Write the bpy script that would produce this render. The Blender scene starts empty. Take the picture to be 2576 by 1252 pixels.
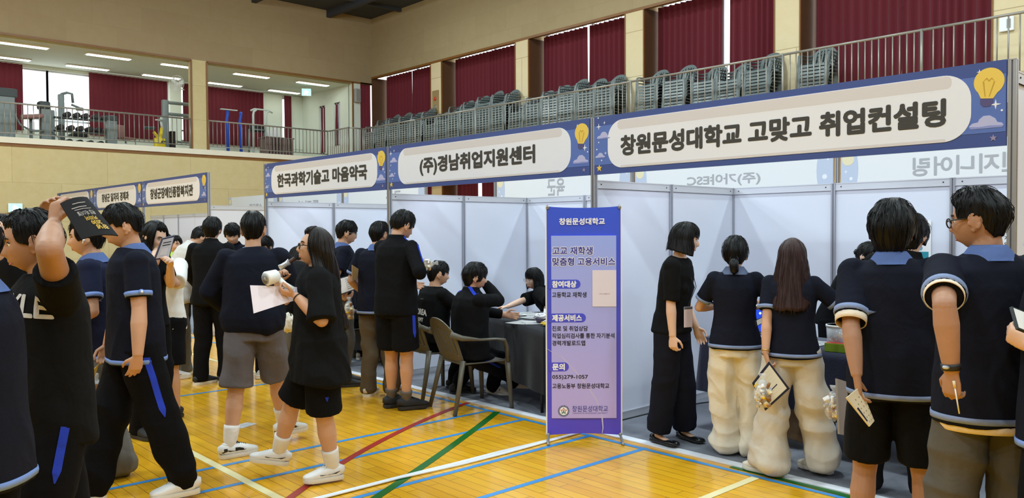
import bpy, bmesh, math, random
import numpy as np
from mathutils import Vector, Matrix, Euler
from mathutils.bvhtree import BVHTree
random.seed(7)
SC = bpy.context.scene
COL = SC.collection
R = math.radians
# ---------------------------------------------------------------- camera, world, lamps, exposure
cd = bpy.data.cameras.new('camera'); cam = bpy.data.objects.new('camera', cd); COL.objects.link(cam)
cd.sensor_fit = 'HORIZONTAL'; cd.sensor_width = 36.0; cd.lens = 36.0 * 2018.0 / 2576.0
cd.clip_start = .05; cd.clip_end = 200
_yaw, _pit, _rol = 0.82608, -0.023697, -0.00502
_F = Vector((-math.sin(_yaw) * math.cos(_pit), math.cos(_yaw) * math.cos(_pit), math.sin(_pit)))
_R0 = Vector((math.cos(_yaw), math.sin(_yaw), 0)); _U0 = _R0.cross(_F)
_r = _R0 * math.cos(_rol) + _U0 * math.sin(_rol); _u = _r.cross(_F)
cam.matrix_world = Matrix(((_r.x, _u.x, -_F.x, 0), (_r.y, _u.y, -_F.y, 0), (_r.z, _u.z, -_F.z, 1.6), (0, 0, 0, 1)))
SC.camera = cam
SC.view_settings.view_transform = 'Standard'; SC.view_settings.look = 'None'
SC.view_settings.gamma = 1; SC.view_settings.use_curve_mapping = False
SC.view_settings.exposure = 0.0
SC.cycles.max_bounces = 6; SC.cycles.diffuse_bounces = 3; SC.cycles.glossy_bounces = 3
SC.cycles.transmission_bounces = 4; SC.cycles.transparent_max_bounces = 8
SC.cycles.caustics_reflective = False; SC.cycles.caustics_refractive = False
SC.cycles.sample_clamp_indirect = 4.0
wd = bpy.data.worlds.new('daylight'); SC.world = wd; wd.use_nodes = True
wd.node_tree.nodes['Background'].inputs[0].default_value = (.92, .97, 1, 1)
wd.node_tree.nodes['Background'].inputs[1].default_value = 2.2

def lamp(name, kind, loc, energy, size=1.0, color=(1, 1, 1), rot=(0, 0, 0), sizey=None, spread=None, angle=None, blend=.5):
    d = bpy.data.lights.new(name, kind); d.energy = energy; d.color = color
    if kind == 'AREA':
        d.size = size
        if sizey: d.shape = 'RECTANGLE'; d.size_y = sizey
        else: d.shape = 'DISK'
        if spread: d.spread = spread
    else:
        d.shadow_soft_size = size
    if kind == 'SPOT':
        d.spot_size = angle; d.spot_blend = blend
    o = bpy.data.objects.new(name, d); o.location = loc; o.rotation_euler = rot; COL.objects.link(o)
    return o
# high-bay lamps under the hall ceiling
for lx in (-16.8, -12.2, -7.6, -3.0, 1.6, 6.2):
    for ly in (-6.0, -.6, 4.8, 10.2):
        lamp('hall_lamp', 'AREA', (lx, ly, 7.9), 136, .55, (.80, .95, 1))
        lamp('upper_wall_fill', 'POINT', (lx, ly, 7.6), 108, .22, (.80, .95, 1))  # added point light under each lamp, brightens the upper walls and corners
# small spotlights clipped behind the sign boards, washing each booth's walls
for bx in (-2.84, -5.8, -8.73, -13.6, -16.6, -19.5):
    for dx in (-.8, .8):
        lamp('booth_spot', 'SPOT', (bx + dx, 5.02, 2.38), 18, .03, (.76, .84, 1), (R(52), 0, R(-14 if dx > 0 else 14)), angle=R(125), blend=.7)

# ---------------------------------------------------------------- helpers: colours and materials
def lin(c):
    return tuple((v / 255 / 12.92) if v / 255 <= .04045 else ((v / 255 + .055) / 1.055) ** 2.4 for v in c)
_M = {}
def mat(name, rgb, rough=.6, metal=0., bump=0., bscale=60., var=0., vscale=4., spec=.5, alpha=1., trans=0., emit=None, sheen=0., stretch=None, sss=0.):
    if name in _M: return _M[name]
    m = bpy.data.materials.new(name); m.use_nodes = True; nt = m.node_tree; b = nt.nodes['Principled BSDF']
    c = lin(rgb) + (1,)
    b.inputs['Base Color'].default_value = c; b.inputs['Roughness'].default_value = rough
    b.inputs['Metallic'].default_value = metal; b.inputs['Specular IOR Level'].default_value = spec
    if trans: b.inputs['Transmission Weight'].default_value = trans
    if alpha < 1: b.inputs['Alpha'].default_value = alpha
    if sheen: b.inputs['Sheen Weight'].default_value = sheen
    if sss:
        b.inputs['Subsurface Weight'].default_value = sss; b.inputs['Subsurface Radius'].default_value = (.01, .004, .002); b.inputs['Subsurface Scale'].default_value = .5
    if emit: b.inputs['Emission Color'].default_value = lin(emit[0]) + (1,); b.inputs['Emission Strength'].default_value = emit[1]
    if bump or var:
        tc = nt.nodes.new('ShaderNodeTexCoord'); mp = nt.nodes.new('ShaderNodeMapping'); nt.links.new(tc.outputs['Object'], mp.inputs['Vector'])
        if stretch: mp.inputs['Scale'].default_value = stretch
    if bump:
        n = nt.nodes.new('ShaderNodeTexNoise'); n.inputs['Scale'].default_value = bscale; n.inputs['Detail'].default_value = 4
        nt.links.new(mp.outputs[0], n.inputs['Vector'])
        bp = nt.nodes.new('ShaderNodeBump'); bp.inputs['Strength'].default_value = bump; bp.inputs['Distance'].default_value = .01
        nt.links.new(n.outputs['Fac'], bp.inputs['Height']); nt.links.new(bp.outputs['Normal'], b.inputs['Normal'])
    if var:
        n2 = nt.nodes.new('ShaderNodeTexNoise'); n2.inputs['Scale'].default_value = vscale; n2.inputs['Detail'].default_value = 3
        nt.links.new(mp.outputs[0], n2.inputs['Vector'])
        mx = nt.nodes.new('ShaderNodeMix'); mx.data_type = 'RGBA'
        mx.inputs[6].default_value = tuple(max(0, v * (1 - var)) for v in c[:3]) + (1,); mx.inputs[7].default_value = tuple(min(1, v * (1 + var)) for v in c[:3]) + (1,)
        nt.links.new(n2.outputs['Fac'], mx.inputs[0]); nt.links.new(mx.outputs[2], b.inputs['Base Color'])
    _M[name] = m
    return m

def tag(o, label, cat, group=None, kind=None):
    o['label'] = label; o['category'] = cat
    if group: o['group'] = group
    if kind: o['kind'] = kind
    return o
def empty(name, loc=(0, 0, 0), rz=0.):
    o = bpy.data.objects.new(name, None); o.location = loc; o.rotation_euler = (0, 0, rz); o.empty_display_size = .1; COL.objects.link(o); return o
def thing(name, label, cat, loc=(0, 0, 0), rz=0., group=None):
    return tag(empty(name, loc, rz), label, cat, group)
def link(name, me, m, parent=None, smooth=False, loc=None, rz=None):
    if isinstance(me, bmesh.types.BMesh):
        bm = me; me = bpy.data.meshes.new(name); bmesh.ops.recalc_face_normals(bm, faces=bm.faces[:]); bm.to_mesh(me); bm.free()
    if m is not None and not me.materials: me.materials.append(m)
    if smooth: me.polygons.foreach_set('use_smooth', [True] * len(me.polygons))
    o = bpy.data.objects.new(name, me); COL.objects.link(o)
    if parent: o.parent = parent
    if loc is not None: o.location = loc
    if rz is not None: o.rotation_euler = (0, 0, rz)
    return o
def struct(name, bm, m, parent=None, smooth=False):
    o = link(name, bm, m, parent, smooth)
    if parent is None: o['kind'] = 'structure'
    return o
def new(): return bmesh.new()
def box(bm, a, b, mtx=None):
    (x0, y0, z0), (x1, y1, z1) = a, b
    v = [bm.verts.new(p) for p in ((x0, y0, z0), (x1, y0, z0), (x1, y1, z0), (x0, y1, z0), (x0, y0, z1), (x1, y0, z1), (x1, y1, z1), (x0, y1, z1))]
    if mtx is not None:
        for q in v: q.co = mtx @ q.co
    for f in ((3, 2, 1, 0), (4, 5, 6, 7), (0, 1, 5, 4), (1, 2, 6, 5), (2, 3, 7, 6), (3, 0, 4, 7)): bm.faces.new([v[i] for i in f])
    return bm
def bx(a, b): return box(new(), a, b)
def rbox(bm, c, s, bev=.01, mtx=None, seg=2):
    """a bevelled box, centre c, full size s"""
    t = new(); bmesh.ops.create_cube(t, size=1)
    for v in t.verts: v.co = Vector((v.co.x * s[0], v.co.y * s[1], v.co.z * s[2]))
    bmesh.ops.bevel(t, geom=t.edges[:], offset=bev, segments=seg, affect='EDGES', profile=.6)
    M = (mtx or Matrix()) @ Matrix.Translation(c)
    merge(bm, t, M); return bm
def merge(bm, t, M=None):
    mp = {}
    for v in t.verts: mp[v] = bm.verts.new(M @ v.co if M else v.co)
    for f in t.faces:
        try: bm.faces.new([mp[v] for v in f.verts])
        except ValueError: pass
    t.free(); return bm
def tube(bm, pts, secs, right=(1, 0, 0), n=14, cap=True, closed=False):
    """loft elliptical sections (rx along 'right', ry across) through pts"""
    pts = [Vector(p) for p in pts]; rings = []; N = len(pts)
    for i, p in enumerate(pts):
        if closed: t = pts[(i + 1) % N] - pts[i - 1]
        else: t = pts[min(i + 1, N - 1)] - pts[max(i - 1, 0)]
        if t.length < 1e-7: t = Vector((0, 0, 1))
        t.normalize()
        r = Vector(right[i] if isinstance(right[0], (tuple, list, Vector)) else right)
        x = r - t * r.dot(t)
        if x.length < 1e-4: x = t.orthogonal()
        x.normalize(); y = t.cross(x)
        s = secs[i] if isinstance(secs, (list, tuple)) and isinstance(secs[0], (list, tuple, float, int)) and len(secs) == N else secs
        rx, ry = (s, s) if isinstance(s, (float, int)) else s
        rings.append([bm.verts.new(p + x * (rx * math.cos(a)) + y * (ry * math.sin(a))) for a in [2 * math.pi * k / n for k in range(n)]])
    M = N if closed else N - 1
    for i in range(M):
        a, b = rings[i], rings[(i + 1) % N]
        for k in range(n): bm.faces.new((a[k], a[(k + 1) % n], b[(k + 1) % n], b[k]))
    if cap and not closed:
        bm.faces.new(rings[0][::-1]); bm.faces.new(rings[-1])
    return bm
def rod(bm, pts, r, n=8): return tube(bm, pts, [float(r)] * len(pts), (1, .3, .2), n)
def ball(bm, c, r, n=12, M=None):
    t = new(); bmesh.ops.create_uvsphere(t, u_segments=n, v_segments=max(6, n * 2 // 3), radius=1)
    r = (r, r, r) if isinstance(r, (int, float)) else r
    T = Matrix.Translation(Vector(c)) @ (M.to_4x4() if M else Matrix()) @ Matrix.Diagonal((r[0], r[1], r[2], 1))
    return merge(bm, t, T)
def plate(bm, pts, y0, y1):
    """a flat outline (x, z) given thickness from y0 to y1"""
    a = [bm.verts.new((p[0], y0, p[1])) for p in pts]; b = [bm.verts.new((p[0], y1, p[1])) for p in pts]; n = len(pts)
    bm.faces.new(a); bm.faces.new(b[::-1])
    for i in range(n): bm.faces.new((a[i], b[i], b[(i + 1) % n], a[(i + 1) % n]))
    return bm
def rrect(x0, z0, x1, z1, r, n=8, corners='1111'):
    out = []
    for k, (cx, cz, a) in enumerate(((x1 - r, z1 - r, 0), (x0 + r, z1 - r, 90), (x0 + r, z0 + r, 180), (x1 - r, z0 + r, 270))):
        if corners[k] == '1':
            for i in range(n + 1):
                t = R(a + 90 * i / n); out.append((cx + r * math.cos(t), cz + r * math.sin(t)))
        else:
            out.append(((x1, z1), (x0, z1), (x0, z0), (x1, z0))[k])
    return out
def circle(cx, cz, r, n=20, rz=None): return [(cx + r * math.cos(2 * math.pi * i / n), cz + (rz or r) * math.sin(2 * math.pi * i / n)) for i in range(n)]
def star(cx, cz, r, k, inner=.35, rot=90): return [(cx + (r if i % 2 == 0 else r * inner) * math.cos(R(rot) + math.pi * i / k), cz + (r if i % 2 == 0 else r * inner) * math.sin(R(rot) + math.pi * i / k)) for i in range(2 * k)]
# a scratch scene in which shapes are fused before they are linked for good
TMP = bpy.data.scenes.new('scratch')
def evalob(o):
    TMP.collection.objects.link(o)
    with bpy.context.temp_override(scene=TMP, view_layer=TMP.view_layers[0]): TDG = bpy.context.evaluated_depsgraph_get()
    TDG.update()
    me = bpy.data.meshes.new_from_object(o.evaluated_get(TDG), depsgraph=TDG)
    TMP.collection.objects.unlink(o); return me
def fuse(bm, voxel, smooth=2, factor=.5):
    me = bpy.data.meshes.new('t'); bmesh.ops.recalc_face_normals(bm, faces=bm.faces[:]); bm.to_mesh(me); bm.free()
    o = bpy.data.objects.new('t', me)
    m = o.modifiers.new('r', 'REMESH'); m.mode = 'VOXEL'; m.voxel_size = voxel; m.use_smooth_shade = True
    if smooth:
        s = o.modifiers.new('s', 'SMOOTH'); s.iterations = smooth; s.factor = factor
    out = evalob(o); bpy.data.objects.remove(o); bpy.data.meshes.remove(me)
    out.polygons.foreach_set('use_smooth', [True] * len(out.polygons))
    return out
def text_mesh(body, w=None, h=None, bold=.02, mirror=False, shear=0.):
    """printed lettering in the x-z plane, facing -y, centred on the origin, scaled to w x h; bold strokes are thickened by overprinting"""
    c = bpy.data.curves.new('t', 'FONT'); c.body = body; c.align_x = 'CENTER'; c.shear = shear; c.resolution_u = 3
    o = bpy.data.objects.new('t', c); me = evalob(o); bpy.data.objects.remove(o); bpy.data.curves.remove(c)
    n = len(me.vertices); co = get_co(me); lo, hi = co.min(0), co.max(0); cx = (lo + hi) / 2; sx = hi - lo + 2 * bold
    kx = (w / sx[0]) if w else None; kz = (h / sx[1]) if h else kx
    if kx is None: kx = kz
    fl = -1 if mirror else 1; faces = [tuple(p.vertices) for p in me.polygons]; bpy.data.meshes.remove(me); bm = new()
    sh = [(0, 0)] if bold <= 0 else [(bold * math.cos(a), bold * math.sin(a)) for a in np.linspace(0, 2 * math.pi, 9)[:-1]]
    for k_, (dx, dz) in enumerate(sh):
        vs = [bm.verts.new((fl * (q[0] - cx[0] + dx) * kx, -.00008 * k_, (q[1] - cx[1] + dz) * kz)) for q in co]
        for f in faces:
            try: bm.faces.new([vs[i] for i in f])
            except ValueError: pass
    return bm
def lettering(parent, body, x, y, z, w, h, m, bold=.02, mirror=False, name='lettering', ex=0., shear=0.):
    bm = text_mesh(body, w, h, bold, mirror, shear)
    bmesh.ops.translate(bm, verts=bm.verts[:], vec=(x, y - .0006, z))
    return link(name, bm, m, parent)
# numpy value noise
_H = np.random.RandomState(3).rand(4096).astype(np.float32) * 2 - 1
def vnoise(P, seed=0):
    P = np.asarray(P, dtype=np.float64); i = np.floor(P).astype(np.int64); f = P - i; f = f * f * (3 - 2 * f); out = 0
    for dx in (0, 1):
        for dy in (0, 1):
            for dz in (0, 1):
                hsh = ((i[:, 0] + dx) * 73856093 ^ (i[:, 1] + dy) * 19349663 ^ (i[:, 2] + dz) * 83492791 ^ (seed * 2654435)) & 4095
                wgt = (f[:, 0] if dx else 1 - f[:, 0]) * (f[:, 1] if dy else 1 - f[:, 1]) * (f[:, 2] if dz else 1 - f[:, 2])
                out = out + _H[hsh] * wgt
    return out
def get_co(me):
    a = np.empty(len(me.vertices) * 3, dtype=np.float32); me.vertices.foreach_get('co', a); return a.reshape(-1, 3)
def get_no(me):
    a = np.empty(len(me.vertices) * 3, dtype=np.float32); me.vertex_normals.foreach_get('vector', a); return a.reshape(-1, 3)
def set_co(me, a): me.vertices.foreach_set('co', np.ascontiguousarray(a, dtype=np.float32).ravel()); me.update()
def copy_tree(o, parent=None):
    c = o.copy(); COL.objects.link(c)
    if parent: c.parent = parent
    for ch in list(o.children): copy_tree(ch, c)
    return c
ORD = ['', 'first', 'second', 'third', 'fourth', 'fifth', 'sixth', 'seventh', 'eighth', 'ninth', 'tenth', 'eleventh', 'twelfth', 'thirteenth', 'fourteenth', 'fifteenth', 'sixteenth']

# ---------------------------------------------------------------- setting: materials
def brickmat(name, c1, c2, cm, axes, bw, bh, mortar=.004, rough=.7, spec=.3, grain=0., coat=0., bias=0., bump=0., offset=.5):
    m = bpy.data.materials.new(name); m.use_nodes = True; nt = m.node_tree; b = nt.nodes['Principled BSDF']
    tc = nt.nodes.new('ShaderNodeTexCoord'); sp = nt.nodes.new('ShaderNodeSeparateXYZ'); cb = nt.nodes.new('ShaderNodeCombineXYZ')
    nt.links.new(tc.outputs['Object'], sp.inputs[0])
    nt.links.new(sp.outputs['XYZ'.index(axes[0])], cb.inputs[0]); nt.links.new(sp.outputs['XYZ'.index(axes[1])], cb.inputs[1])
    br = nt.nodes.new('ShaderNodeTexBrick'); nt.links.new(cb.outputs[0], br.inputs['Vector'])
    br.offset = offset; br.inputs['Scale'].default_value = 1
    br.inputs['Brick Width'].default_value = bw; br.inputs['Row Height'].default_value = bh
    br.inputs['Mortar Size'].default_value = mortar; br.inputs['Mortar Smooth'].default_value = .2; br.inputs['Bias'].default_value = bias
    br.inputs['Color1'].default_value = lin(c1) + (1,); br.inputs['Color2'].default_value = lin(c2) + (1,); br.inputs['Mortar'].default_value = lin(cm) + (1,)
    col = br.outputs['Color']
    if grain:
        mp = nt.nodes.new('ShaderNodeMapping'); mp.inputs['Scale'].default_value = (1.6, 22, 1) if coat else (3, 3, 1)
        nt.links.new(cb.outputs[0], mp.inputs[0])
        n = nt.nodes.new('ShaderNodeTexNoise'); n.inputs['Scale'].default_value = 1.5; n.inputs['Detail'].default_value = 6; n.inputs['Roughness'].default_value = .65
        nt.links.new(mp.outputs[0], n.inputs['Vector'])
        rp = nt.nodes.new('ShaderNodeValToRGB'); rp.color_ramp.elements[0].position = .25; rp.color_ramp.elements[1].position = .75
        g = 1 - grain; rp.color_ramp.elements[0].color = (g, g * .97, g * .9, 1); rp.color_ramp.elements[1].color = (1, 1, 1, 1)
        nt.links.new(n.outputs['Fac'], rp.inputs[0])
        mx = nt.nodes.new('ShaderNodeMix'); mx.data_type = 'RGBA'; mx.blend_type = 'MULTIPLY'; mx.inputs[0].default_value = 1
        nt.links.new(col, mx.inputs[6]); nt.links.new(rp.outputs[0], mx.inputs[7]); col = mx.outputs[2]
    nt.links.new(col, b.inputs['Base Color'])
    b.inputs['Roughness'].default_value = rough; b.inputs['Specular IOR Level'].default_value = spec
    if coat: b.inputs['Coat Weight'].default_value = coat; b.inputs['Coat Roughness'].default_value = .12
    return m
M_floor = brickmat('maple_boards', (248, 186, 36), (238, 170, 27), (150, 100, 18), 'XY', 1.15, .083, .0022, .28, .5, .18, .5)
M_acoustic_l = brickmat('acoustic_board_end', (164, 146, 116), (159, 140, 111), (155, 137, 108), 'YZ', 1.2, .62, .006, .9, .1, .06)
M_acoustic_r = brickmat('acoustic_board_side', (170, 153, 121), (165, 148, 116), (160, 143, 112), 'XZ', 1.2, .62, .006, .9, .1, .06)
M_ply = brickmat('plywood_lining', (214, 198, 152), (206, 190, 145), (184, 166, 122), 'YZ', 2.1, .93, .005, .75, .2, .1)
M_pil = brickmat('pilaster_board', (226, 208, 172), (220, 203, 166), (178, 158, 120), 'XZ', 3.0, 1.0, .008, .8, .2, .05)
M_brown = mat('brown_wood_trim', (128, 84, 34), .5, bump=.1, bscale=30, var=.2)
M_reveal = mat('dark_brown_reveal', (92, 60, 34), .6, var=.15)
M_cream = mat('cream_plaster', (232, 226, 208), .8, var=.04)
M_gymwall = mat('pale_green_plaster', (222, 226, 212), .85, var=.03)
M_gymceil = mat('gym_ceiling_board', (206, 212, 196), .9, var=.03)
M_dark = mat('dark_ceiling', (52, 56, 66), .8)
M_steel = mat('dull_steel', (150, 146, 138), .4, .35)
M_alu = mat('aluminium', (176, 178, 186), .36, .7)
M_alu_rail = mat('aluminium_rail', (205, 206, 212), .42, .35)
M_panel = mat('white_laminate', (220, 222, 234), .38, spec=.35)
M_glass = bpy.data.materials.new('window_glass'); M_glass.use_nodes = True
def _glass(m):
    nt = m.node_tree; nt.nodes.clear(); o = nt.nodes.new('ShaderNodeOutputMaterial'); mx = nt.nodes.new('ShaderNodeMixShader')
    t = nt.nodes.new('ShaderNodeBsdfTransparent'); g = nt.nodes.new('ShaderNodeBsdfGlossy'); g.inputs['Roughness'].default_value = .02
    mx.inputs[0].default_value = .06; nt.links.new(t.outputs[0], mx.inputs[1]); nt.links.new(g.outputs[0], mx.inputs[2]); nt.links.new(mx.outputs[0], o.inputs[0])
_glass(M_glass)
def clothmat(name, rgb, trans=.25, rough=.9):
    m = bpy.data.materials.new(name); m.use_nodes = True; nt = m.node_tree; b = nt.nodes['Principled BSDF']; o = nt.nodes['Material Output']
    b.inputs['Base Color'].default_value = lin(rgb) + (1,); b.inputs['Roughness'].default_value = rough; b.inputs['Specular IOR Level'].default_value = .15; b.inputs['Sheen Weight'].default_value = .15
    t = nt.nodes.new('ShaderNodeBsdfTranslucent'); t.inputs[0].default_value = lin(rgb) + (1,)
    mx = nt.nodes.new('ShaderNodeMixShader'); mx.inputs[0].default_value = trans
    nt.links.new(b.outputs[0], mx.inputs[1]); nt.links.new(t.outputs[0], mx.inputs[2]); nt.links.new(mx.outputs[0], o.inputs[0])
    return m
M_curtain = clothmat('maroon_velvet', (98, 36, 44), .2)
M_black = mat('black_plastic', (22, 22, 24), .5)
M_white = mat('white_paint', (236, 236, 234), .5)
M_paper = mat('paper', (240, 238, 236), .7)

# ---------------------------------------------------------------- setting: shell of the hall
XL, YR, CZ = -22.0, 14.2, 8.35
floor = struct('floor', bx((XL, -10, -.1), (10, YR + .6, 0)), M_floor)
def strip(pts, w, z, m, name='court_line'):
    bm = new(); pts = [Vector((p[0], p[1], 0)) for p in pts]; L = []
    for i, p in enumerate(pts):
        t = (pts[min(i + 1, len(pts) - 1)] - pts[max(i - 1, 0)]).normalized(); nrm = Vector((-t.y, t.x, 0)) * (w / 2)
        L.append((p + nrm, p - nrm))
    top = [[bm.verts.new((q.x, q.y, zz)) for q in pr for zz in (z,)] for pr in L]
    for i in range(len(top) - 1): bm.faces.new((top[i][0], top[i][1], top[i + 1][1], top[i + 1][0]))
    o = link(name, bm, m); o.parent = floor; return o
M_lblue = mat('blue_court_paint', (60, 140, 205), .35); M_lcream = mat('cream_court_paint', (235, 222, 170), .35)
M_lred = mat('red_court_paint', (165, 42, 34), .35); M_lgreen = mat('green_court_paint', (18, 98, 28), .35)
for i, x in enumerate((-3.63, -4.15, -4.895, -5.35, -7.91)): strip([(x, -6), (x, 4.67)], .045, .0012 + .0001 * i, M_lblue)
strip([(-16, 4.64), (6, 4.64)], .045, .0018, M_lblue)
strip([(-20, 2.2), (-3.9, 2.2)], .055, .002, M_lcream); strip([(-2.71, -4), (-2.71, 4.62)], .055, .0021, M_lcream)
strip([(-20, 4.0), (-8.6, 4.0)], .05, .002, M_lcream)
def arc3(p, q, s, n=40, ext=.6):
    ax, ay = p; bx_, by = q; cx, cy = s
    d = 2 * (ax * (by - cy) + bx_ * (cy - ay) + cx * (ay - by))
    ux = ((ax * ax + ay * ay) * (by - cy) + (bx_ ** 2 + by * by) * (cy - ay) + (cx * cx + cy * cy) * (ay - by)) / d
    uy = ((ax * ax + ay * ay) * (cx - bx_) + (bx_ ** 2 + by * by) * (ax - cx) + (cx * cx + cy * cy) * (bx_ - ax)) / d
    r = math.hypot(ax - ux, ay - uy); a0 = math.atan2(ay - uy, ax - ux); a1 = math.atan2(cy - uy, cx - ux)
    a0 -= ext * (a1 - a0)
    return [(ux + r * math.cos(a0 + (a1 - a0) * i / n), uy + r * math.sin(a0 + (a1 - a0) * i / n)) for i in range(n + 1)]
strip(arc3((-4.42, 2.253), (-5.08, 3.26), (-5.73, 4.72)), .055, .0025, M_lred)
strip(arc3((-4.065, 2.626), (-4.66, 3.68), (-5.26, 4.66)), .06, .0028, M_lgreen)
strip([(-2.95, 4.72), (-2.2, 4.70), (-1.4, 4.55)], .06, .0026, M_lgreen)

# left end wall (x = XL): plywood below, gallery openings, acoustic boards above
struct('wall_left', bx((XL - .2, -10, 0), (XL, YR, 3.7)), M_ply)
struct('wall_left_upper', bx((XL - .2, -10, 6.28), (XL, YR, CZ)), M_acoustic_l)
struct('wall_left_pier', bx((XL - .2, 8.45, 3.7), (XL, 8.88, 6.28)), M_ply)
struct('wall_left_near', bx((XL - .2, -10, 3.7), (XL, 1.0, 6.28)), M_ply)
struct('wall_left_corner', bx((XL - .25, 13.5, 3.7), (XL, 13.78, 6.28)), M_gymwall)
bm = new()
for (y0, y1) in ((1.0, 8.45), (8.88, 13.5)):
    box(bm, (XL, y0, 6.24), (XL + .02, y1, 6.29))
    for y in (y0, y1): box(bm, (XL, y - .025, 3.7), (XL + .02, y + .025, 6.26))
box(bm, (XL, 1.0, 3.64), (XL + .025, 13.78, 3.71)); box(bm, (XL, 13.5, 6.24), (XL + .02, 14.2, 6.29))
struct('trim_1', bm, M_brown)
struct('trim_2', bx((XL - .22, 1.0, 3.71), (XL + .06, 13.5, 3.85)), M_cream)
# fitness room behind the openings
XB = -25.3
struct('floor_gallery', bx((XB, .9, 3.5), (XL - .2, 13.7, 3.7)), M_cream)
struct('ceiling_gallery', bx((XB - .3, .9, 6.22), (XL - .2, 13.7, 6.4)), M_gymceil)
struct('wall_gallery_near', bx((XB, .8, 3.6), (XL - .2, .95, 6.3)), M_gymwall)
bm = new()
box(bm, (XB - .15, .9, 3.6), (XB, 13.6, 4.42)); box(bm, (XB - .15, .9, 6.12), (XB, 13.6, 6.3))
for (a, b) in ((9.02, 9.36), (12.1, 12.75), (13.05, 13.6)): box(bm, (XB - .15, a, 4.4), (XB + (.12 if a < 10 else .05), b, 6.2))
struct('wall_gallery_back', bm, M_gymwall)
bm = new(); ys = ((-23.15, -22.78), (-24.1, -23.72)); Y0 = 13.5
box(bm, (XB, Y0, 3.6), (-24.12, Y0 + .12, 6.3)); box(bm, (-23.72, Y0, 3.6), (-23.16, Y0 + .12, 6.3)); box(bm, (-22.76, Y0, 3.6), (XL - .22, Y0 + .12, 6.3))
box(bm, (-24.12, Y0, 3.6), (-23.72, Y0 + .12, 4.15)); box(bm, (-24.12, Y0, 5.75), (-23.72, Y0 + .12, 6.3)); box(bm, (-23.16, Y0, 3.6), (-22.76, Y0 + .12, 4.35)); box(bm, (-23.16, Y0, 5.75), (-22.76, Y0 + .12, 6.3))
struct('wall_gallery_right', bm, M_gymwall)
# right side wall (y = YR)
b_ = bx((XL, YR, 6.48), (10, YR + .2, CZ)); box(b_, (XL, YR + .2, 6.72), (10, YR + .8, CZ)); struct('wall_right', b_, M_acoustic_r)
PIL = [(-18.85, -18.36), (-15.23, -14.76), (-11.6, -11.1), (-7.94, -7.44), (-4.2, -3.7), (-.5, 0), (3.2, 3.7), (6.9, 7.4)]
for i, (a, b) in enumerate(PIL):
    b_ = bx((a, YR, 0), (b, YR + .75, 6.48)); box(b_, (a, YR + .2, 6.48), (b, YR + .75, 6.72)); struct('wall_right_pilaster', b_, M_pil)
bm = new()
for (a, b) in PIL: box(bm, (b, YR + .005, 0), (b + .015, YR + .72, 6.47))
box(bm, (XL, YR, 0), (XL + .03, YR + .6, 6.48))
struct('trim_3', bm, M_reveal)
bm = new()
for (a, b) in PIL:
    box(bm, (a - .022, YR - .012, 0), (a + .004, YR + .03, 6.48)); box(bm, (b - .004, YR - .012, 0), (b + .022, YR + .03, 6.48))
box(bm, (XL, YR - .015, 6.44), (10, YR + .02, 6.50)); box(bm, (XL - .06, 13.78, 6.25), (XL + .02, 14.2, 6.3))
struct('trim_4', bm, M_brown)
struct('floor_balcony', bx((XL, 13.1, 3.4), (10, YR + .75, 3.7)), M_cream)
struct('wall_right_sill', bx((XL, YR + .55, 3.7), (10, YR + .75, 3.95)), M_pil)
struct('wall_right_base', bx((XL, YR + .6, 0), (-14.77, YR + .75, .5)), M_pil)
struct('wall_right_lower', bx((-14.76, YR + .55, 0), (10, YR + .75, 3.4)), M_pil)
struct('wall_right_band', bx((XL, YR + .62, 3.1), (-14.77, YR + .75, 3.4)), M_pil)
# windows behind the curtains: panes with frames
def window(n, a, b, z0, z1, y):
    o = thing('window_%d' % n, '', ''); del o['label'], o['category']; o['kind'] = 'structure'
    link('pane', bx((a, y, z0), (b, y + .006, z1)), M_glass, o)
    f = new(); t = .05
    for (p, q) in (((a, z0), (a + t, z1)), ((b - t, z0), (b, z1)), ((a, z0), (b, z0 + t)), ((a, z1 - t), (b, z1)), (((a + b) / 2 - .03, z0), ((a + b) / 2 + .03, z1))):
        box(f, (p[0], y - .03, p[1]), (q[0], y + .03, q[1]))
    link('window_frame', f, M_alu_rail, o)
edges = [XL] + [v for p in PIL for v in p] + [10]
for i in range(0, 14, 2): window(i // 2 + 1, edges[i], edges[i + 1], 3.95, 6.72, YR + .70)
for i in range(0, 4, 2): window(20 + i // 2, edges[i], edges[i + 1], .5, 3.1, YR + .70)
# fitness room windows (behind the curtains on the far wall)
def windowx(n, y0, y1, z0, z1, x):
    o = empty('window_%d' % n); o['kind'] = 'structure'
    link('pane', bx((x - .006, y0, z0), (x, y1, z1)), M_glass, o); f = new(); t = .04
    for (p, q) in (((y0, z0), (y0 + t, z1)), ((y1 - t, z0), (y1, z1)), ((y0, z0), (y1, z0 + t)), ((y0, z1 - t), (y1, z1))): box(f, (x - .03, p[0], p[1]), (x + .02, q[0], q[1]))
    if y1 - y0 > 2: box(f, (x - .03, 5.72, z0), (x + .02, 5.77, z1)); box(f, (x - .03, y0, 4.72), (x + .02, y1, 4.77))
    link('window_frame', f, M_alu_rail, o)
windowx(11, 1.0, 9.02, 4.42, 6.12, XB - .1); windowx(12, 9.36, 12.1, 4.42, 6.12, XB - .1); windowx(13, 12.75, 13.05, 4.42, 6.12, XB - .1)
window(14, -24.12, -23.72, 4.15, 5.75, Y0 + .08); window(15, -23.16, -22.76, 4.35, 5.75, Y0 + .08)
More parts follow.
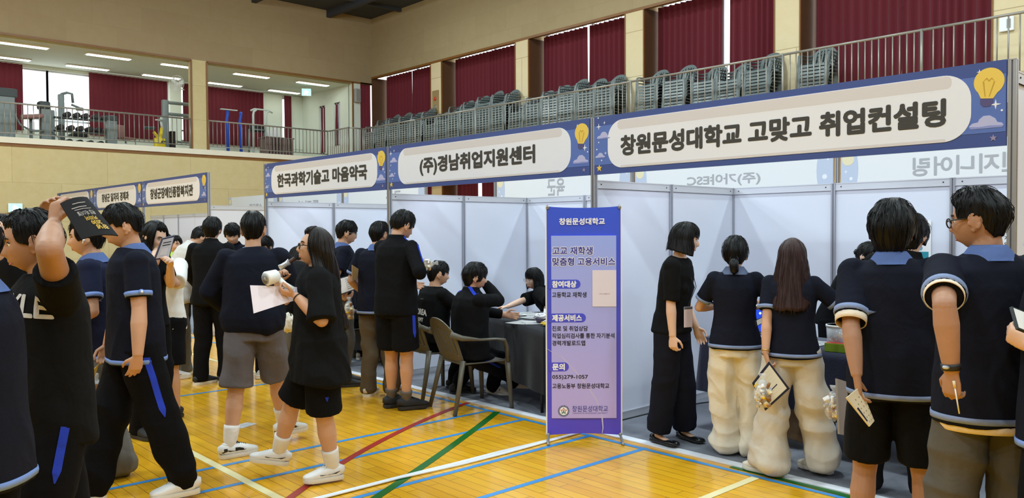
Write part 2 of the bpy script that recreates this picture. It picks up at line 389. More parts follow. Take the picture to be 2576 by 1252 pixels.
# the rest of the hall, beside and behind the viewpoint, and the roof
struct('wall_near', bx((XL, -10.2, 0), (10, -10, CZ)), M_acoustic_r)
struct('wall_back', bx((10, -10, 0), (10.2, YR + .6, CZ)), M_acoustic_l)
struct('ceiling', bx((XL - .2, -10, CZ), (10, YR + .3, CZ + .2)), M_dark)
for y in (10.2, 12.6): struct('beam', bx((XL, y, CZ - .22), (10, y + .14, CZ)), M_dark)
for x in (-20.4, -17.2): struct('beam', bx((x, -10, CZ - .1), (x + .1, YR, CZ)), M_dark)

# ---------------------------------------------------------------- curtains
def curtain(name, label, p, q, z0, z1, group, amp=.05, lam=.16, flip=1, tail=0., seed=0):
    p = Vector(p); q = Vector(q); L = (q - p).length; t = (q - p) / L; nrm = Vector((-t.y, t.x)) * flip; n = max(8, int(L / .018)); nz = 12
    bm = new(); rows = []
    us = np.linspace(0, 1, n + 1); ph = vnoise(np.stack([us * L / .5, us * 0 + seed, us * 0], 1), seed) * 2.2
    for j in range(nz + 1):
        f = j / nz; z = z0 + (z1 - z0) * f; row = []
        dr = vnoise(np.stack([us * L / .35, us * 0 + f * 2.2, us * 0 + seed], 1), seed + 1) * .03 * (1 - f)
        for i in range(n + 1):
            a = amp * (1 - .35 * f) * math.sin(2 * math.pi * us[i] * L / lam + ph[i]) + dr[i]
            w = p + t * (L * us[i] * (1 - tail * (1 - f) * 0)) + nrm * a
            row.append(bm.verts.new((w.x, w.y, z)))
        rows.append(row)
    for j in range(nz):
        for i in range(n): bm.faces.new((rows[j][i], rows[j][i + 1], rows[j + 1][i + 1], rows[j + 1][i]))
    o = link(name, bm, M_curtain, None, True)
    return tag(o, label, 'curtain', group)
YC = YR + .5
CU = [(-21.9, -20.45, 'maroon curtain at the hall corner, left half of first side window'), (-20.43, -18.87, 'maroon curtain left of the pilaster with the fire alarm panel'),
      (-18.3, -16.83, 'maroon curtain right of the pilaster with the fire alarm panel'), (-16.81, -15.25, 'maroon curtain meeting its neighbour with a tiny slit of daylight on top'),
      (-14.7, -13.22, 'maroon curtain left of the narrow bright slit, behind five chair stacks'), (-13.10, -11.62, 'maroon curtain right of the narrow bright slit, behind five chair stacks'),
      (-11.05, -9.42, 'maroon curtain left of the widest bright slit of daylight'), (-9.24, -7.96, 'maroon curtain right of the widest bright slit of daylight'),
      (-7.38, -5.78, 'maroon curtain behind the lone chair stack at the right end'), (-5.77, -4.22, 'maroon curtain at far right behind bare balcony railing'),
      (-3.65, -.52, None)]
for i, (a, b, lb) in enumerate(CU):
    curtain('curtain', lb or 'maroon curtain past the last pilaster on the right', (a, YC), (b, YC), 3.75, 6.545, 'upper window curtains', seed=i)
    r = new(); tube(r, [(a, YC, 6.585), (b, YC, 6.585)], [.012, .012], (0, 1, 0), 8)
    for k in range(int((b - a) / .13)): box(r, (a + .06 + k * .13, YC - .006, 6.54), (a + .07 + k * .13, YC + .006, 6.58))
    ro = link('curtain_rod', r, M_alu_rail)
    tag(ro, 'curtain rod, %s from the left along the balcony windows' % ORD[i + 1], 'curtain rod', 'curtain rods')
for i, (a, b, lb) in enumerate(((-21.9, -18.9, 'maroon ground floor curtain seen under the second long sign, left piece'), (-18.3, -17.36, 'maroon ground floor curtain left of the white gap, under the second long sign'), (-17.22, -15.3, 'maroon ground floor curtain right of the white gap, under the second long sign'))):
    curtain('curtain', lb, (a, YC), (b, YC), .3, 3.3, 'ground floor curtains', seed=20 + i)
XC = XB + .12
for i, (a, b, lb) in enumerate(((1.2, 5.1, 'maroon curtain at the far left of the fitness room, beside the bright window'), (6.76, 8.95, 'maroon curtain right of the bright fitness room window'), (9.40, 12.05, 'maroon curtain behind the blue dip bars and white pull-up frame'), (12.78, 13.04, 'thin maroon curtain strip in the fitness room corner'))):
    curtain('curtain', lb, (XC, a), (XC, b), 4.38, 6.17, 'fitness room curtains', amp=.03, lam=.13, flip=-1, seed=30 + i)
curtain('curtain', 'narrow maroon curtain in the left slot window of the fitness room', (-24.1, Y0 + .05), (-23.74, Y0 + .05), 4.17, 5.74, 'slot window curtains', amp=.012, lam=.08, seed=41)
curtain('curtain', 'half drawn maroon curtain in the right slot window of the fitness room', (-23.15, Y0 + .05), (-22.95, Y0 + .05), 4.37, 5.74, 'slot window curtains', amp=.012, lam=.08, seed=42)
curtain('curtain', 'dark maroon curtain in the gap between fitness room and hall corner', (XL - .06, 13.8), (XL - .06, 14.18), 3.75, 6.26, 'upper window curtains', amp=.02, lam=.1, seed=43)

# ---------------------------------------------------------------- railings
def railing(label, pts, z0, z1, n_bal, posts=(0, 1), group='balcony railings', r=.011, name='balcony_railing', low=True):
    """a straight run between two points"""
    (xa, ya), (xb, yb) = pts; L = math.hypot(xb - xa, yb - ya); a = math.atan2(yb - ya, xb - xa)
    o = thing(name, label, 'railing', (xa, ya, z0), a, group); H = z1 - z0
    link('handrail', rod(new(), [(0, 0, H), (L, 0, H)], .021, 10), M_steel, o, True)
    link('bottom_rail', rod(new(), [(0, 0, .10), (L, 0, .10)], .014, 8), M_steel, o, True)
    for p in posts: link('post', rod(new(), [(p * L, 0, 0), (p * L, 0, H + .02)], .022, 10), M_steel, o, True)
    b0 = None
    for k in range(n_bal):
        x = L * (k + 1) / (n_bal + 1)
        if b0 is None: b0 = link('baluster', rod(new(), [(0, 0, .10), (0, 0, H)], r, 6), M_steel, o, True); b0.location = (x, 0, 0)
        else:
            c = b0.copy(); c.location = (x, 0, 0); COL.objects.link(c); c.parent = o
    return o
railing('grey steel railing of the left fitness room opening', ((XL - .02, 1.05), (XL - .02, 8.42)), 3.85, 4.66, 60)
railing('grey steel railing in front of the blue dip bars and pull-up frame', ((XL - .02, 8.92), (XL - .02, 12.61)), 3.85, 4.66, 30)
railing('short grey railing stepping out from the fitness room corner', ((XL + .02, 12.63), (-20.85, 12.63)), 3.7, 4.66, 9, (1,))
railing('shortest grey railing return, running in to the balcony corner', ((-20.83, 12.66), (-20.83, 13.12)), 3.7, 4.66, 3, (1,))
xs = [-20.8, -18.2, -15.6, -13.0, -10.6, -7.2, -4.88, -1.8, 1.0]
nm = ['grey balcony railing section %s' % t for t in ('before the leftmost chair stacks in the hall corner', 'running past the fire alarm pilaster', 'running past the pilaster with small white switch', 'before the stacks right of the narrow bright slit', 'running past the third pilaster and widest bright slit', 'running past the fourth pilaster and lone stack', 'across the rightmost pilaster, before bare curtains', 'beyond the rightmost pilaster')]
for i in range(8): railing(nm[i], ((xs[i] + (.0 if i == 0 else .025), 13.15), (xs[i + 1], 13.15)), 3.7, 4.66, 20, (0, 1) if i == 0 else (1,))

# ---------------------------------------------------------------- wall fittings
M_exit = mat('exit_sign_face', (120, 235, 215), .5, emit=((150, 245, 225), 1.6))
M_exitw = mat('exit_sign_pictogram', (250, 255, 252), .5, emit=((245, 255, 250), 2.0))
M_lampface = mat('lit_tube_cover', (255, 255, 255), .5, emit=((244, 255, 244), 9.0))
d = empty('door_1', (XL, 0, 0)); d['kind'] = 'structure'
link('door_leaf', bx((.0, 3.3, 0), (.03, 4.66, 1.95)), mat('grey_green_door', (120, 140, 132), .5), d)
f = new(); box(f, (0, 3.2, 0), (.06, 3.3, 2.05)); box(f, (0, 4.64, 0), (.06, 4.74, 2.05)); box(f, (0, 3.2, 1.95), (.06, 4.74, 2.05)); link('door_frame', f, M_brown, d)
def exit_sign(loc, rz, w, h, label):
    o = thing('exit_sign', label, 'exit sign', loc, rz, 'exit signs')
    link('housing', rbox(new(), (0, .03, 0), (w, .06, h), .008), M_white, o)
    link('lit_face', bx((-w / 2 + .015, -.003, -h / 2 + .015), (w / 2 - .015, .002, h / 2 - .015)), M_exit, o)
    p = new(); plate(p, circle(-.02, h * .22, h * .09, 12), -.006, -.003)
    plate(p, [(-.05, .03), (.03, .045), (.07, -.01), (.05, -.02), (.02, .015), (.01, -.03), (.05, -.09), (.03, -.1), (-.02, -.04), (-.07, -.09), (-.085, -.075), (-.03, -.01), (-.03, .01), (-.06, -.01), (-.07, .005)], -.006, -.003)
    link('running_figure', p, M_exitw, o)
    if loc[2] > 4: link('hanger', rod(new(), [(0, .03, h / 2 - .01), (0, .03, 6.225 - loc[2])], .012), M_white, o, True)
exit_sign((XL + .06, 4.245, 2.18), R(90), .30, .22, 'lit green exit sign on the plywood wall above the doorway at left')
exit_sign((-23.3, 12.6, 6.02), R(60), .30, .24, 'lit green exit sign under the ceiling of the fitness room')
# fluorescent ceiling lights of the fitness room
k = 0
for row, x in (('front', -22.7), ('rear', -24.6)):
    for i, y in enumerate((2.65, 4.63, 6.58, 8.45 if x > -23 else 8.58, 10.5, 12.5)):
        if x < -23 and i == 0: continue
        o = thing('ceiling_light', '%s light from the left in the %s row on the fitness room ceiling' % (ORD[i + 1 if x > -23 else i], row), 'ceiling light', (x, y, 6.22), 0, 'fitness room ceiling lights')
        link('housing', bx((-.12, -.56, -.035), (.12, .56, 0)), M_white, o)
        c = new(); box(c, (-.09, -.52, -.045), (.09, .52, -.034)); link('diffuser', c, M_lampface, o)
# alarm panel, switch boxes, speaker, fan
o = thing('alarm_panel', 'brass fire alarm panel with red lamp and bell on the pilaster', 'fire alarm', (-18.62, YR - .005, 5.18))
link('plate', rbox(new(), (0, -.012, 0), (.30, .024, .92), .006), mat('brass_plate', (176, 150, 104), .4, .5), o)
b = new(); ball(b, (0, -.03, .22), (.055, .03, .055)); link('red_lamp', b, mat('red_lamp', (205, 50, 20), .3), o, True)
b = new(); ball(b, (0, -.025, -.02), (.07, .02, .07)); link('bell', b, mat('grey_bell', (150, 146, 130), .4, .5), o, True)
b = new(); ball(b, (0, -.03, -.27), (.07, .02, .07)); link('push_button', b, mat('dull_red', (170, 70, 60), .4), o, True)
for x, z, lb in ((-15.0, 4.68, 'small white switch box on the second pilaster behind the railing'), (-4.0, 4.76, 'white switch box with grey flap on the pilaster at far right')):
    o = thing('switch_box', lb, 'switch', (x, YR - .005, z)); s = .7 if x < -10 else 1
    link('box', rbox(new(), (0, -.025 * s, 0), (.2 * s, .05 * s, .22 * s), .008), M_white, o); link('flap', bx((.005, -.056 * s, -.07 * s), (.06 * s, -.05 * s, .07 * s)), mat('grey_flap', (150, 150, 148), .5), o)
o = thing('wall_speaker', 'grey box speaker on the corner of the fitness room opening', 'speaker', (XL + .005, 13.62, 5.85))
link('cabinet', rbox(new(), (.07, 0, 0), (.14, .18, .42), .012), mat('grey_speaker', (168, 164, 160), .6), o); link('grille', bx((.14, -.075, -.18), (.146, .075, .18)), mat('speaker_cloth', (146, 142, 138), .9, bump=.3, bscale=400), o)
o = thing('wall_fan', 'white oscillating fan mounted beside the opening, cut by the pier', 'fan', (-22.35, 8.2, 5.62), R(35))
c = new()
for rr in (.06, .12, .18, .235): tube(c, [(0, .03 if rr > .2 else 0, 0)] and [(rr * math.cos(t), -.06 + .03 * (rr / .235), rr * math.sin(t)) for t in np.linspace(0, 2 * math.pi, 28)[:-1]], .004, (0, 1, 0), 5, closed=True)
for t in np.linspace(0, 2 * math.pi, 25)[:-1]: rod(c, [(.02 * math.cos(t), -.065, .02 * math.sin(t)), (.235 * math.cos(t), -.03, .235 * math.sin(t)), (.1 * math.cos(t), .05, .1 * math.sin(t))], .0022, 4)
link('cage', c, M_white, o, True)
c = new()
for q in range(3):
    a = q * 2.094; plate(c, [(.03 * math.cos(a), .03 * math.sin(a)), (.2 * math.cos(a - .1), .2 * math.sin(a - .1)), (.21 * math.cos(a + .5), .21 * math.sin(a + .5)), (.04 * math.cos(a + 1), .04 * math.sin(a + 1))], -.01, -.004)
link('blade', c, mat('pale_blade', (220, 226, 220), .4), o)
c = new(); ball(c, (0, .06, 0), (.06, .09, .06)); rod(c, [(0, .1, 0), (0, .16, -.1), (0, .3, -.1)], .018); link('motor', c, M_white, o, True)

# ---------------------------------------------------------------- booths
M_navy = mat('sign_blue_edge', (62, 82, 150), .5); M_blue = mat('sign_blue', (88, 116, 192), .5); M_pill = mat('sign_white', (236, 239, 252), .5)
M_band = mat('sign_taupe_band', (219, 215, 220), .5); M_ink = mat('sign_ink', (62, 60, 58), .6); M_gold = mat('sign_gold', (238, 205, 92), .5)
M_goldd = mat('sign_gold_line', (196, 156, 50), .5); M_mauve = mat('sign_mauve', (84, 78, 132), .5); M_cloud = mat('sign_cloud', (186, 188, 230), .5); M_cloudd = mat('sign_cloud_shade', (140, 150, 214), .5)
M_star = mat('sign_star_white', (238, 240, 250), .5); M_greylet = mat('show_through_grey', (178, 178, 184), .7)
M_backboard = mat('sign_back_white', (236, 237, 240), .6); M_backblue = mat('show_through_blue', (196, 206, 228), .7); M_backgold = mat('show_through_gold', (238, 226, 190), .7)
def plates(parent, name, outs, y0, y1, m):
    b = new()
    for o in outs: plate(b, o, y0, y1)
    return link(name, b, m, parent)
def bulb(parent, cx, cz, s, tilt=.0):
    """print of a light bulb"""
    def T(p): return (cx + (p[0] * math.cos(tilt) - p[1] * math.sin(tilt)) * s, cz + (p[0] * math.sin(tilt) + p[1] * math.cos(tilt)) * s)
    g = [(.075 * math.cos(R(a)), .02 + .075 * math.sin(R(a))) for a in range(-50, 231, 10)] + [(-.03, -.07), (.03, -.07)]
    e = plates(parent, 'bulb_print', [[T(p) for p in g]], -.0105, -.009, M_gold)
    plates(e, 'filament', [[T(p) for p in [(-.012, -.06), (-.03, .02), (-.024, .02), (-.008, -.06)]], [T(p) for p in [(.012, -.06), (.03, .02), (.024, .02), (.008, -.06)]], [T(p) for p in [(-.03, .02), (-.012, .035), (0, .02), (.012, .035), (.03, .02), (.012, .042), (0, .028), (-.012, .042)]]], -.0115, -.0105, M_goldd)
    plates(e, 'cap', [[T(p) for p in [(-.032, -.072), (.032, -.072), (.03, -.1), (.015, -.115), (-.015, -.115), (-.03, -.1)]]], -.0112, -.009, M_mauve)
def cloud(parent, cx, cz, s):
    plates(parent, 'cloud_print', [[(cx + (px - .5) * .17 * s, cz + pz * .07 * s) for px, pz in ((.04, 0), (.96, 0), (1, .14), (.95, .34), (.82, .42), (.76, .72), (.6, .98), (.42, .98), (.3, .74), (.26, .52), (.1, .46), (0, .24))]], -.0102, -.0088, M_cloud)
    plates(parent, 'cloud_print', [[(cx + (px - .5) * .17 * s, cz + pz * .07 * s) for px, pz in ((.04, 0), (.96, 0), (1, .14), (.6, .2), (.3, .14), (0, .2))]], -.0107, -.0095, M_cloudd)
def booth_sign(label, xa, xb, text, pill, tx, tz, y=4.9, z0=2.04, z1=2.5, extra=True):
    """front board; the print stands a millimetre or two proud of it"""
    o = thing('booth_sign', label, 'sign', ((xa + xb) / 2, y - .02, z0), 0, 'blue booth name boards'); c = (xa + xb) / 2; H = z1 - z0; w = (xb - xa) / 2 - .025
    link('board', bx((-w, -.006, 0), (w, .012, H)), M_navy, o)
    link('panel', bx((-w + .002, -.0085, .075), (w - .002, -.006, H - .075)), M_blue, o)
    a, b = pill[0] - c, pill[1] - c; zl, zh = .042, H - .045; hh = (zh - zl) / 2
    plates(o, 'name_panel', [rrect(a, zl, b, zh, hh * .78, 12)], -.0105, -.0085, M_pill)
    r = hh * .78
    plates(o, 'band_print', [rrect(a + .10, zh - .075, b - .10, zh - .004, .03, 6), rrect(a + .13, zl + .003, b - .13, zl + .018, .007, 4)], -.0112, -.0100, M_band)
    lettering(o, text, (tx[0] + tx[1]) / 2 - c, -.0115, (tz[0] + tz[1]) / 2 - z0, tx[1] - tx[0], tz[1] - tz[0], M_ink, .046)
    bulb(o, w - .085, H * .72, 1.0, R(-6))
    L, Rr = -w, w
    plates(o, 'star_print', [star(L + .05, .38, .026, 4, .25), star(L + .11, .405, .014, 4, .25), star(Rr - .05, .225, .028, 4, .25), star(Rr - .13, .41, .016, 4, .25), star(L + .12, .165, .014, 4, .25)]
           + [circle(px, pz, .006, 8) for px, pz in ((L + .045, .45), (L + .05, .255), (Rr - .09, .15), (Rr - .14, .11), (Rr - .02, .19), (L + .08, .11), (L + .03, .2))], -.0100, -.0085, M_star)
    plates(o, 'gold_star_print', [star(L + .055, .05, .03, 5, .42)], -.0098, -.006, M_gold); plates(o, 'mauve_star_print', [star(Rr - .06, .045, .02, 5, .42)], -.0098, -.006, mat('sign_pale_mauve', (150, 140, 180), .5))
    cloud(o, L + .10, .28, .8); cloud(o, L + .065, .13, .6); cloud(o, Rr - .095, .10, 1.)
    return o
P3, P2, P1 = (-4.33, -1.35), (-7.26, -4.33), (-10.2, -7.26)
booth_sign('longest blue sign at right, above the girls in pale trousers', -4.33, -1.35, '창원문성대학교 고맞고 취업컨설팅', (-4.16, -1.545), (-4.03, -1.672), (2.17, 2.33))
booth_sign('blue sign above the two seated students, left of the longest sign', -7.26, -4.33, '(주)경남취업지원센터', (-7.05, -4.56), (-6.666, -4.979), (2.152, 2.342))
booth_sign('blue sign above the woman with long hair, left end of the near row', -10.2, -7.26, '한국과학기술고 마음약국', (-9.975, -7.447), (-9.806, -7.646), (2.165, 2.345))
booth_sign('blue sign of the far row nearest the aisle, above the white jacket', -15.05, -12.12, '창녕군장애인종합복지관', (-14.83, -12.4), (-14.6, -12.66), (2.16, 2.35))
booth_sign('blue sign in the middle of the far row, over the bowed black-haired head', -18.0, -15.05, '창녕군 일자리 경제과', (-17.75, -15.35), (-17.4, -15.75), (2.19, 2.36))
booth_sign('blue sign at the far left end, half covered by the black leaflet', -20.85, -18.0, '희망이음센터', (-20.6, -18.3), (-20.2, -18.7), (2.19, 2.36))
def back_sign(label, xa, xb, text, tx, tz, y=9.0):
    o = thing('reversed_sign', label, 'sign', ((xa + xb) / 2, y, 2.04), 0, 'white backs of booth name boards'); w = (xb - xa) / 2 - .025; c = (xa + xb) / 2; H = .46
    link('board', bx((-w, -.006, 0), (w, .006, H)), M_backboard, o)
    def bowed(s):
        e = s * w; q = s * (w - .20); return [(e, .004), (e, H - .004), (q, H - .004)] + [(q + s * .06 * math.cos(math.pi * t), H / 2 + (H / 2 - .004) * math.cos(math.pi * t)) and (s * (w - .14 - .06 * math.sin(math.pi * t)), H / 2 + (H / 2 - .004) * math.cos(math.pi * t)) for t in np.linspace(.05, .95, 9)] + [(q, .004)]
    plates(o, 'show_through', [bowed(-1)], -.008, -.006, M_backblue); plates(o, 'show_through', [bowed(1)], -.008, -.006, M_backblue)
    plates(o, 'bulb_show_through', [circle(-w + .085, .34, .07, 18)], -.0095, -.008, M_backgold)
    plates(o, 'star_show_through', [star(-w + .06, .2, .028, 4, .25), star(w - .06, .36, .026, 4, .25), circle(w - .1, .16, .03, 12), circle(-w + .12, .12, .02, 10)], -.0095, -.008, M_star)
    if text: lettering(o, text, (tx[0] + tx[1]) / 2 - c, -.008, (tz[0] + tz[1]) / 2 - 2.04, tx[1] - tx[0], tz[1] - tz[0], M_greylet, .02, mirror=True)
back_sign('white sign back with reversed grey lettering ending in ESC', -7.2, -4.27, '(주)가야ESC', (-6.30, -5.22), (2.15, 2.31))
back_sign('white sign back with reversed grey lettering behind the right post', -4.23, -1.3, '엔지니어링', (-3.42, -2.38), (2.15, 2.35))
back_sign('white sign back with two reversed grey syllables above the banner', -10.15, -7.24, '육군', (-8.93, -8.55), (2.13, 2.40))
back_sign('white sign back with two reversed grey syllables, second booth from left of the near row', -15.08, -12.14, '공군', (-13.45, -12.92), (2.10, 2.38))
back_sign('white sign back showing only tops of reversed letters', -18.05, -15.12, '특전사', (-17.1, -16.1), (2.08, 2.30))
back_sign('blank white sign back sloping into view in the aisle gap', -20.95, -18.1, '수협은행', (-19.65, -18.95), (2.13, 2.30))

def partition(label, a, b, z1=2.0, z0=0., group='white partition panels'):
    (xa, ya), (xb, yb) = a, b; L = math.hypot(xb - xa, yb - ya); o = thing('partition_panel', label, 'partition panel', (xa, ya, z0), math.atan2(yb - ya, xb - xa), group)
    link('sheet', bx((.02, -.004, .06), (L - .02, .004, z1 - .055)), M_panel, o)
    rl = new(); box(rl, (.02, -.014, z1 - .065), (L - .02, .014, z1)); box(rl, (.02, -.017, z1 - .008), (L - .02, .017, z1)); box(rl, (.02, -.017, z1 - .065), (L - .02, .017, z1 - .057))
    t = link('top_rail', rl, M_alu_rail, o); s = new()
    for x in (.07, L - .07):
        for sd in (-1, 1): ball(s, (x, sd * .014, z1 - .033), .006, 8)
    link('screw', s, M_black, t)
    rl = new(); box(rl, (.02, -.014, .0), (L - .02, .014, .065)); box(rl, (.02, -.017, .057), (L - .02, .017, .066)); link('bottom_rail', rl, M_alu_rail, o)
    return o
def post(label, x, y, h):
    o = thing('aluminium_post', label, 'post', (x, y, 0), 0, 'aluminium booth posts'); b = new(); r = .02
    for sx in (-1, 1):
        for sy in (-1, 1): box(b, (sx * .004 if sx > 0 else -.02, sy * .004 if sy > 0 else -.02, 0), (.02 if sx > 0 else -.004, .02 if sy > 0 else -.004, h))
    link('profile', b, M_alu, o); link('core', bx((-.014, -.014, .0), (.014, .014, h - .004)), mat('groove_shadow_grey', (120, 120, 130), .6, .4), o); link('cap', bx((-.021, -.021, h - .006), (.021, .021, h)), M_black if False else M_alu, o)
YF, YM, YB = 4.9, 5.92, 6.95
WALLS = [(-1.35, 'wall at the right edge of the picture'), (-4.33, 'wall just right of the blue banner'), (-7.26, 'wall behind the standing boy with blue stripe'), (-10.2, 'wall left of the boy with glasses'), (-12.12, 'wall facing the aisle')]
for x, nm_ in WALLS:
    h = 2.0
    if x > -2:
        partition('bluish tall partition panel at the right picture edge, nearest half', (x, YF), (x, YM), 2.44); partition('bluish tall partition panel at the right picture edge, rear half', (x, YM), (x, YB), 2.0)
    else:
        partition('front white panel of the side ' + nm_, (x, YF), (x, YM)); partition('rear white panel of the side ' + nm_, (x, YM), (x, YB))
    post('front aluminium post ending the side ' + nm_, x, YF, 2.5); post('middle post of the side ' + nm_, x, YM, 2.0); post('rear corner post of the side ' + nm_, x, YB, 2.0)
post('front aluminium post between the first two far row signs', -15.05, YF, 2.5); post('front aluminium post left of the middle far row sign', -18.0, YF, 2.5); post('front aluminium post at the far left end of signs', -20.85, YF, 2.5)
BK = [('booth with the girls in pale trousers', (-4.33, -3.31, -2.33, -1.35)), ('booth with the two seated students', (-7.26, -6.28, -5.3, -4.33)), ('booth at the left end of the near row', (-10.2, -9.22, -8.24, -7.26)), ('far row booth nearest the aisle', (-15.05, -14.07, -13.1, -12.12)), ('middle far row booth', (-18.0, -17.02, -16.04, -15.05)), ('last far row booth', (-20.85, -19.9, -18.95, -18.0))]
for nm_, q in BK:
    for i in range(3): partition('%s back panel from the left in the %s' % (ORD[i + 1], nm_), (q[i], YB), (q[i + 1], YB))
    for i in (1, 2): post('back wall post, %s from left, %s' % (ORD[i], nm_), q[i], YB, 2.0)
for x, nm_ in ((-4.25, 'between the two rightmost'), (-7.22, 'left of the ESC one'), (-10.17, 'at the left of the banner-side'), (-12.12, 'at the right of the aisle-side'), (-15.1, 'between two left'), (-18.08, 'left of the letter-top')): post('aluminium post %s white sign back' % nm_, x, 9.0, 2.5)
# grey carpet, tape along its edge, cables
M_carpet = mat('grey_carpet', (132, 134, 142), .95, bump=.5, bscale=250, var=.22, vscale=5, spec=.1)
tag(link('carpet', bx((-10.25, 4.80, .001), (3.2, 8.9, .007)), M_carpet), 'worn grey carpet inside the near row of booths', 'carpet')
tag(link('carpet', bx((-20.9, 4.80, .001), (-12.1, 8.9, .007)), M_carpet), 'grey carpet inside the far row of booths at left', 'carpet')
M_tape = mat('white_tape', (232, 234, 240), .5)
tag(link('floor_tape', bx((-10.25, 4.73, .001), (3.2, 4.815, .009)), M_tape), 'long white tape along the edge of the grey carpet', 'tape')
b = new()
for q in range(4): rod(b, [(-4.275 + .012 * q - .018, y, .007 + .004 * (q % 2)) for y in (-3, 2.4, 2.93)] + [(-4.268 + .012 * q + .015 * math.sin(y * 3 + q), y, .008) for y in (3.4, 3.8, 4.25, 4.6, 4.85)], .007, 6)
tag(link('cable', b, M_tape, None, True), 'bundle of white cables taped to the boards beside the banner', 'cable')
b = new(); rod(b, [(-4.28, 4.95, .012), (-4.27, 5.6, .012), (-4.2, 6.2, .012), (-4.0, 6.85, .012), (-3.6, 6.9, .05), (-3.3, 6.7, .3), (-3.2, 6.4, .55)], .006, 6)
tag(link('cable', b, M_black, None, True), 'thin black cable on the carpet along the white partition', 'cable')

# ---------------------------------------------------------------- banner stand
M_bdark = mat('banner_blue', (54, 68, 178), .45); M_bdark2 = mat('banner_violet', (70, 62, 172), .45); M_blight = mat('banner_pale', (150, 158, 220), .45); M_bl2 = mat('banner_lilac', (166, 156, 218), .45)
def gradient(name, c0, c1, z0, z1):
    m = bpy.data.materials.new(name); m.use_nodes = True; nt = m.node_tree; b = nt.nodes['Principled BSDF']; b.inputs['Roughness'].default_value = .42
    tc = nt.nodes.new('ShaderNodeTexCoord'); sp = nt.nodes.new('ShaderNodeSeparateXYZ'); mr = nt.nodes.new('ShaderNodeMapRange'); mx = nt.nodes.new('ShaderNodeMix'); mx.data_type = 'RGBA'
    nt.links.new(tc.outputs['Object'], sp.inputs[0]); nt.links.new(sp.outputs[2], mr.inputs[0]); mr.inputs[1].default_value = z0; mr.inputs[2].default_value = z1; nt.links.new(mr.outputs[0], mx.inputs[0])
    mx.inputs[6].default_value = lin(c0) + (1,); mx.inputs[7].default_value = lin(c1) + (1,); nt.links.new(mx.outputs[2], b.inputs['Base Color']); return m
# printed two-tone of the banner cloth
M_ban = gradient('banner_print', (88, 74, 214), (56, 88, 222), .1, 1.7); M_banl = gradient('banner_panel_print', (192, 174, 240), (158, 176, 250), .15, 1.5)
BW, BH = .565, 1.78
ban = thing('banner_stand', 'tall blue banner on a stand between the booths', 'banner', (-4.075, 4.49, 0), math.atan2(.42, .39))
b = new(); n = 24; cur = lambda u: .012 * ((u * 2 - 1) ** 2)
rows = []
for j in range(31):
    z = .045 + (BH - .045) * j / 30; row = []
    for i in range(n + 1):
        u = i / n; e = 0
        if j == 30: e = -.016 * (1 - (2 * u - 1) ** 2) ** .6
        if j == 0: e = .012 * (1 - (2 * u - 1) ** 2)
        row.append(b.verts.new(((u - .5) * BW, .006 * math.cos((2 * u - 1) * 1.5), z + e)))
    rows.append(row)
for j in range(30):
    for i in range(n): b.faces.new((rows[j][i], rows[j][i + 1], rows[j + 1][i + 1], rows[j + 1][i]))
link('banner_cloth', b, M_ban, ban, True)
plates(ban, 'border', [[(-BW / 2 - .006, .05), (-BW / 2 + .004, .05), (-BW / 2 + .004, BH), (-BW / 2 - .006, BH)], [(BW / 2 - .004, .05), (BW / 2 + .006, .05), (BW / 2 + .006, BH), (BW / 2 - .004, BH)]], -.004, .004, M_white)
yb = -.004
plates(ban, 'panel_print', [rrect(-.245, .175, .245, 1.555, .002, 2)], yb, .004, M_banl)
def txt(s, x, z, w, h, m, bold=.03, y=yb): return lettering(ban, s, x, y, z, w, h, m, bold)
M_bw = mat('banner_white_ink', (246, 246, 252), .5); M_bk = mat('banner_black_ink', (22, 20, 44), .5); M_bnav = mat('banner_navy_ink', (54, 66, 160), .5)
txt('창원문성대학교', -.012, 1.662, .345, .052, M_bw, .035, y=-.002)
for s, z, x0, w in (('고교 재학생', 1.442, -.237, .305), ('맞춤형 고용서비스', 1.36, -.237, .475)):
    lettering(ban, s, x0 + w / 2, yb, z, w + .010, .072, M_bw, .085); lettering(ban, s, x0 + w / 2, yb - .0008, z, w, .0625, mat('banner_title_ink', (62, 64, 160), .5), .03)
for s, z, w in (('참여대상', 1.19, .185), ('제공서비스', .935, .225), ('문의', .565, .095)):
    plates(ban, 'heading_tab', [rrect(-.262, z - .034, -.245 + w + .035, z + .034, .033, 8, '1001')], yb - .0006, yb, M_ban)
    txt(s, -.24 + w / 2, z, w, .052, M_bw, .045, y=yb - .0006)
txt('고등학교 재학생', -.24 + .13, 1.11, .26, .042, M_bk, .022)
txt('진로 및 취업상담', -.24 + .135, .855, .27, .040, M_bk, .022); txt('직업심리검사를 통한 자기분석', -.24 + .235, .80, .47, .040, M_bk, .022); txt('경력개발로드맵', -.24 + .125, .745, .25, .040, M_bk, .022)
txt('055)279-1057', -.24 + .135, .485, .27, .038, M_bk, .02); txt('고용노동부 창원문성대학교', -.24 + .215, .42, .43, .040, M_bk, .022)
txt('창원문성대학교', .045, .247, .27, .046, M_bnav, .006); txt('CHANGWON MOONSUNG UNIVERSITY', .045, .213, .265, .010, M_bnav, .0)
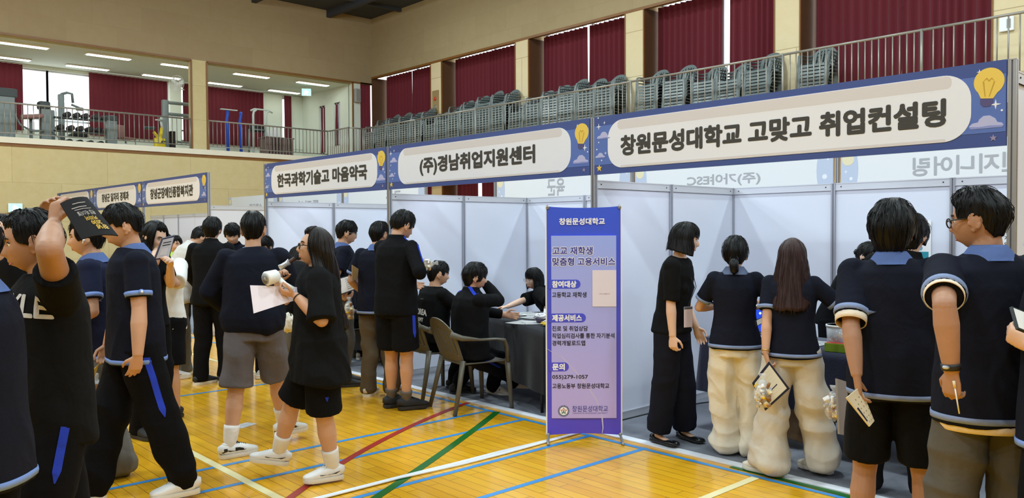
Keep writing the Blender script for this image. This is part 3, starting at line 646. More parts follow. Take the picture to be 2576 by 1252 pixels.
# crest
cx, cz = -.155, .23
plates(ban, 'crest_ring', [circle(cx, cz, .043, 28)], yb - .0006, yb, mat('crest_navy', (34, 52, 110), .5)); plates(ban, 'crest_disc', [circle(cx, cz, .031, 24)], yb - .0011, yb - .0004, M_bw)
plates(ban, 'crest_dots', [circle(cx + .037 * math.cos(a), cz + .037 * math.sin(a), .0028, 6) for a in np.linspace(0, 2 * math.pi, 21)[:-1]], yb - .0012, yb - .0004, M_bw)
def edge_star(r, w):
    pts = [(cx + (r if i % 2 == 0 else r * .5) * math.cos(R(90) + math.pi * i / 5), cz + (r if i % 2 == 0 else r * .5) * math.sin(R(90) + math.pi * i / 5)) for i in range(11)]; out = []
    for (a, c_) in zip(pts[:-1], pts[1:]):
        dx, dz = c_[0] - a[0], c_[1] - a[1]; l = math.hypot(dx, dz); nx, nz = -dz / l * w, dx / l * w
        out.append([(a[0] - nx, a[1] - nz), (c_[0] - nx, c_[1] - nz), (c_[0] + nx, c_[1] + nz), (a[0] + nx, a[1] + nz)])
    return out
es = edge_star(.024, .0022)
plates(ban, 'crest_star', es[:3] + es[7:], yb - .0016, yb - .001, mat('crest_red', (196, 92, 60), .5)); plates(ban, 'crest_star', es[3:7], yb - .0016, yb - .001, mat('crest_green', (40, 130, 80), .5))
plates(ban, 'crest_mark', [[(cx - .008, cz + .006), (cx - .003, cz + .006), (cx + .01, cz - .014), (cx + .005, cz - .014)], [(cx + .008, cz + .006), (cx + .003, cz + .006), (cx - .01, cz - .014), (cx - .005, cz - .014)]], yb - .0016, yb - .001, mat('crest_slate', (60, 70, 110), .5))
# pale swoosh line of the print
sw = [(-.275, .70), (-.24, .675), (-.17, .64), (-.06, .52), (.02, .42), (.09, .31), (.13, .2), (.14, .1), (.135, .06)]
plates(ban, 'curve_print', [[(x - .002, z) for x, z in sw] + [(x + .003 + .01 * math.sin(i / 8 * math.pi), z) for i, (x, z) in reversed(list(enumerate(sw)))]], yb - .0003, yb + .002, mat('banner_curve', (196, 186, 232), .45))
# white sheet taped to the banner (its code is left off)
sh = thing('paper_sheet', 'white sheet of paper taped on the upper right of the blue banner', 'paper', (-4.075 + .155 * .68, 4.49 + .155 * .73, 1.16), math.atan2(.42, .39))
link('sheet', bx((-.09, -.0075, -.14), (.09, -.0065, .135)), mat('pinkish_paper', (230, 220, 234), .7), sh); lettering(sh, 'CMU_JOBPLUS', 0, -.0075, -.045, .08, .009, mat('maroon_ink', (150, 70, 80), .6), .0)
for sx in (-1, 1):
    p = new(); rod(p, [(sx * (BW / 2 - .01), -.012, BH - .01), (sx * (BW / 2 - .01), .03, BH + .004)], .006); ball(p, (sx * (BW / 2 - .012), -.007, BH - .014), (.012, .004, .012)); link('grommet', p, M_steel, ban, True)
    p = new(); rod(p, [(sx * (BW / 2 - .01), -.01, .05), (sx * (BW / 2 - .005), -.10, .012), (sx * (BW / 2 - .005), -.14, .010)], .010); ball(p, (sx * (BW / 2 - .01), -.012, .052), .014); link('foot', p, M_steel, ban, True)
    p = new(); rod(p, [(sx * (BW / 2 - .01), .03, BH), (0, .06, .95), (-sx * (BW / 2 - .03), .25, .02)], .006); link('pole', p, M_black, ban, True)

# ---------------------------------------------------------------- tables under cloths
M_cloth = mat('black_tablecloth', (26, 28, 36), .8, bump=.25, bscale=120, sheen=.1, spec=.25)
M_cloth_navy = mat('navy_tablecloth', (30, 34, 58), .7, bump=.25, bscale=120, sheen=.15, spec=.3)
M_tabletop = mat('table_laminate', (190, 180, 160), .5)
def table(lab_t, lab_c, cx, cy, rz, L, W, H=.735, drop=.5, seed=0, m=M_cloth, open_ends=False):
    o = thing('folding_table', lab_t, 'table', (cx, cy, 0), rz, 'folding tables')
    link('tabletop', rbox(new(), (0, 0, H - .02), (L - .02, W - .02, .03), .006), M_tabletop, o)
    for sx in (-1, 1):
        b = new(); x = sx * (L / 2 - .22)
        for sy in (-1, 1): rod(b, [(x, sy * (W / 2 - .08), H - .035), (x, sy * (W / 2 - .08), .45), (x + sx * .05, sy * (W / 2 - .05), .25), (x + sx * .06, sy * (W / 2 - .05), .0075)], .014)
        rod(b, [(x + sx * .0, -(W / 2 - .08), .45), (x, W / 2 - .08, .45)], .011)
        link('leg', b, M_black, o, True)
    b = new(); per = []; n = 40; e = .012; l, w = L / 2 + e, W / 2 + e
    for (p, q, k) in (((-l, -w), (l, -w), n * 2), ((l, -w), (l, w), n), ((l, w), (-l, w), n * 2), ((-l, w), (-l, -w), n)):
        for i in range(k): per.append((p[0] + (q[0] - p[0]) * i / k, p[1] + (q[1] - p[1]) * i / k))
    N = len(per); nz = 9; rows = []
    s_ = np.arange(N) / N * (2 * (L + W))
    f1 = vnoise(np.stack([s_ / .16, s_ * 0 + seed, s_ * 0], 1), 5); f2 = vnoise(np.stack([s_ / .4, s_ * 0 + seed, s_ * 0 + 9], 1), 6)
    hem = H - drop + .03 * f2
    for j in range(nz + 1):
        t = j / nz; row = []
        for i, (x, y) in enumerate(per):
            nx = (1 if abs(x - l) < 1e-5 else -1 if abs(x + l) < 1e-5 else 0); ny = (1 if abs(y - w) < 1e-5 else -1 if abs(y + w) < 1e-5 else 0)
            a = (.022 * f1[i] + .02 * f2[i] + .02) * t
            row.append(b.verts.new((x + nx * a, y + ny * a, (H + .004) * (1 - t) + hem[i] * t)))
        rows.append(row)
    for j in range(nz):
        for i in range(N): b.faces.new((rows[j][i], rows[j][(i + 1) % N], rows[j + 1][(i + 1) % N], rows[j + 1][i]))
    b.faces.new(rows[0][::-1]) if False else None
    c = b.verts.new((0, 0, H + .004))
    for i in range(N): b.faces.new((rows[0][(i + 1) % N], rows[0][i], c))
    cl = link('tablecloth', b, m, None, True, (cx, cy, 0), rz); tag(cl, lab_c, 'tablecloth', 'dark tablecloths')
    return o
TA = R(-20)
table('folding table under black cloth between the seated students and woman', 'black cloth on the table before the two seated students', -5.40, 5.38, TA, 1.5, .68, seed=1, drop=.52)
table('folding table with black legs under navy cloth in the right booth', 'dark navy cloth on the table with the laptop', -2.75, 5.72, R(-4), 1.8, .66, seed=2, drop=.42, m=M_cloth_navy)
table('folding table in the left booth behind the boy with glasses', 'black cloth with papers on it, behind the boy with glasses', -8.75, 5.55, R(0), 1.8, .62, seed=3, drop=.6)
def on(cx, cy, rz, x, y, z): c, s = math.cos(rz), math.sin(rz); return (cx + c * x - s * y, cy + s * x + c * y, z)
def sheet(label, loc, rz, w=.21, h=.297, m=None, name='paper_sheet', cat='paper', lift=.0, group=None, lines=6, tilt=None, inkm=None):
    """a sheet with a slight curl, lying face up unless tilted"""
    b = new(); n = 8; rows = []
    for i in range(n + 1):
        u = i / n - .5; row = []
        for j in range(n + 1):
            v = j / n - .5; row.append(b.verts.new((u * w, v * h, lift * (u * u + .6 * v * v + .5 * u * v) * 4)))
        rows.append(row)
    for i in range(n):
        for j in range(n): b.faces.new((rows[i][j], rows[i + 1][j], rows[i + 1][j + 1], rows[i][j + 1]))
    bmesh.ops.solidify(b, geom=b.faces[:], thickness=.0008)
    o = tag(link(name, b, m or M_paper, None, False, loc), label, cat, group)
    o.rotation_euler = tilt if tilt else (0, 0, rz)
    if lines:
        b = new()
        for k in range(lines):
            z = h * (.38 - .76 * k / max(1, lines - 1)); x1 = w * (.4 if k % 3 else .2)
            f = [b.verts.new((px, py, lift * ((px / w) ** 2 + .6 * (py / h) ** 2 + .5 * px * py / w / h) * 4 + .0009)) for px, py in ((-w * .4, z - h * .012), (x1, z - h * .012), (x1, z + h * .012), (-w * .4, z + h * .012))]
            b.faces.new(f)
        link('print', b, inkm or mat('print_grey', (120, 122, 128), .7), o)
    return o
T2 = (-5.30, 5.33, TA)
tz = .7405
for i, (x, y, a, lb, ln) in enumerate(((-.72, .08, 12, 'printed sheet nearest the table corner by the raised elbow', 9), (-.52, .16, -8, 'printed sheet under the reaching arm of the laughing woman', 9), (-.34, .05, 22, 'printed sheet left of the wrapped bowl', 8), (-.60, -.12, 4, 'printed sheet at the near table edge by the elbow', 10), (-.28, .25, -30, 'white sheet lifted at the far table edge before the woman', 0), (.02, .22, 10, 'printed sheet behind the wrapped bowl', 6))):
    sheet(lb, on(*T2, x, y, tz + .0015 * i), TA + R(a), m=None, lines=ln, lift=.004 + (.03 if ln == 0 else 0), group='papers on the students\' table')
sheet('white sheet sticking out over the near edge under the bowl', on(*T2, -.02, -.24, tz + .0005), TA + R(35), lines=0, lift=.003, group="papers on the students' table")
sheet('white sheet directly beneath the wrapped bowl', on(*T2, .1, -.12, tz + .003), TA - R(15), .24, .3, lines=0, lift=.003, group="papers on the students' table")
M_wrap = mat('clear_wrap', (238, 240, 244), .12, spec=.8, alpha=.28); M_foil = mat('silver_wrapper', (205, 205, 210), .25, .6, bump=.8, bscale=40); M_choc = mat('cream_snack', (228, 206, 160), .5); M_brn = mat('brown_snack', (150, 104, 60), .5); M_yel = mat('yellow_wrapper', (236, 196, 40), .35); M_red = mat('red_wrapper', (190, 60, 50), .4)
def crumple(bm, c, r, seed, amp=.2, n=18):
    t = new(); bmesh.ops.create_icosphere(t, subdivisions=4, radius=1)
    P = np.array([v.co[:] for v in t.verts]); k = 1 + amp * np.abs(vnoise(P * 2.2 + seed, 3)) * 2 - amp + amp * .6 * vnoise(P * 5 + seed, 4)
    for v, q, s in zip(t.verts, P, k): v.co = Vector((q[0] * r[0] * s, q[1] * r[1] * s, q[2] * r[2] * s)) + Vector(c)
    return merge(bm, t)
def snack_bag(label, loc, rz=0, s=1., group='clear bags of snacks', tall=True, tiltm=None):
    """clear knotted bag, origin at its bottom, filled with small wrapped snacks"""
    o = thing('snack_bag', label, 'snack bag', loc, rz, group)
    if tiltm is not None: o.rotation_euler = tiltm
    rnd = random.Random(hash(label) % 999 if False else len(label)); b = [new() for _ in range(5)]
    for k in range(46):
        x, y, z = rnd.uniform(-.042, .042) * s, rnd.uniform(-.03, .03) * s, rnd.uniform(.018, .15) * s
        M = Matrix.Translation((x, y, z)) @ Euler((rnd.uniform(0, 6), rnd.uniform(0, 6), rnd.uniform(0, 6))).to_matrix().to_4x4()
        rbox(b[k % 5], (0, 0, 0), (.042 * s, .026 * s, .016 * s), .004 * s, M)
    for q, nm_, mm in zip(b, ('cream_snack', 'brown_snack', 'yellow_snack', 'white_snack', 'silver_snack'), (M_choc, M_brn, M_yel, M_paper, M_foil)): link(nm_, q, mm, o, True)
    w = new(); crumple(w, (0, 0, .085 * s), (.058 * s, .042 * s, .09 * s), len(label) * 1.3, .12)
    tube(w, [(0, 0, .155 * s), (0, 0, .18 * s), (.004 * s, 0, .19 * s), (.0, 0, .208 * s), (0, 0, .225 * s)], [(.04 * s, .03 * s), (.02 * s, .017 * s), (.010 * s, .010 * s), (.02 * s, .014 * s), (.026 * s, .007 * s)], (1, 0, 0), 16)
    link('clear_bag', w, M_wrap, o, True); return o
o = thing('snack_bowl', 'round bowl of snacks wrapped in clear film on the black table', 'snack bowl', on(*T2, .10, -.1, tz + .005))
b = new(); tube(b, [(0, 0, .0), (0, 0, .004), (0, 0, .05), (0, 0, .05), (0, 0, .008)], [.045, .05, .075, .071, .045], (1, 0, 0), 24); link('bowl', b, mat('dark_bowl', (70, 60, 84), .4), o, True)
b = new(); crumple(b, (0, 0, .055), (.078, .078, .04), 3.3, .22); link('clear_film', b, M_foil, o, True)
o = thing('snack_packet', 'yellow snack packet torn open beside the blue banner', 'snack packet', on(*T2, .36, -.12, tz + .004), .3)
b = new(); crumple(b, (0, 0, .02), (.11, .075, .022), 1.1, .18); link('wrapper', b, M_yel, o, True)
b = new(); crumple(b, (-.04, .0, .038), (.05, .04, .012), 2.1, .2); link('contents', b, M_paper, o, True)
# right booth: laptop, papers, snack tub
T1 = (-2.75, 5.72, R(-4))
lp = thing('laptop', 'open laptop with a blue screen on the navy table', 'laptop', (-3.28, 5.73, .7405), R(12))
link('keyboard_base', rbox(new(), (0, 0, .01), (.36, .25, .018), .004), mat('silver_case', (190, 192, 196), .35, .5), lp)
Ms = Matrix.Translation((0, .12, .02)) @ Matrix.Rotation(R(-12), 4, 'X')
link('lid', rbox(new(), (0, .004, .125), (.36, .008, .245), .003, Ms), mat('laptop_black', (18, 18, 20), .4), lp)
b = new(); box(b, (-.17, -.0015, .012), (.17, -.0005, .238), Ms); s_ = link('screen', b, mat('blue_screen', (28, 66, 190), .3, emit=((26, 60, 185), .7)), lp)
b = new()
for px, pz, rr in ((-.02, .10, .022), (-.045, .07, .015), (.05, .13, .018), (-.09, .16, .01)):
    vs = [b.verts.new(Ms @ Vector((px + rr * math.cos(t), -.002, pz + rr * math.sin(t)))) for t in np.linspace(0, 6.283, 17)[:-1]]; b.faces.new(vs)
link('icon', b, mat('screen_white', (200, 230, 255), .4, emit=((190, 225, 255), .9)), lp)
b = new()
for r_ in range(5):
    for q in range(13): box(b, (-.155 + q * .024, .0 - .02 * r_ + .08, .019), (-.135 + q * .024, .016 - .02 * r_ + .08, .0205))
link('keys', b, M_black, lp)
for i, (x, y, a, lb) in enumerate(((-.30, -.12, 8, 'white form with grey lines before the laptop'), (-.12, -.05, -6, 'white form half under the first one, right of the laptop'))): sheet(lb, on(*T1, x, y, tz + .002 * i), R(a), .23, .32, lines=11, lift=.004, group='forms on the navy table')
tb = thing('snack_tub', 'clear plastic tub of wrapped sweets behind the long-haired girl', 'snack tub', on(*T1, .17, -.18, .7405))
b = new(); tube(b, [(0, 0, 0), (0, 0, .17), (0, 0, .17), (0, 0, .005)], [.075, .085, .081, .071], (1, 0, 0), 24); link('tub', b, M_wrap, tb, True)
link('rim', tube(new(), [(0, 0, .165), (0, 0, .18), (0, 0, .18), (0, 0, .165)], [.088, .088, .08, .08], (1, 0, 0), 24, closed=True), M_white, tb, True)
bs = [new() for _ in range(4)]; rnd = random.Random(5)
for k in range(44): rbox(bs[k % 4], (0, 0, 0), (.04, .024, .016), .004, Matrix.Translation((rnd.uniform(-.045, .045), rnd.uniform(-.045, .045), rnd.uniform(.015, .125))) @ Euler((rnd.uniform(0, 6), rnd.uniform(0, 6), 0)).to_matrix().to_4x4())
for q, nm_, mm in zip(bs, ('yellow_sweet', 'blue_sweet', 'silver_sweet', 'brown_sweet'), (M_yel, mat('blue_sweet', (50, 60, 120), .4), M_foil, M_choc)): link(nm_, q, mm, tb, True)
o = thing('sweet_box', 'small green and red box of sweets on the navy table edge', 'sweet box', on(*T1, .20, -.27, .7405), R(8)); link('box', rbox(new(), (0, 0, .03), (.14, .07, .06), .004), mat('leaf_green', (120, 150, 30), .4), o); link('lid_print', bx((-.066, -.031, .0602), (.066, .031, .062)), M_red, o)
# posters on the back wall of the right booth
ps = thing('poster', 'teal and white poster taped to the back panel of the right booth', 'poster', (-2.62, 6.938, 1.30), 0)
link('sheet', bx((-.13, -.002, -.28), (.13, 0, .36)), M_paper, ps)
link('teal_field', bx((-.125, -.0028, -.28), (.112, -.002, .105)), mat('teal_print', (36, 140, 158), .5), ps)
link('white_field', bx((-.09, -.0034, -.28), (.09, -.0028, .0)), M_paper, ps)
plates(ps, 'oval_print', [circle(.02, .01, .055, 20, .032)], -.0045, -.0034, mat('poster_black', (24, 26, 34), .5))
lettering(ps, '참여방법', .02, -.0045, .01, .075, .02, M_paper, .03); lettering(ps, '학교', .04, -.002, .265, .07, .032, mat('poster_teal_ink', (70, 150, 165), .5), .02); lettering(ps, '간식', .035, -.002, .222, .07, .034, mat('poster_black', (24, 26, 34), .5), .03)
plates(ps, 'dish_print', [rrect(-.03, .115, .065, .155, .018, 4)], -.0028, -.002, mat('poster_blue_dish', (110, 160, 176), .5)); plates(ps, 'berry_print', [circle(.01, .19, .013, 10)], -.0028, -.002, mat('poster_berry', (120, 60, 90), .5))
plates(ps, 'bread_print', [rrect(.05, -.05, .085, -.015, .004, 3), circle(-.05, -.02, .02, 10)], -.0044, -.0034, mat('poster_tan', (196, 150, 80), .5))
for z in (.085, .07): plates(ps, 'line_print', [rrect(-.1, z - .004, .04, z + .004, .001, 1)], -.0034, -.0028, mat('poster_pale', (190, 226, 232), .5))
ps = thing('poster', 'white poster with small vertical print at the right edge of the back panel', 'poster', (-1.99, 6.938, 1.42), 0)
link('sheet', bx((-.12, -.002, -.2), (.075, 0, .28)), M_paper, ps)
for k, ch in enumerate('공학계열'): lettering(ps, ch, .045, -.002, .2 - .05 * k, .03, .034, mat('poster_black', (24, 26, 34), .5), .02)
o = thing('storage_bin', 'dark blue plastic bin on the carpet behind the boy in grey trousers', 'bin', (-2.02, 6.2, .0075), R(10)); b = new()
tube(b, [(0, 0, 0), (0, 0, .5), (0, 0, .5), (0, 0, .02)], [(.17, .17), (.2, .2), (.185, .185), (.16, .16)], (1, 0, 0), 4); link('bucket', b, mat('royal_blue_plastic', (28, 40, 130), .4), o); link('rim', tube(new(), [(0, 0, .48), (0, 0, .51), (0, 0, .51), (0, 0, .48)], [.215, .215, .19, .19], (1, 0, 0), 4, closed=True), mat('royal_blue_plastic', (28, 40, 130), .4), o)
o = thing('cardboard_box', 'brown cardboard box on the carpet beneath the navy table', 'box', (-2.95, 5.75, .0075), R(-20)); link('carton', rbox(new(), (0, 0, .16), (.34, .26, .32), .006), mat('cardboard', (150, 116, 82), .8), o); link('flap', bx((-.17, -.15, .315), (.17, -.125, .325)), mat('cardboard', (150, 116, 82), .8), o)
# left booth papers
for i, (x, y, a, lb) in enumerate(((-8.15, 5.42, 5, 'printed sheet on the left booth table, nearest the standing boys'), (-8.3, 5.6, 20, 'printed sheet further back on the left booth table'), (-8.5, 5.45, -10, 'printed sheet at middle of the left booth table'))): sheet(lb, (x, y, tz + .002 * i), R(a), .25, .34, lines=8, lift=.004, group='papers on the left booth table')
sheet('white card lying on the court beside the patterned sneakers', (-6.335, 2.83, .003), R(20), .12, .17, lines=4, lift=.001, name='paper_card')

# ---------------------------------------------------------------- plastic armchairs
M_chair = mat('grey_green_plastic', (104, 112, 110), .36, spec=.5); M_chair_olive = mat('olive_grey_plastic', (92, 86, 72), .42, spec=.5)
def chair_parts(hi=True):
    """moulded armchair facing +y"""
    def lattice(P, mask, th):
        b = new(); n, m_ = len(P), len(P[0]); V = [[b.verts.new(P[i][j]) for j in range(m_)] for i in range(n)]
        for i in range(n - 1):
            for j in range(m_ - 1):
                if mask(i, j): b.faces.new((V[i][j], V[i + 1][j], V[i + 1][j + 1], V[i][j + 1]))
        for v in [v for v in b.verts if not v.link_faces]: b.verts.remove(v)
        bmesh.ops.recalc_face_normals(b, faces=b.faces[:]); bmesh.ops.solidify(b, geom=b.faces[:], thickness=th); return b
    nu, nv = (22, 14) if hi else (14, 6)
    # back: u across, v up; the top edge is an arch
    P = []
    for i in range(nu + 1):
        u = i / nu * 2 - 1; col = []
        for j in range(nv + 1):
            v = j / nv; top = .83 - .13 * abs(u) ** 2.6; z = .43 + (top - .43) * v
            hw = .205 + .015 * v; y = -.20 - .15 * v - .03 * (1 - u * u) * v + .0 + .05 * abs(u) ** 3 * v
            col.append((u * hw, y, z))
        P.append(col)
    def mk(i, j):
        f = (i + .5) / nu * 2 - 1; v = (j + .5) / nv
        if .22 < v < .76 and abs(f) < .80:
            k = (f + 1) / 2 * nu
            return (i % 3 != 1) if hi else (i % 2 == 0)
        return True
    back = lattice(P, mk, .010)
    P = []; n = 10 if hi else 6
    for i in range(n + 1):
        u = i / n * 2 - 1; col = []
        for j in range(n + 2):
            v = j / n; hw = .20 + .035 * min(v, 1)
            if j <= n: col.append((u * hw, -.21 + .44 * v, .435 - .022 * (1 - u * u) * math.sin(math.pi * min(1, v * .9)) + .006 * v))
            else: col.append((u * hw * 1.0, .25, .388))
        P.append(col)
    seat = lattice(P, lambda i, j: True, .012)
    arms, legs = [], []
    k = 10 if hi else 6
    for s in (-1, 1):
        b = new(); tube(b, [(s * .205, -.335, .70), (s * .245, -.24, .665), (s * .272, -.08, .645), (s * .278, .08, .64), (s * .272, .17, .625), (s * .262, .205, .56), (s * .252, .222, .43)], [(.012, .03), (.02, .026), (.027, .012), (.028, .011), (.027, .015), (.026, .016), (.026, .02)], (1, 0, 0), k); arms.append(b)
        b = new(); tube(b, [(s * .235, .225, .45), (s * .248, .238, .25), (s * .262, .255, 0)], [(.034, .026), (.028, .022), (.021, .018)], (1, 0, 0), k); legs.append(b)
        b = new(); tube(b, [(s * .195, -.205, .46), (s * .215, -.25, .25), (s * .235, -.31, 0)], [(.034, .022), (.028, .02), (.021, .018)], (1, 0, 0), k); legs.append(b)
    return seat, back, arms, legs
def chair(label, loc, rz, m, group):
    o = thing('plastic_chair', label, 'chair', loc, rz, group); seat, back, arms, legs = chair_parts(True)
    link('seat', seat, m, o, True); link('backrest', back, m, o, False)
    for a in arms: link('armrest', a, m, o, True)
    for l in legs: link('leg', l, m, o, True)
    return o
chair('olive grey plastic armchair under the student with his hand at his hair', (-5.56, 4.63, .003), R(-10), M_chair_olive, 'armchairs at the students\' table')
chair('olive grey plastic armchair under the student in the army shirt', (-6.27, 4.76, .003), R(-4), M_chair_olive, "armchairs at the students' table")
chair('plastic armchair half hidden behind the boy with the brochure', (-8.42, 5.12, .007), R(8), M_chair_olive, 'armchair at the left booth table')
seat, back, arms, legs = chair_parts(False)
for q in [back] + arms + legs: merge(seat, q)
sm = bpy.data.meshes.new('stacked_chair'); bmesh.ops.recalc_face_normals(seat, faces=seat.faces[:]); seat.to_mesh(sm); seat.free(); sm.materials.append(M_chair)
STACKS = [[(-21.2, 9), (-20.5, 11), (-19.9, 11), (-19.32, 10), (-18.74, 11)], [(-18.13, 8), (-17.56, 9), (-16.99, 11), (-16.42, 12), (-15.85, 13), (-15.22, 12)], [(-14.52, 7), (-13.96, 9), (-13.39, 10), (-12.83, 11), (-12.27, 10), (-11.7, 10)], [(-10.54, 9), (-9.85, 9), (-9.12, 7), (-8.55, 6), (-7.97, 8)], [(-6.89, 7)]]
where = ['in the hall corner', 'right of the alarm panel', 'by the narrow bright slit', 'by the widest bright slit', 'near the right end']
rs = random.Random(11); c0 = None
for bay, q in enumerate(STACKS):
    for si, (x, n) in enumerate(q):
        jr = R(rs.uniform(-4, 4)); jy = rs.uniform(-.03, .03)
        for k in range(n):
            loc = (x + rs.uniform(-.006, .006), 13.78 + jy + .004 * k, 3.7 + .062 * k); rz = R(180) + jr + R(rs.uniform(-1, 1))
            if c0 is None: o = c0 = link('plastic_chair', sm, None)
            else: o = c0.copy(); COL.objects.link(o)
            o.location = loc; o.rotation_euler = (R(0), 0, rz)
            st = ('lone stack' if len(q) == 1 else ORD[si + 1] + ' stack from left')
            lv = 'bottom' if k == 0 else 'top' if k == n - 1 else ORD[k + 1] + ' up'
            tag(o, 'grey chair, %s of %s %s' % (lv, st, where[bay]), 'chair', 'stacked grey chairs on the balcony')

# ---------------------------------------------------------------- fitness room equipment
M_gsteel = mat('grey_machine_paint', (120, 128, 126), .45, .2); M_gdark = mat('dark_machine_pad', (58, 66, 66), .55); M_pad = mat('dusty_pink_pad', (150, 110, 104), .6); M_blk = mat('rubber_black', (36, 30, 32), .6); M_yellow = mat('yellow_bike_paint', (226, 196, 30), .4); M_bluep = mat('blue_machine_paint', (26, 74, 190), .4); M_wht = mat('white_machine_paint', (196, 206, 200), .4)
G = 3.7
o = thing('weight_machine', 'tall grey weight machine with a slanted pink pad at far left', 'gym machine', (-22.9, 4.3, G))
link('tower', bx((-.2, -.22, 0), (.2, .12, 1.2)), M_gsteel, o); link('cap', rbox(new(), (0, -.02, 1.3), (.42, .4, .22), .03), M_gdark, o)
b = new(); rbox(b, (0, 0, 0), (.3, .5, .1), .03, Matrix.Translation((.05, .5, .78)) @ Matrix.Rotation(R(8), 4, 'X')); link('pad', b, M_pad, o, True)
b = new(); rod(b, [(0, .1, .9), (.1, .25, .55), (.1, .5, .42), (.1, .8, .45)], .025); rod(b, [(0, .5, .75), (0, .5, .0)], .04); rod(b, [(-.2, .5, .02), (.3, .5, .02)], .03); link('frame', b, M_gsteel, o, True)
o = thing('weight_machine', 'grey upright gym tower with a dark rounded head, second from left', 'gym machine', (-23.0, 5.13, G))
link('tower', bx((-.12, -.1, 0), (.12, .12, 1.02)), M_gsteel, o); link('head', rbox(new(), (0, -.02, 1.1), (.3, .26, .2), .05), M_gdark, o, True); b = new(); rod(b, [(.0, .1, .5), (.1, .3, .3), (.1, .35, 0)], .02); rod(b, [(0, 0, .05), (.3, 0, .05)], .03); link('frame', b, M_gsteel, o, True)
o = thing('weight_machine', 'gym machine with raised handle standing before the bright window', 'gym machine', (-24.1, 5.92, G))
b = new(); rbox(b, (0, -.15, .8), (.16, .14, 1.6), .03); link('column', b, M_gsteel, o); b = new(); rod(b, [(0, -.15, 1.6), (0, .0, 1.66), (0, .12, 1.64), (0, .14, 1.4)], .035); rod(b, [(0, .1, 1.35), (0, .3, 1.28)], .03); rbox(b, (0, .3, 1.25), (.1, .18, .09), .02); link('handle', b, M_gsteel, o, True); link('seat', rbox(new(), (.2, .2, .5), (.4, .4, .1), .03), M_gdark, o)
rk = thing('dumbbell_rack', 'three tier grey dumbbell rack behind the railing', 'rack', (-23.15, 6.05, G))
for s in (-1, 1): link('upright', bx((-.06, s * .72 - .05, 0), (.06, s * .72 + .05, 1.02)), M_gsteel, rk)
for z in (.16, .52, .86): link('shelf', bx((-.16, -.7, z - .02), (.16, .7, z)), M_gdark, rk)
def dumbbell(): 
    b = []
    for s in (-1, 1): b.append(tube(new(), [(s * .16, 0, 0), (s * .15, 0, 0), (s * .06, 0, 0), (s * .05, 0, 0)], [.05, .075, .075, .06], (0, 1, 0), 12))
    g = new(); rod(g, [(-.06, 0, 0), (.06, 0, 0)], .016); return b, g
db, dg_ = dumbbell(); d0 = None
for tier, z, ys_ in (('top', .86, (-.38, -.16, .05, .3, .52)), ('middle', .52, (-.55, -.3, -.08, .14, .36, .58)), ('lowest', .16, (-.35, -.1, .15, .4))):
    for i, y in enumerate(ys_):
        if d0 is None:
            d0 = o = thing('dumbbell', '', 'dumbbell'); [link('weight', q, M_blk, o, True) for q in db]; link('grip', dg_, M_steel, o, True)
        else: o = copy_tree(d0)
        o.location = (-23.15, 6.05 + y, G + z + .075); tag(o, 'black dumbbell, %s from left on the %s tier of the rack' % (ORD[i + 1], tier), 'dumbbell', 'dumbbells on the rack')
o = thing('machine_post', 'grey boxy machine post at the right end of the dumbbell rack', 'gym machine', (-22.75, 6.62, G)); link('column', bx((-.1, -.12, 0), (.1, .12, .82)), M_gsteel, o); link('cap', rbox(new(), (0, 0, .88), (.22, .26, .14), .03), M_gdark, o); b = new(); rod(b, [(0, .1, .2), (.1, .35, .22)], .03); link('arm', b, M_wht, o, True)
o = thing('gym_chair', 'small chair with dusty pink back between rack and yellow bike', 'chair', (-23.1, 7.05, G), R(-60)); link('backrest', rbox(new(), (0, -.16, .62), (.36, .04, .36), .03), M_pad, o, True); link('seat', rbox(new(), (0, .05, .42), (.38, .38, .05), .02), M_pad, o, True)
for sx in (-1, 1):
    for sy in (-1, 1): link('leg', rod(new(), [(sx * .16, .05 + sy * .16, .42), (sx * .18, .05 + sy * .2, 0)], .014), M_steel, o, True)
o = thing('exercise_bike', 'bright yellow exercise bike beside the tall cable machine', 'exercise bike', (-22.75, 7.8, G))
b = new(); rod(b, [(0, -.18, .05), (0, .05, .35), (0, .12, .75)], .045); rod(b, [(0, .3, .05), (0, .08, .4), (0, -.1, .62)], .04); rbox(b, (0, .05, .3), (.12, .3, .34), .05); link('frame', b, M_yellow, o, True)
b = new(); rod(b, [(0, .12, .75), (0, .1, .92)], .03); rod(b, [(-.18, .02, .98), (0, .1, .95), (.18, .02, .98)], .022); rbox(b, (0, .12, 1.0), (.16, .05, .1), .02); link('handlebar', b, M_wht, o, True)
link('saddle', rbox(new(), (0, -.2, .72), (.2, .26, .08), .035), M_gdark, o, True); b = new(); rod(b, [(-.25, -.2, .025), (.25, -.2, .025)], .03); rod(b, [(-.25, .32, .025), (.25, .32, .025)], .03); link('foot_bar', b, M_gdark, o, True)
b = new(); rod(b, [(-.16, .0, .22), (-.08, 0, .22), (.08, .1, .36), (.16, .1, .36)], .015); rbox(b, (-.18, 0, .22), (.08, .1, .03), .01); rbox(b, (.18, .1, .36), (.08, .1, .03), .01); link('pedal', b, M_gdark, o, True)
o = thing('cable_machine', 'tall grey cable machine frame with a double top beam', 'gym machine', (-23.0, 8.12, G))
b = new(); rbox(b, (0, -.02, .78), (.14, .16, 1.56), .02); rbox(b, (0, 0, .03), (.5, .2, .06), .02); link('column', b, M_gsteel, o)
b = new(); rbox(b, (0, .4, 1.5), (.1, .95, .09), .03); rbox(b, (0, .4, 1.18), (.08, .85, .09), .03); link('top_beam', b, M_gsteel, o, True); link('weight_stack', bx((-.1, .1, .1), (.1, .22, .7)), M_blk, o); b = new(); rod(b, [(0, .3, .42), (0, .8, .42)], .03); rod(b, [(0, .78, 1.18), (0, .78, 0)], .04); link('rear_post', b, M_gsteel, o, True)
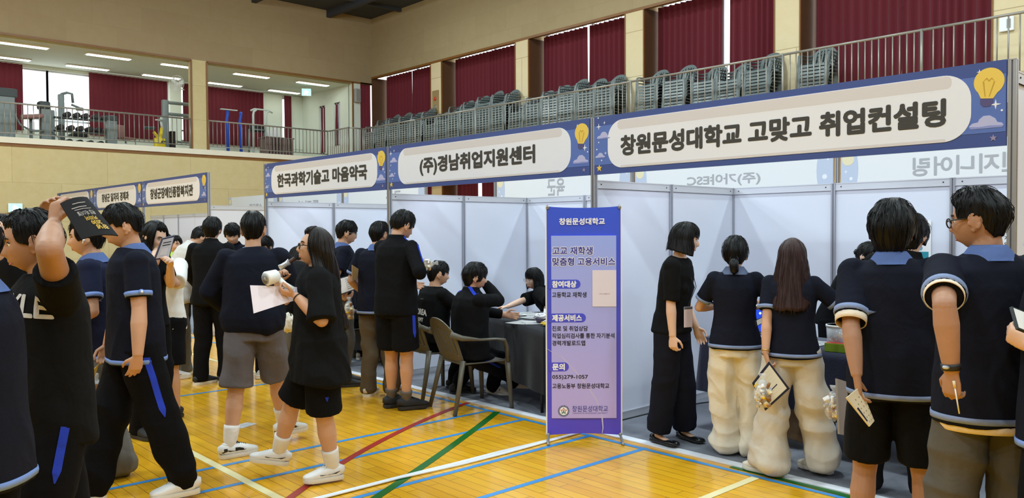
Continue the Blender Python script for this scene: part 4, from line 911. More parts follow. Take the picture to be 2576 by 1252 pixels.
o = thing('dip_station', 'pair of bright blue dip uprights with pale top bar', 'gym machine', (-22.9, 10.04, G))
for s in (-1, 1):
    b = new(); rod(b, [(0, s * .2, 0), (0, s * .2, .95), (.0, s * .2 - .03, 1.12), (0, s * .2, 1.3), (0, s * .2, 1.42)], .045); rbox(b, (0, s * .2, .03), (.4, .1, .06), .02); link('upright', b, M_bluep, o, True)
link('top_bar', rbox(new(), (0, -.16, 1.45), (.1, .5, .03), .01), M_wht, o)
o = thing('pullup_frame', 'white pull-up frame with curved corners beside the blue uprights', 'gym machine', (-22.95, 10.85, G))
for s in (-1, 1): link('post', rod(new(), [(0, s * .2, 0), (0, s * .2, 1.38), (0, s * .2 + .02, 1.48), (0, s * .2 + .1, 1.54)], .035, 10), M_wht, o, True)
b = new(); rod(b, [(0, -.28, 1.5), (0, -.16, 1.56), (0, .28, 1.56), (0, .42, 1.5)], .026); link('top_bar', b, M_wht, o, True); link('cross_bar', rod(new(), [(0, -.2, .95), (0, .2, .95)], .022), M_gsteel, o, True)
o = thing('treadmill', 'dark treadmill console behind the white pull-up frame', 'treadmill', (-23.7, 11.1, G)); link('console', rbox(new(), (0, 0, 1.08), (.2, .46, .22), .05), M_blk, o, True); link('deck', rbox(new(), (-.55, 0, .09), (1.4, .6, .16), .03), M_gdark, o)
for s in (-1, 1): link('upright', rod(new(), [(0, s * .26, .15), (0, s * .24, 1.05)], .03), M_gsteel, o, True)
o = thing('notice_board', 'tilted white card standing on a brown slatted crate', 'card', (-23.0, 11.36, G + .74)); o.rotation_euler = (R(24), 0, R(8)); link('card', bx((-.01, -.2, 0), (.01, .22, .3)), M_white, o)
o = thing('slatted_crate', 'brown slatted crate below the tilted white card', 'crate', (-23.0, 11.4, G)); b = new()
for k in range(9): box(b, (-.25, -.42 + k * .1, .04), (.25, -.36 + k * .1, .72))
link('slat_panel', b, mat('crate_brown', (124, 104, 100), .7), o); b = new(); box(b, (-.26, -.46, 0), (.26, .48, .05)); box(b, (-.26, -.46, .72), (.26, .48, .75)); link('rail', b, mat('crate_brown', (124, 104, 100), .7), o)

# ---------------------------------------------------------------- people: materials
def skinmat(name, rgb):
    return mat(name, rgb, .52, bump=.08, bscale=220, var=.07, vscale=14, spec=.35, sss=.12)
SKIN = [skinmat('skin_light', (228, 186, 160)), skinmat('skin_medium', (206, 158, 128)), skinmat('skin_tan', (176, 130, 102))]
def hairmat(name, rgb, rough=.38):
    m = bpy.data.materials.new(name); m.use_nodes = True; nt = m.node_tree; b = nt.nodes['Principled BSDF']
    c = lin(rgb); b.inputs['Roughness'].default_value = rough; b.inputs['Specular IOR Level'].default_value = .22
    uv = nt.nodes.new('ShaderNodeUVMap'); mp = nt.nodes.new('ShaderNodeMapping'); mp.inputs['Scale'].default_value = (90, 2.2, 1); nt.links.new(uv.outputs[0], mp.inputs[0])
    n = nt.nodes.new('ShaderNodeTexNoise'); n.inputs['Scale'].default_value = 1; n.inputs['Detail'].default_value = 4; nt.links.new(mp.outputs[0], n.inputs['Vector'])
    mx = nt.nodes.new('ShaderNodeMix'); mx.data_type = 'RGBA'; mx.inputs[6].default_value = tuple(v * .45 for v in c) + (1,); mx.inputs[7].default_value = tuple(min(1, v * 1.7) for v in c) + (1,)
    nt.links.new(n.outputs['Fac'], mx.inputs[0]); nt.links.new(mx.outputs[2], b.inputs['Base Color'])
    bp = nt.nodes.new('ShaderNodeBump'); bp.inputs['Strength'].default_value = .55; bp.inputs['Distance'].default_value = .006; nt.links.new(n.outputs['Fac'], bp.inputs['Height']); nt.links.new(bp.outputs[0], b.inputs['Normal'])
    return m
HAIR = {'black': hairmat('black_hair', (14, 12, 12)), 'brown': hairmat('dark_brown_hair', (50, 30, 26)), 'soft': hairmat('brownish_black_hair', (32, 26, 24))}
def fab(name, rgb, rough=.9, bs=260, b=.2):
    m = mat(name, rgb, rough, bump=b, bscale=bs, var=.12, vscale=9, spec=.12); nt = m.node_tree; bp = [n for n in nt.nodes if n.type == 'BUMP'][0]
    n = nt.nodes.new('ShaderNodeTexNoise'); n.inputs['Scale'].default_value = 8; n.inputs['Detail'].default_value = 2; n.inputs['Distortion'].default_value = .8
    mp = [q for q in nt.nodes if q.type == 'MAPPING'][0]; nt.links.new(mp.outputs[0], n.inputs['Vector'])
    b2 = nt.nodes.new('ShaderNodeBump'); b2.inputs['Strength'].default_value = .4; b2.inputs['Distance'].default_value = .025
    nt.links.new(n.outputs['Fac'], b2.inputs['Height']); nt.links.new(bp.outputs['Normal'], b2.inputs['Normal']); nt.links.new(b2.outputs['Normal'], nt.nodes['Principled BSDF'].inputs['Normal']); return m
FAB = {k: fab('fabric_' + k, v) for k, v in dict(navy=(23, 25, 37), navy2=(32, 36, 58), black=(17, 17, 19), blacktee=(19, 19, 20), jacket=(17, 17, 19), white=(232, 230, 226), windbreaker=(206, 202, 196), trim=(126, 150, 208), trimgrey=(132, 144, 176), cream=(230, 222, 206), greycream=(208, 200, 188), greyshort=(104, 98, 100), greypants=(112, 110, 104), darkgrey=(92, 88, 82), blackpants=(15, 15, 18), navypants=(24, 26, 38), brownpants=(92, 80, 64), blue=(44, 66, 190), under=(240, 222, 200), sockwhite=(236, 232, 228), sockgrey=(104, 98, 92), vest=(190, 236, 70), trimwhite=(206, 204, 204)).items()}
M_eyew = mat('eye_white', (232, 228, 224), .25); M_iris = mat('dark_iris', (26, 18, 14), .15); M_lip = mat('lip', (176, 92, 84), .45); M_brow = mat('eyebrow_hair', (40, 32, 28), .8)
M_rub = mat('shoe_rubber', (226, 222, 214), .55); M_rubd = mat('shoe_rubber_dark', (40, 40, 42), .6)
SHOE = dict(white=(mat('white_leather', (232, 228, 224), .45, bump=.1, bscale=150), M_rub), black=(mat('black_mesh_shoe', (34, 34, 36), .7, bump=.3, bscale=300), M_rubd), blackwhite=(mat('black_mesh_shoe', (34, 34, 36), .7), M_rub), panda=(mat('panda_leather', (230, 228, 224), .45), M_rub), cream=(mat('cream_canvas', (222, 214, 196), .8), M_rub), flat=(mat('patent_black', (20, 20, 22), .22), M_rubd), sport=(mat('sport_mesh', (214, 206, 188), .7), M_rub))
M_swoosh = mat('shoe_black_leather', (26, 26, 28), .4); M_redp = mat('shoe_red', (170, 60, 44), .5)
V = Vector
def sm(a, b, x): t = np.clip((x - a) / (b - a), 0, 1); return t * t * (3 - 2 * t)

# ---------------------------------------------------------------- people: pieces
def head_piece(bm, M, s, fem=False):
    t = new(); bmesh.ops.create_uvsphere(t, u_segments=56, v_segments=44, radius=1)
    U = np.array([v.co[:] for v in t.verts]); ux, uy, uz = U.T
    ax, ay, az = .076, .095, .116
    x, y, z = ux * ax, uy * ay, uz * az
    k = np.clip(-z / az, 0, 1); fr = np.clip(uy, 0, 1)
    x = x * (1 - (.30 if not fem else .36) * k ** 1.5); y = np.where(uy < 0, y * (1 - .42 * k), y * (1 - .10 * k))
    y = y + .016 * k ** 1.6 * fr; z = np.where(z < 0, z * (1 - .04 * fr), z)
    y = np.where(uy < 0, y * 1.02, y)
    f = np.where(uy > .3, 1., 0.) * sm(.3, .7, uy)
    ex = np.exp
    nose = np.where(z > -.022, sm(.03, -.022, z), ex(-((z + .022) / .011) ** 2))
    y = y + f * .023 * ex(-(x / (.010 + .006 * sm(.02, -.02, z))) ** 2) * nose
    y = y + f * .006 * ex(-((np.abs(x) - .014) / .007) ** 2 - ((z + .026) / .009) ** 2)
    y = y - f * .011 * ex(-((np.abs(x) - .031) / .017) ** 2 - ((z - .012) / .012) ** 2)
    y = y + f * .004 * ex(-((z - .034) / .009) ** 2) * ex(-(x / .05) ** 4)
    y = y + f * ex(-(x / .02) ** 2) * (.0065 * ex(-((z + .052) / .006) ** 2) + .0065 * ex(-((z + .066) / .0065) ** 2) - .003 * ex(-((z + .059) / .0025) ** 2))
    y = y + f * .009 * ex(-(x / .034) ** 2 - ((z + .062) / .030) ** 2)
    y = y - f * .004 * ex(-(x / .03) ** 2 - ((z + .082) / .009) ** 2) + f * .006 * ex(-(x / .02) ** 2 - ((z + .102) / .014) ** 2)
    y = y + f * .004 * ex(-((np.abs(x) - .045) / .016) ** 2 - ((z + .018) / .02) ** 2)
    for v, a, b, c in zip(t.verts, x, y, z): v.co = V((a * s, b * s, c * s))
    merge(bm, t, M)
    for sd in (-1, 1):
        E = Euler((R(-12), R(sd * 8), R(sd * -22))).to_matrix()
        ball(bm, M @ V((sd * .077 * s, -.008 * s, -.010 * s)), (.010 * s, .020 * s, .032 * s), 12, M.to_3x3() @ E)
        tube(bm, [M @ V((sd * (.080 + .006 * (math.cos(a) < 0)) * s, (-.012 + .020 * -math.cos(a)) * s if False else (-.010 - .020 * math.cos(a)) * s, (-.004 + .031 * math.sin(a)) * s)) for a in np.linspace(-1.2, 3.6, 12)], .0055 * s, (0, 0, 1), 6)
        ball(bm, M @ V((sd * .076 * s, .0 * s, -.036 * s)), (.008 * s, .009 * s, .011 * s), 8)

def hand_piece(bm, W, d, n, side, curl=.5, s=1., spread=.12, thumb=.5):
    """palm, four fingers of different lengths and a thumb from the side of the palm near its base; d along the hand, n out of the palm"""
    d = d.normalized(); n = (n - d * n.dot(d)).normalized(); t = d.cross(n) * (1 if side > 0 else -1)
    q = .92 * s
    tube(bm, [W - d * .012 * q, W + d * .012 * q, W + d * .045 * q, W + d * .08 * q, W + d * .094 * q], [(.026 * q, .019 * q), (.031 * q, .018 * q), (.039 * q, .0165 * q), (.041 * q, .0145 * q), (.036 * q, .011 * q)], t, 14)
    cs = curl if isinstance(curl, (list, tuple)) else [curl] * 4
    for i, (o, L, r) in enumerate(((.030, .072, .0088), (.0105, .080, .0092), (-.009, .075, .0088), (-.027, .060, .0078))):
        p = W + d * (.088 - .004 * abs(i - 1.2)) * q + t * o * q; a = 0.; pts = [p - d * .012 * q]; di = (d + t * (o / .03) * spread).normalized(); c = cs[i] * (1 + .06 * i)
        pts.append(p)
        for f, w in ((.44, .75), (.31, 1.05), (.25, .7)):
            a += c * w; dd = di * math.cos(a) + n * math.sin(a); p = p + dd * (L * f * q); pts.append(p)
        tube(bm, pts, [r * q, r * q * 1.05, r * q * 1.0, r * q * .95, r * q * .72], t, 8)
        ball(bm, pts[-1], r * q * .72, 8)
    p = W + d * .022 * q + t * .024 * q + n * .004 * q; a0 = (d * .62 + t * .72 + n * (.15 + .5 * thumb)).normalized(); a1 = (d * .85 + t * (.45 - .6 * thumb) + n * (.15 + .75 * thumb)).normalized(); a2 = (d * .9 + t * (.25 - .8 * thumb) + n * (.1 + .9 * thumb)).normalized()
    p1 = p + a0 * .042 * q; p2 = p1 + a1 * .033 * q; p3 = p2 + a2 * .026 * q
    tube(bm, [p - a0 * .012 * q, p, p1, p2, p3], [.012 * q, .0145 * q, .0108 * q, .0098 * q, .0072 * q], n, 8); ball(bm, p3, .0072 * q, 8)

def ik(a, t, l1, l2, pole):
    d = t - a; L = d.length; u = d.normalized()
    if L > (l1 + l2) * .999: L = (l1 + l2) * .999; t = a + u * L
    c = (l1 * l1 + L * L - l2 * l2) / (2 * L); h = math.sqrt(max(0, l1 * l1 - c * c))
    p = pole - u * pole.dot(u); p = p.normalized() if p.length > 1e-5 else u.orthogonal().normalized()
    return a + u * c + p * h, t

def hair_piece(M, s, st, world_down):
    """shell of hair round the head; st: dict of style"""
    NA, NE = 120, 26
    kind = st.get('cut', 'short'); th = st.get('th', .020); seed = st.get('seed', 1); rnd = st.get('jag', .008)
    A = np.linspace(0, 2 * np.pi, NA, endpoint=False); aa = np.abs(np.where(A > np.pi, A - 2 * np.pi, A)); dg = np.degrees(aa)
    fr = st.get('fringe', .03); side = st.get('side', -.005); nape = st.get('nape', -.075); op = st.get('open', 62)
    ze = np.interp(dg, [0, 25, op - 8, op + 4, 82, 100, 118, 140, 180], [fr, fr + st.get('arch', .004), fr + .006, side, side - .004, side + .012, nape * .6, nape, nape])
    if kind != 'short': ze = np.interp(dg, [0, 25, op - 8, op + 3, 95, 140, 180], [fr, fr + .004, fr + .008, st['len_side'], st['len_side'], st['len_back'], st['len_back']])
    if 'part' in st: ze = ze + st['part'] * np.sin(A) * np.where(dg < 70, 1, 0)
    j1 = vnoise(np.stack([np.cos(A) * 7, np.sin(A) * 7, A * 0 + seed], 1), seed); j2 = vnoise(np.stack([np.cos(A) * 18, np.sin(A) * 18, A * 0 + seed], 1), seed + 1)
    ze = ze + rnd * (j1 + .6 * j2) * (1 if kind == 'short' else 1.6)
    ax, ay, az = .076 + th * .9, .097 + th * .85, .116 + th
    up = M.to_3x3().inverted() @ V((0, 0, 1)) if False else None
    b = new(); uvl = b.loops.layers.uv.new('UVMap'); rows = []; info = {}
    Mi = M.to_3x3()
    for j in range(NE + 1):
        t = j / NE; row = []
        for i in range(NA):
            a = A[i]; zend = ze[i] * 1.0
            if kind == 'short' or zend > -.03:
                el1 = math.asin(max(-.88, min(.98, zend / az))); el = math.pi / 2 + (el1 - math.pi / 2) * t; thin = st.get('taper', .55) if zend < 0 and dg[i] > 75 else (1.1 if zend > .045 else .45)
                k = 1 - thin * th / .095 * sm(.55, 1, t)
                hang = 0.
            else:
                # over the crown to the widest line, then hanging straight
                tot = az * 1.35 + (-zend); sarc = t * tot; el = max(0., math.pi / 2 * (1 - sarc / (az * 1.35))); k = 1.; hang = max(0., sarc - az * 1.35)
            ce, se = math.cos(el), math.sin(el)
            rdg = 1 + (st.get('clump', .05)) * (vnoise(np.array([[math.cos(a) * 5.5, math.sin(a) * 5.5, se * .9 + seed]]), seed + 3)[0] * .7 + vnoise(np.array([[math.cos(a) * 13, math.sin(a) * 13, se * 1.2 + seed]]), seed + 4)[0] * .5) * sm(.05, .5, t)
            p = V((ax * ce * math.sin(a) * k * rdg, ay * ce * math.cos(a) * k * rdg - .004, az * se * (rdg * .4 + .6)))
            if se < 0 and dg[i] > 95: p.y += .30 * (-se) * ay * .55; p.x *= 1 - .12 * (-se)
            p += V(st.get('puff', (0, 0, 0))) * max(0, se) * .5
            w = M @ (p * s)
            if hang:
                L_ = -zend; q = hang / L_; hx = st.get('flare', .0) * q; rad = Mi @ V((math.sin(a), math.cos(a) * .8, 0)); back = Mi @ V((0, -1, 0))
                w += world_down * hang * s + rad * ((hx + st.get('wave', 0.) * math.sin(q * 9 + a * 3 + seed)) * s) + back * (st.get('sweep', 0.) * q * s * (1 if dg[i] > 60 else .4))
                w -= rad * (st.get('curlin', 0.) * q ** 3 * s)
            row.append(b.verts.new(w))
        rows.append(row)
    # thin inner return so the shell is closed
    inner = []
    ctr = M @ V((0, 0, .0))
    for j, f in ((NE, .012), (NE - 3, .022), (NE - 9, .03)):
        row = []
        for i in range(NA):
            v = rows[j][i].co; axis = ctr + world_down * max(0, (v - ctr).dot(world_down)); r = (axis - v); L_ = r.length
            row.append(b.verts.new(v + (r / max(L_, 1e-4)) * min(f * s, L_ * .5) - world_down * (.004 if j == NE else 0)))
        inner.append(row)
    allr = rows + inner
    for j in range(len(allr) - 1):
        for i in range(NA):
            try: f = b.faces.new((allr[j][i], allr[j][(i + 1) % NA], allr[j + 1][(i + 1) % NA], allr[j + 1][i]))
            except ValueError: continue
            f.smooth = True
            for lp, (uu, vv) in zip(f.loops, ((i, j), (i + 1, j), (i + 1, j + 1), (i, j + 1))): lp[uvl].uv = (uu / NA, vv / NE)
    try: b.faces.new([rows[0][i] for i in range(NA)][::-1])
    except ValueError: pass
    P_ = [[v.co.copy() for v in r] for r in rows]
    rs_ = random.Random(seed * 7 + 1); full = kind != 'short'
    for q in range(st.get('strands', 260)):
        i = rs_.randrange(NA); j0 = rs_.randrange(3, NE - 5); n_ = rs_.randrange(5, 10) if not full else rs_.randrange(7, 16); dr = rs_.uniform(-.22, .22) * (1.2 if not full else .5); lift = rs_.uniform(.002, .007) * s; wd = rs_.uniform(.0018, .004) * s; pts, sec = [], []
        over = rs_.random() < .35 and dg[i] > 75
        for k in range(n_):
            j = j0 + k
            if j > NE - (2 if dg[i] < 75 else 0):
                if not over or len(pts) < 3 or j > NE + 2: break
                pts.append(pts[-1] + (pts[-1] - pts[-2]) * .7); sec.append((wd * .3, wd * .2)); continue
            ii = int(round(i + dr * k)) % NA; v = P_[j][ii]; c_ = ctr + world_down * max(0, (v - ctr).dot(world_down)); o_ = (v - c_).normalized(); f = k / (n_ - 1)
            pts.append(v + o_ * (lift * (math.sin(math.pi * min(1, f * 1.1)) + (.9 * f if not full else 0)) - .001 * s)); sec.append((wd * (1 - f * .8) * min(1, .4 + f * 4), wd * .6 * (1 - f * .8)))
        if len(pts) < 3: continue
        m0 = len(b.faces); tube(b, pts, sec, (P_[j0][(i + 3) % NA] - P_[j0][i]) if True else (1, 0, 0), 5)
        b.faces.ensure_lookup_table()
        for fc in b.faces[m0:]:
            fc.smooth = True
            for lp in fc.loops: lp[uvl].uv = (i / NA + .3 * rs_.random(), .5)
    bmesh.ops.remove_doubles(b, verts=rows[0], dist=.0015)
    return b

def ring(pts_axis, secs, right, thick, n=40, m=5):
    """a band round a limb or trunk: closed tube following two sections"""
    b = new(); (p0, p1) = [V(p) for p in pts_axis]; t = (p1 - p0).normalized(); r = V(right); x = (r - t * r.dot(t)).normalized(); y = t.cross(x); rings = []
    for (p, s_, o) in ((p0, secs[0], 0), (p0, secs[0], thick), ((p0 + p1) / 2, ((secs[0][0] + secs[1][0]) / 2, (secs[0][1] + secs[1][1]) / 2), thick * 1.4), (p1, secs[1], thick), (p1, secs[1], -thick * .3)):
        rings.append([b.verts.new(p + x * ((s_[0] + o) * math.cos(a)) + y * ((s_[1] + o) * math.sin(a))) for a in np.linspace(0, 2 * math.pi, n, endpoint=False)])
    for j in range(len(rings)):
        A, B = rings[j], rings[(j + 1) % len(rings)]
        for k in range(n): b.faces.new((A[k], A[(k + 1) % n], B[(k + 1) % n], B[k]))
    return b

def band(bvh, p0, p1, right, rmax, lift, n=48):
    b = new(); p0, p1 = V(p0), V(p1); t = (p1 - p0).normalized(); r = V(right); x = (r - t * r.dot(t)).normalized(); y = t.cross(x); rows = []
    A_ = np.linspace(0, 2 * math.pi, n, endpoint=False)
    def row(p, off, sink=0.):
        rad = []
        for a in A_:
            d = x * math.cos(a) + y * math.sin(a); h = bvh.ray_cast(p + d * rmax, -d, rmax); rad.append((h[0] - p).dot(d) if h[0] else None)
        ok = [q for q in rad if q]; m = sum(ok) / max(1, len(ok)) if ok else rmax * .6
        rad = [q or m for q in rad]
        return [b.verts.new(p + (x * math.cos(a) + y * math.sin(a)) * (q + off)) for a, q in zip(A_, rad)]
    mid = (p0 + p1) / 2
    rows = [row(p0, -.006), row(p0, lift), row(mid, lift * 1.25), row(p1, lift)]
    rows.append([b.verts.new(v.co * 1.0 + t * .002 + (p1 - v.co).normalized() * .012) for v in rows[-1]])
    for j in range(len(rows) - 1):
        for k in range(n): b.faces.new((rows[j][k], rows[j][(k + 1) % n], rows[j + 1][(k + 1) % n], rows[j + 1][k]))
    return b

def shoe(root, ankle, yaw, pitch, kind, s, sock=None, leg=None, socktop=None, extra=None, roll=0., fat_=1.):
    """shoe with sole, laces and marks; the foot points along +y turned by yaw"""
    Mf = Matrix.Translation((ankle.x, ankle.y, ankle.z - .075 * s)) @ Matrix.Rotation(yaw, 4, 'Z') @ Matrix.Rotation(pitch, 4, 'X') @ Matrix.Rotation(roll, 4, 'Y')
    upm, som = SHOE[kind]; flat = kind == 'flat'; S = Matrix.Diagonal((s, s, s, 1)); T = Mf @ S
    yy = [-.070, -.060, -.035, .0, .035, .07, .11, .15, .178, .193, .199]
    hw = [.022, .034, .042, .0435, .043, .044, .047, .047, .041, .031, .016]
    ht = [.052, .090, .102, .094, .100, .092, .076, .062, .054, .046, .032] if not flat else [.03, .05, .048, .030, .026, .026, .032, .034, .03, .026, .018]
    z0 = .026 if not flat else .008
    b = new()
    tube(b, [(0, y, (h + z0 - .004) / 2) for y, h in zip(yy, ht)], [(w, (h - z0 + .008) / 2) for w, h in zip(hw, ht)], (1, 0, 0), 18)
    for v in b.verts:
        h_ = float(np.interp(v.co.y, yy, ht)); q_ = min(.98, max(-.98, (v.co.z - (h_ + z0 - .004) / 2) / ((h_ - z0 + .008) / 2)))
        if q_ < .25: v.co.x *= min(1.35, .97 / math.sqrt(1 - q_ * q_)) if q_ < 0 else 1
        if v.co.z < z0: v.co.z = z0 - .002
        v.co = T @ v.co
    so = link('shoe', b, upm, root, True)
    b = new(); out = [(w + .004, y) for w, y in zip(hw, yy)]; out = out + [(-w, y) for w, y in reversed(out)]
    lo = [b.verts.new(T @ V((x * (.95 if True else 1), y, .0 if y < .16 else .006 * (y - .16) / .04)))for x, y in out]; mi = [b.verts.new(T @ V((x, y, z0 * .5))) for x, y in out]; hi = [b.verts.new(T @ V((x * .99, y, z0 + .003))) for x, y in out]; N = len(out)
    for A_, B_ in ((lo, mi), (mi, hi)):
        for i in range(N): b.faces.new((A_[i], A_[(i + 1) % N], B_[(i + 1) % N], B_[i]))
    b.faces.new(lo[::-1]); b.faces.new(hi); link('sole', b, som, so, False)
    if not flat:
        b = new()
        for k in range(5):
            y = .04 + .017 * k; h = np.interp(y, yy, ht) + .001; w = .022 - .001 * k
            rod(b, [T @ V((-w, y - .004, h - .006)), T @ V((-w * .5, y, h + .002)), T @ V((w * .5, y + .004, h + .002)), T @ V((w, y + .004, h - .006))], .0026 * s, 6)
        for sx in (-1, 1): tube(b, [T @ V((0, .035, .104)), T @ V((sx * .02, .04, .114)), T @ V((sx * .038, .058, .100)), T @ V((sx * .014, .05, .100)), T @ V((0, .035, .104))], .0024 * s, (0, 0, 1), 6)
        link('laces', b, M_swoosh if kind in ('panda', 'black') else (M_paper), so, True)
        b = new(); ball(b, T @ V((0, -.006, .094)), (.036 * s, .050 * s, .016 * s), 14, Mf.to_3x3()); link('collar', b, upm, so, True)
    def side_strip(pts, w0, m, nm):
        bb = new()
        for sx in (-1, 1):
            L = []
            for (y, z), w in zip(pts, w0):
                hx = np.interp(y, yy, hw); hh = np.interp(y, yy, ht); mid = (hh + z0) / 2; hz = (hh - z0 + .008) / 2
                def P(z_): q = max(-1, min(1, (z_ - mid) / hz)); return T @ V((sx * (hx * math.sqrt(max(0.02, 1 - q * q)) + .0022), y, z_))
                L.append((bb.verts.new(P(z - w)), bb.verts.new(P(z)), bb.verts.new(P(z + w))))
            for i in range(len(L) - 1):
                for k in (0, 1): bb.faces.new((L[i][k], L[i + 1][k], L[i + 1][k + 1], L[i][k + 1]))
        link(nm, bb, m, so, True)
    if kind == 'panda' or extra == 'swoosh':
        side_strip([(-.04, .062), (-.01, .05), (.02, .041), (.05, .038), (.075, .042), (.10, .052)], [.001, .006, .009, .010, .008, .001], M_swoosh, 'side_mark')
    if kind == 'panda':
        side_strip([(-.068, .045), (-.05, .048), (-.03, .05)], [.022, .024, .022], M_swoosh, 'heel_panel'); b = new(); ball(b, T @ V((0, .165, .030)), (.042 * s, .034 * s, .013 * s), 16, Mf.to_3x3()); link('toe_band', b, M_swoosh, so, True)
        side_strip([(.025, .06), (.055, .06), (.085, .054)], [.012, .01, .006], M_swoosh, 'eyestay')
    if extra == 'stripes':
        for k in range(3): side_strip([(.02 + .026 * k, .03), (.032 + .026 * k, .05), (.044 + .026 * k, .068)], [.006, .007, .006], M_swoosh, 'side_mark')
    if kind == 'sport':
        side_strip([(-.05, .05), (-.02, .045), (.03, .05), (.08, .045), (.13, .035)], [.008, .01, .008, .009, .006], M_redp, 'side_mark'); side_strip([(-.03, .06), (.0, .06), (.03, .065)], [.006, .008, .004], M_swoosh, 'side_mark')
    if sock and leg is not None:
        k_, a_ = leg; u = (k_ - a_).normalized(); L = socktop
        b = new(); tube(b, [a_ - V((0, 0, .03 * s)), a_, a_ + u * .05 * s, a_ + u * L * .85, a_ + u * L], [(.024 * s, .032 * s), (.033 * s, .040 * s), (.046 * s * fat_, .047 * s * fat_), (.0515 * s * fat_, .0525 * s * fat_), (.0515 * s * fat_, .0525 * s * fat_)], (1, 0, 0), 18); link('sock', b, FAB[sock], root, True)

TORSO = dict(
    body=[(-.10, .145, .11), (0, .162, .115), (.10, .145, .105), (.18, .132, .098), (.28, .15, .108), (.36, .163, .115), (.43, .16, .105), (.475, .115, .082), (.505, .065, .062)],
    bodyf=[(-.10, .15, .115), (0, .165, .12), (.10, .14, .102), (.18, .118, .09), (.28, .132, .105), (.36, .146, .112), (.43, .142, .098), (.475, .10, .075), (.505, .055, .054)],
    polo=[(-.12, .195, .148), (0, .19, .145), (.10, .182, .138), (.20, .178, .135), (.30, .184, .138), (.38, .188, .136), (.44, .178, .118), (.48, .125, .092), (.512, .070, .070)],
    polof=[(-.06, .188, .150), (0, .178, .142), (.10, .154, .125), (.20, .142, .118), (.30, .152, .125), (.38, .160, .124), (.44, .152, .106), (.48, .108, .084), (.508, .062, .062)],
    over=[(-.22, .235, .175), (-.1, .225, .17), (0, .212, .162), (.10, .20, .15), (.20, .192, .145), (.30, .192, .145), (.38, .192, .138), (.44, .182, .12), (.48, .128, .094), (.512, .070, .070)],
    jacket=[(-.10, .20, .15), (-.06, .205, .155), (0, .20, .152), (.10, .192, .145), (.20, .19, .142), (.30, .194, .145), (.38, .196, .142), (.44, .186, .122), (.48, .13, .096), (.515, .076, .074), (.545, .066, .066)],
    sweat=[(-.06, .182, .145), (-.02, .21, .165), (.04, .222, .172), (.12, .215, .165), (.22, .21, .158), (.32, .212, .155), (.40, .208, .145), (.45, .188, .122), (.485, .125, .094), (.512, .072, .072)],
    blouse=[(-.04, .19, .145), (.02, .165, .13), (.10, .142, .115), (.20, .142, .118), (.30, .154, .125), (.38, .165, .124), (.44, .156, .106), (.48, .108, .084), (.50, .066, .064)])
PEOPLE_N = [0]
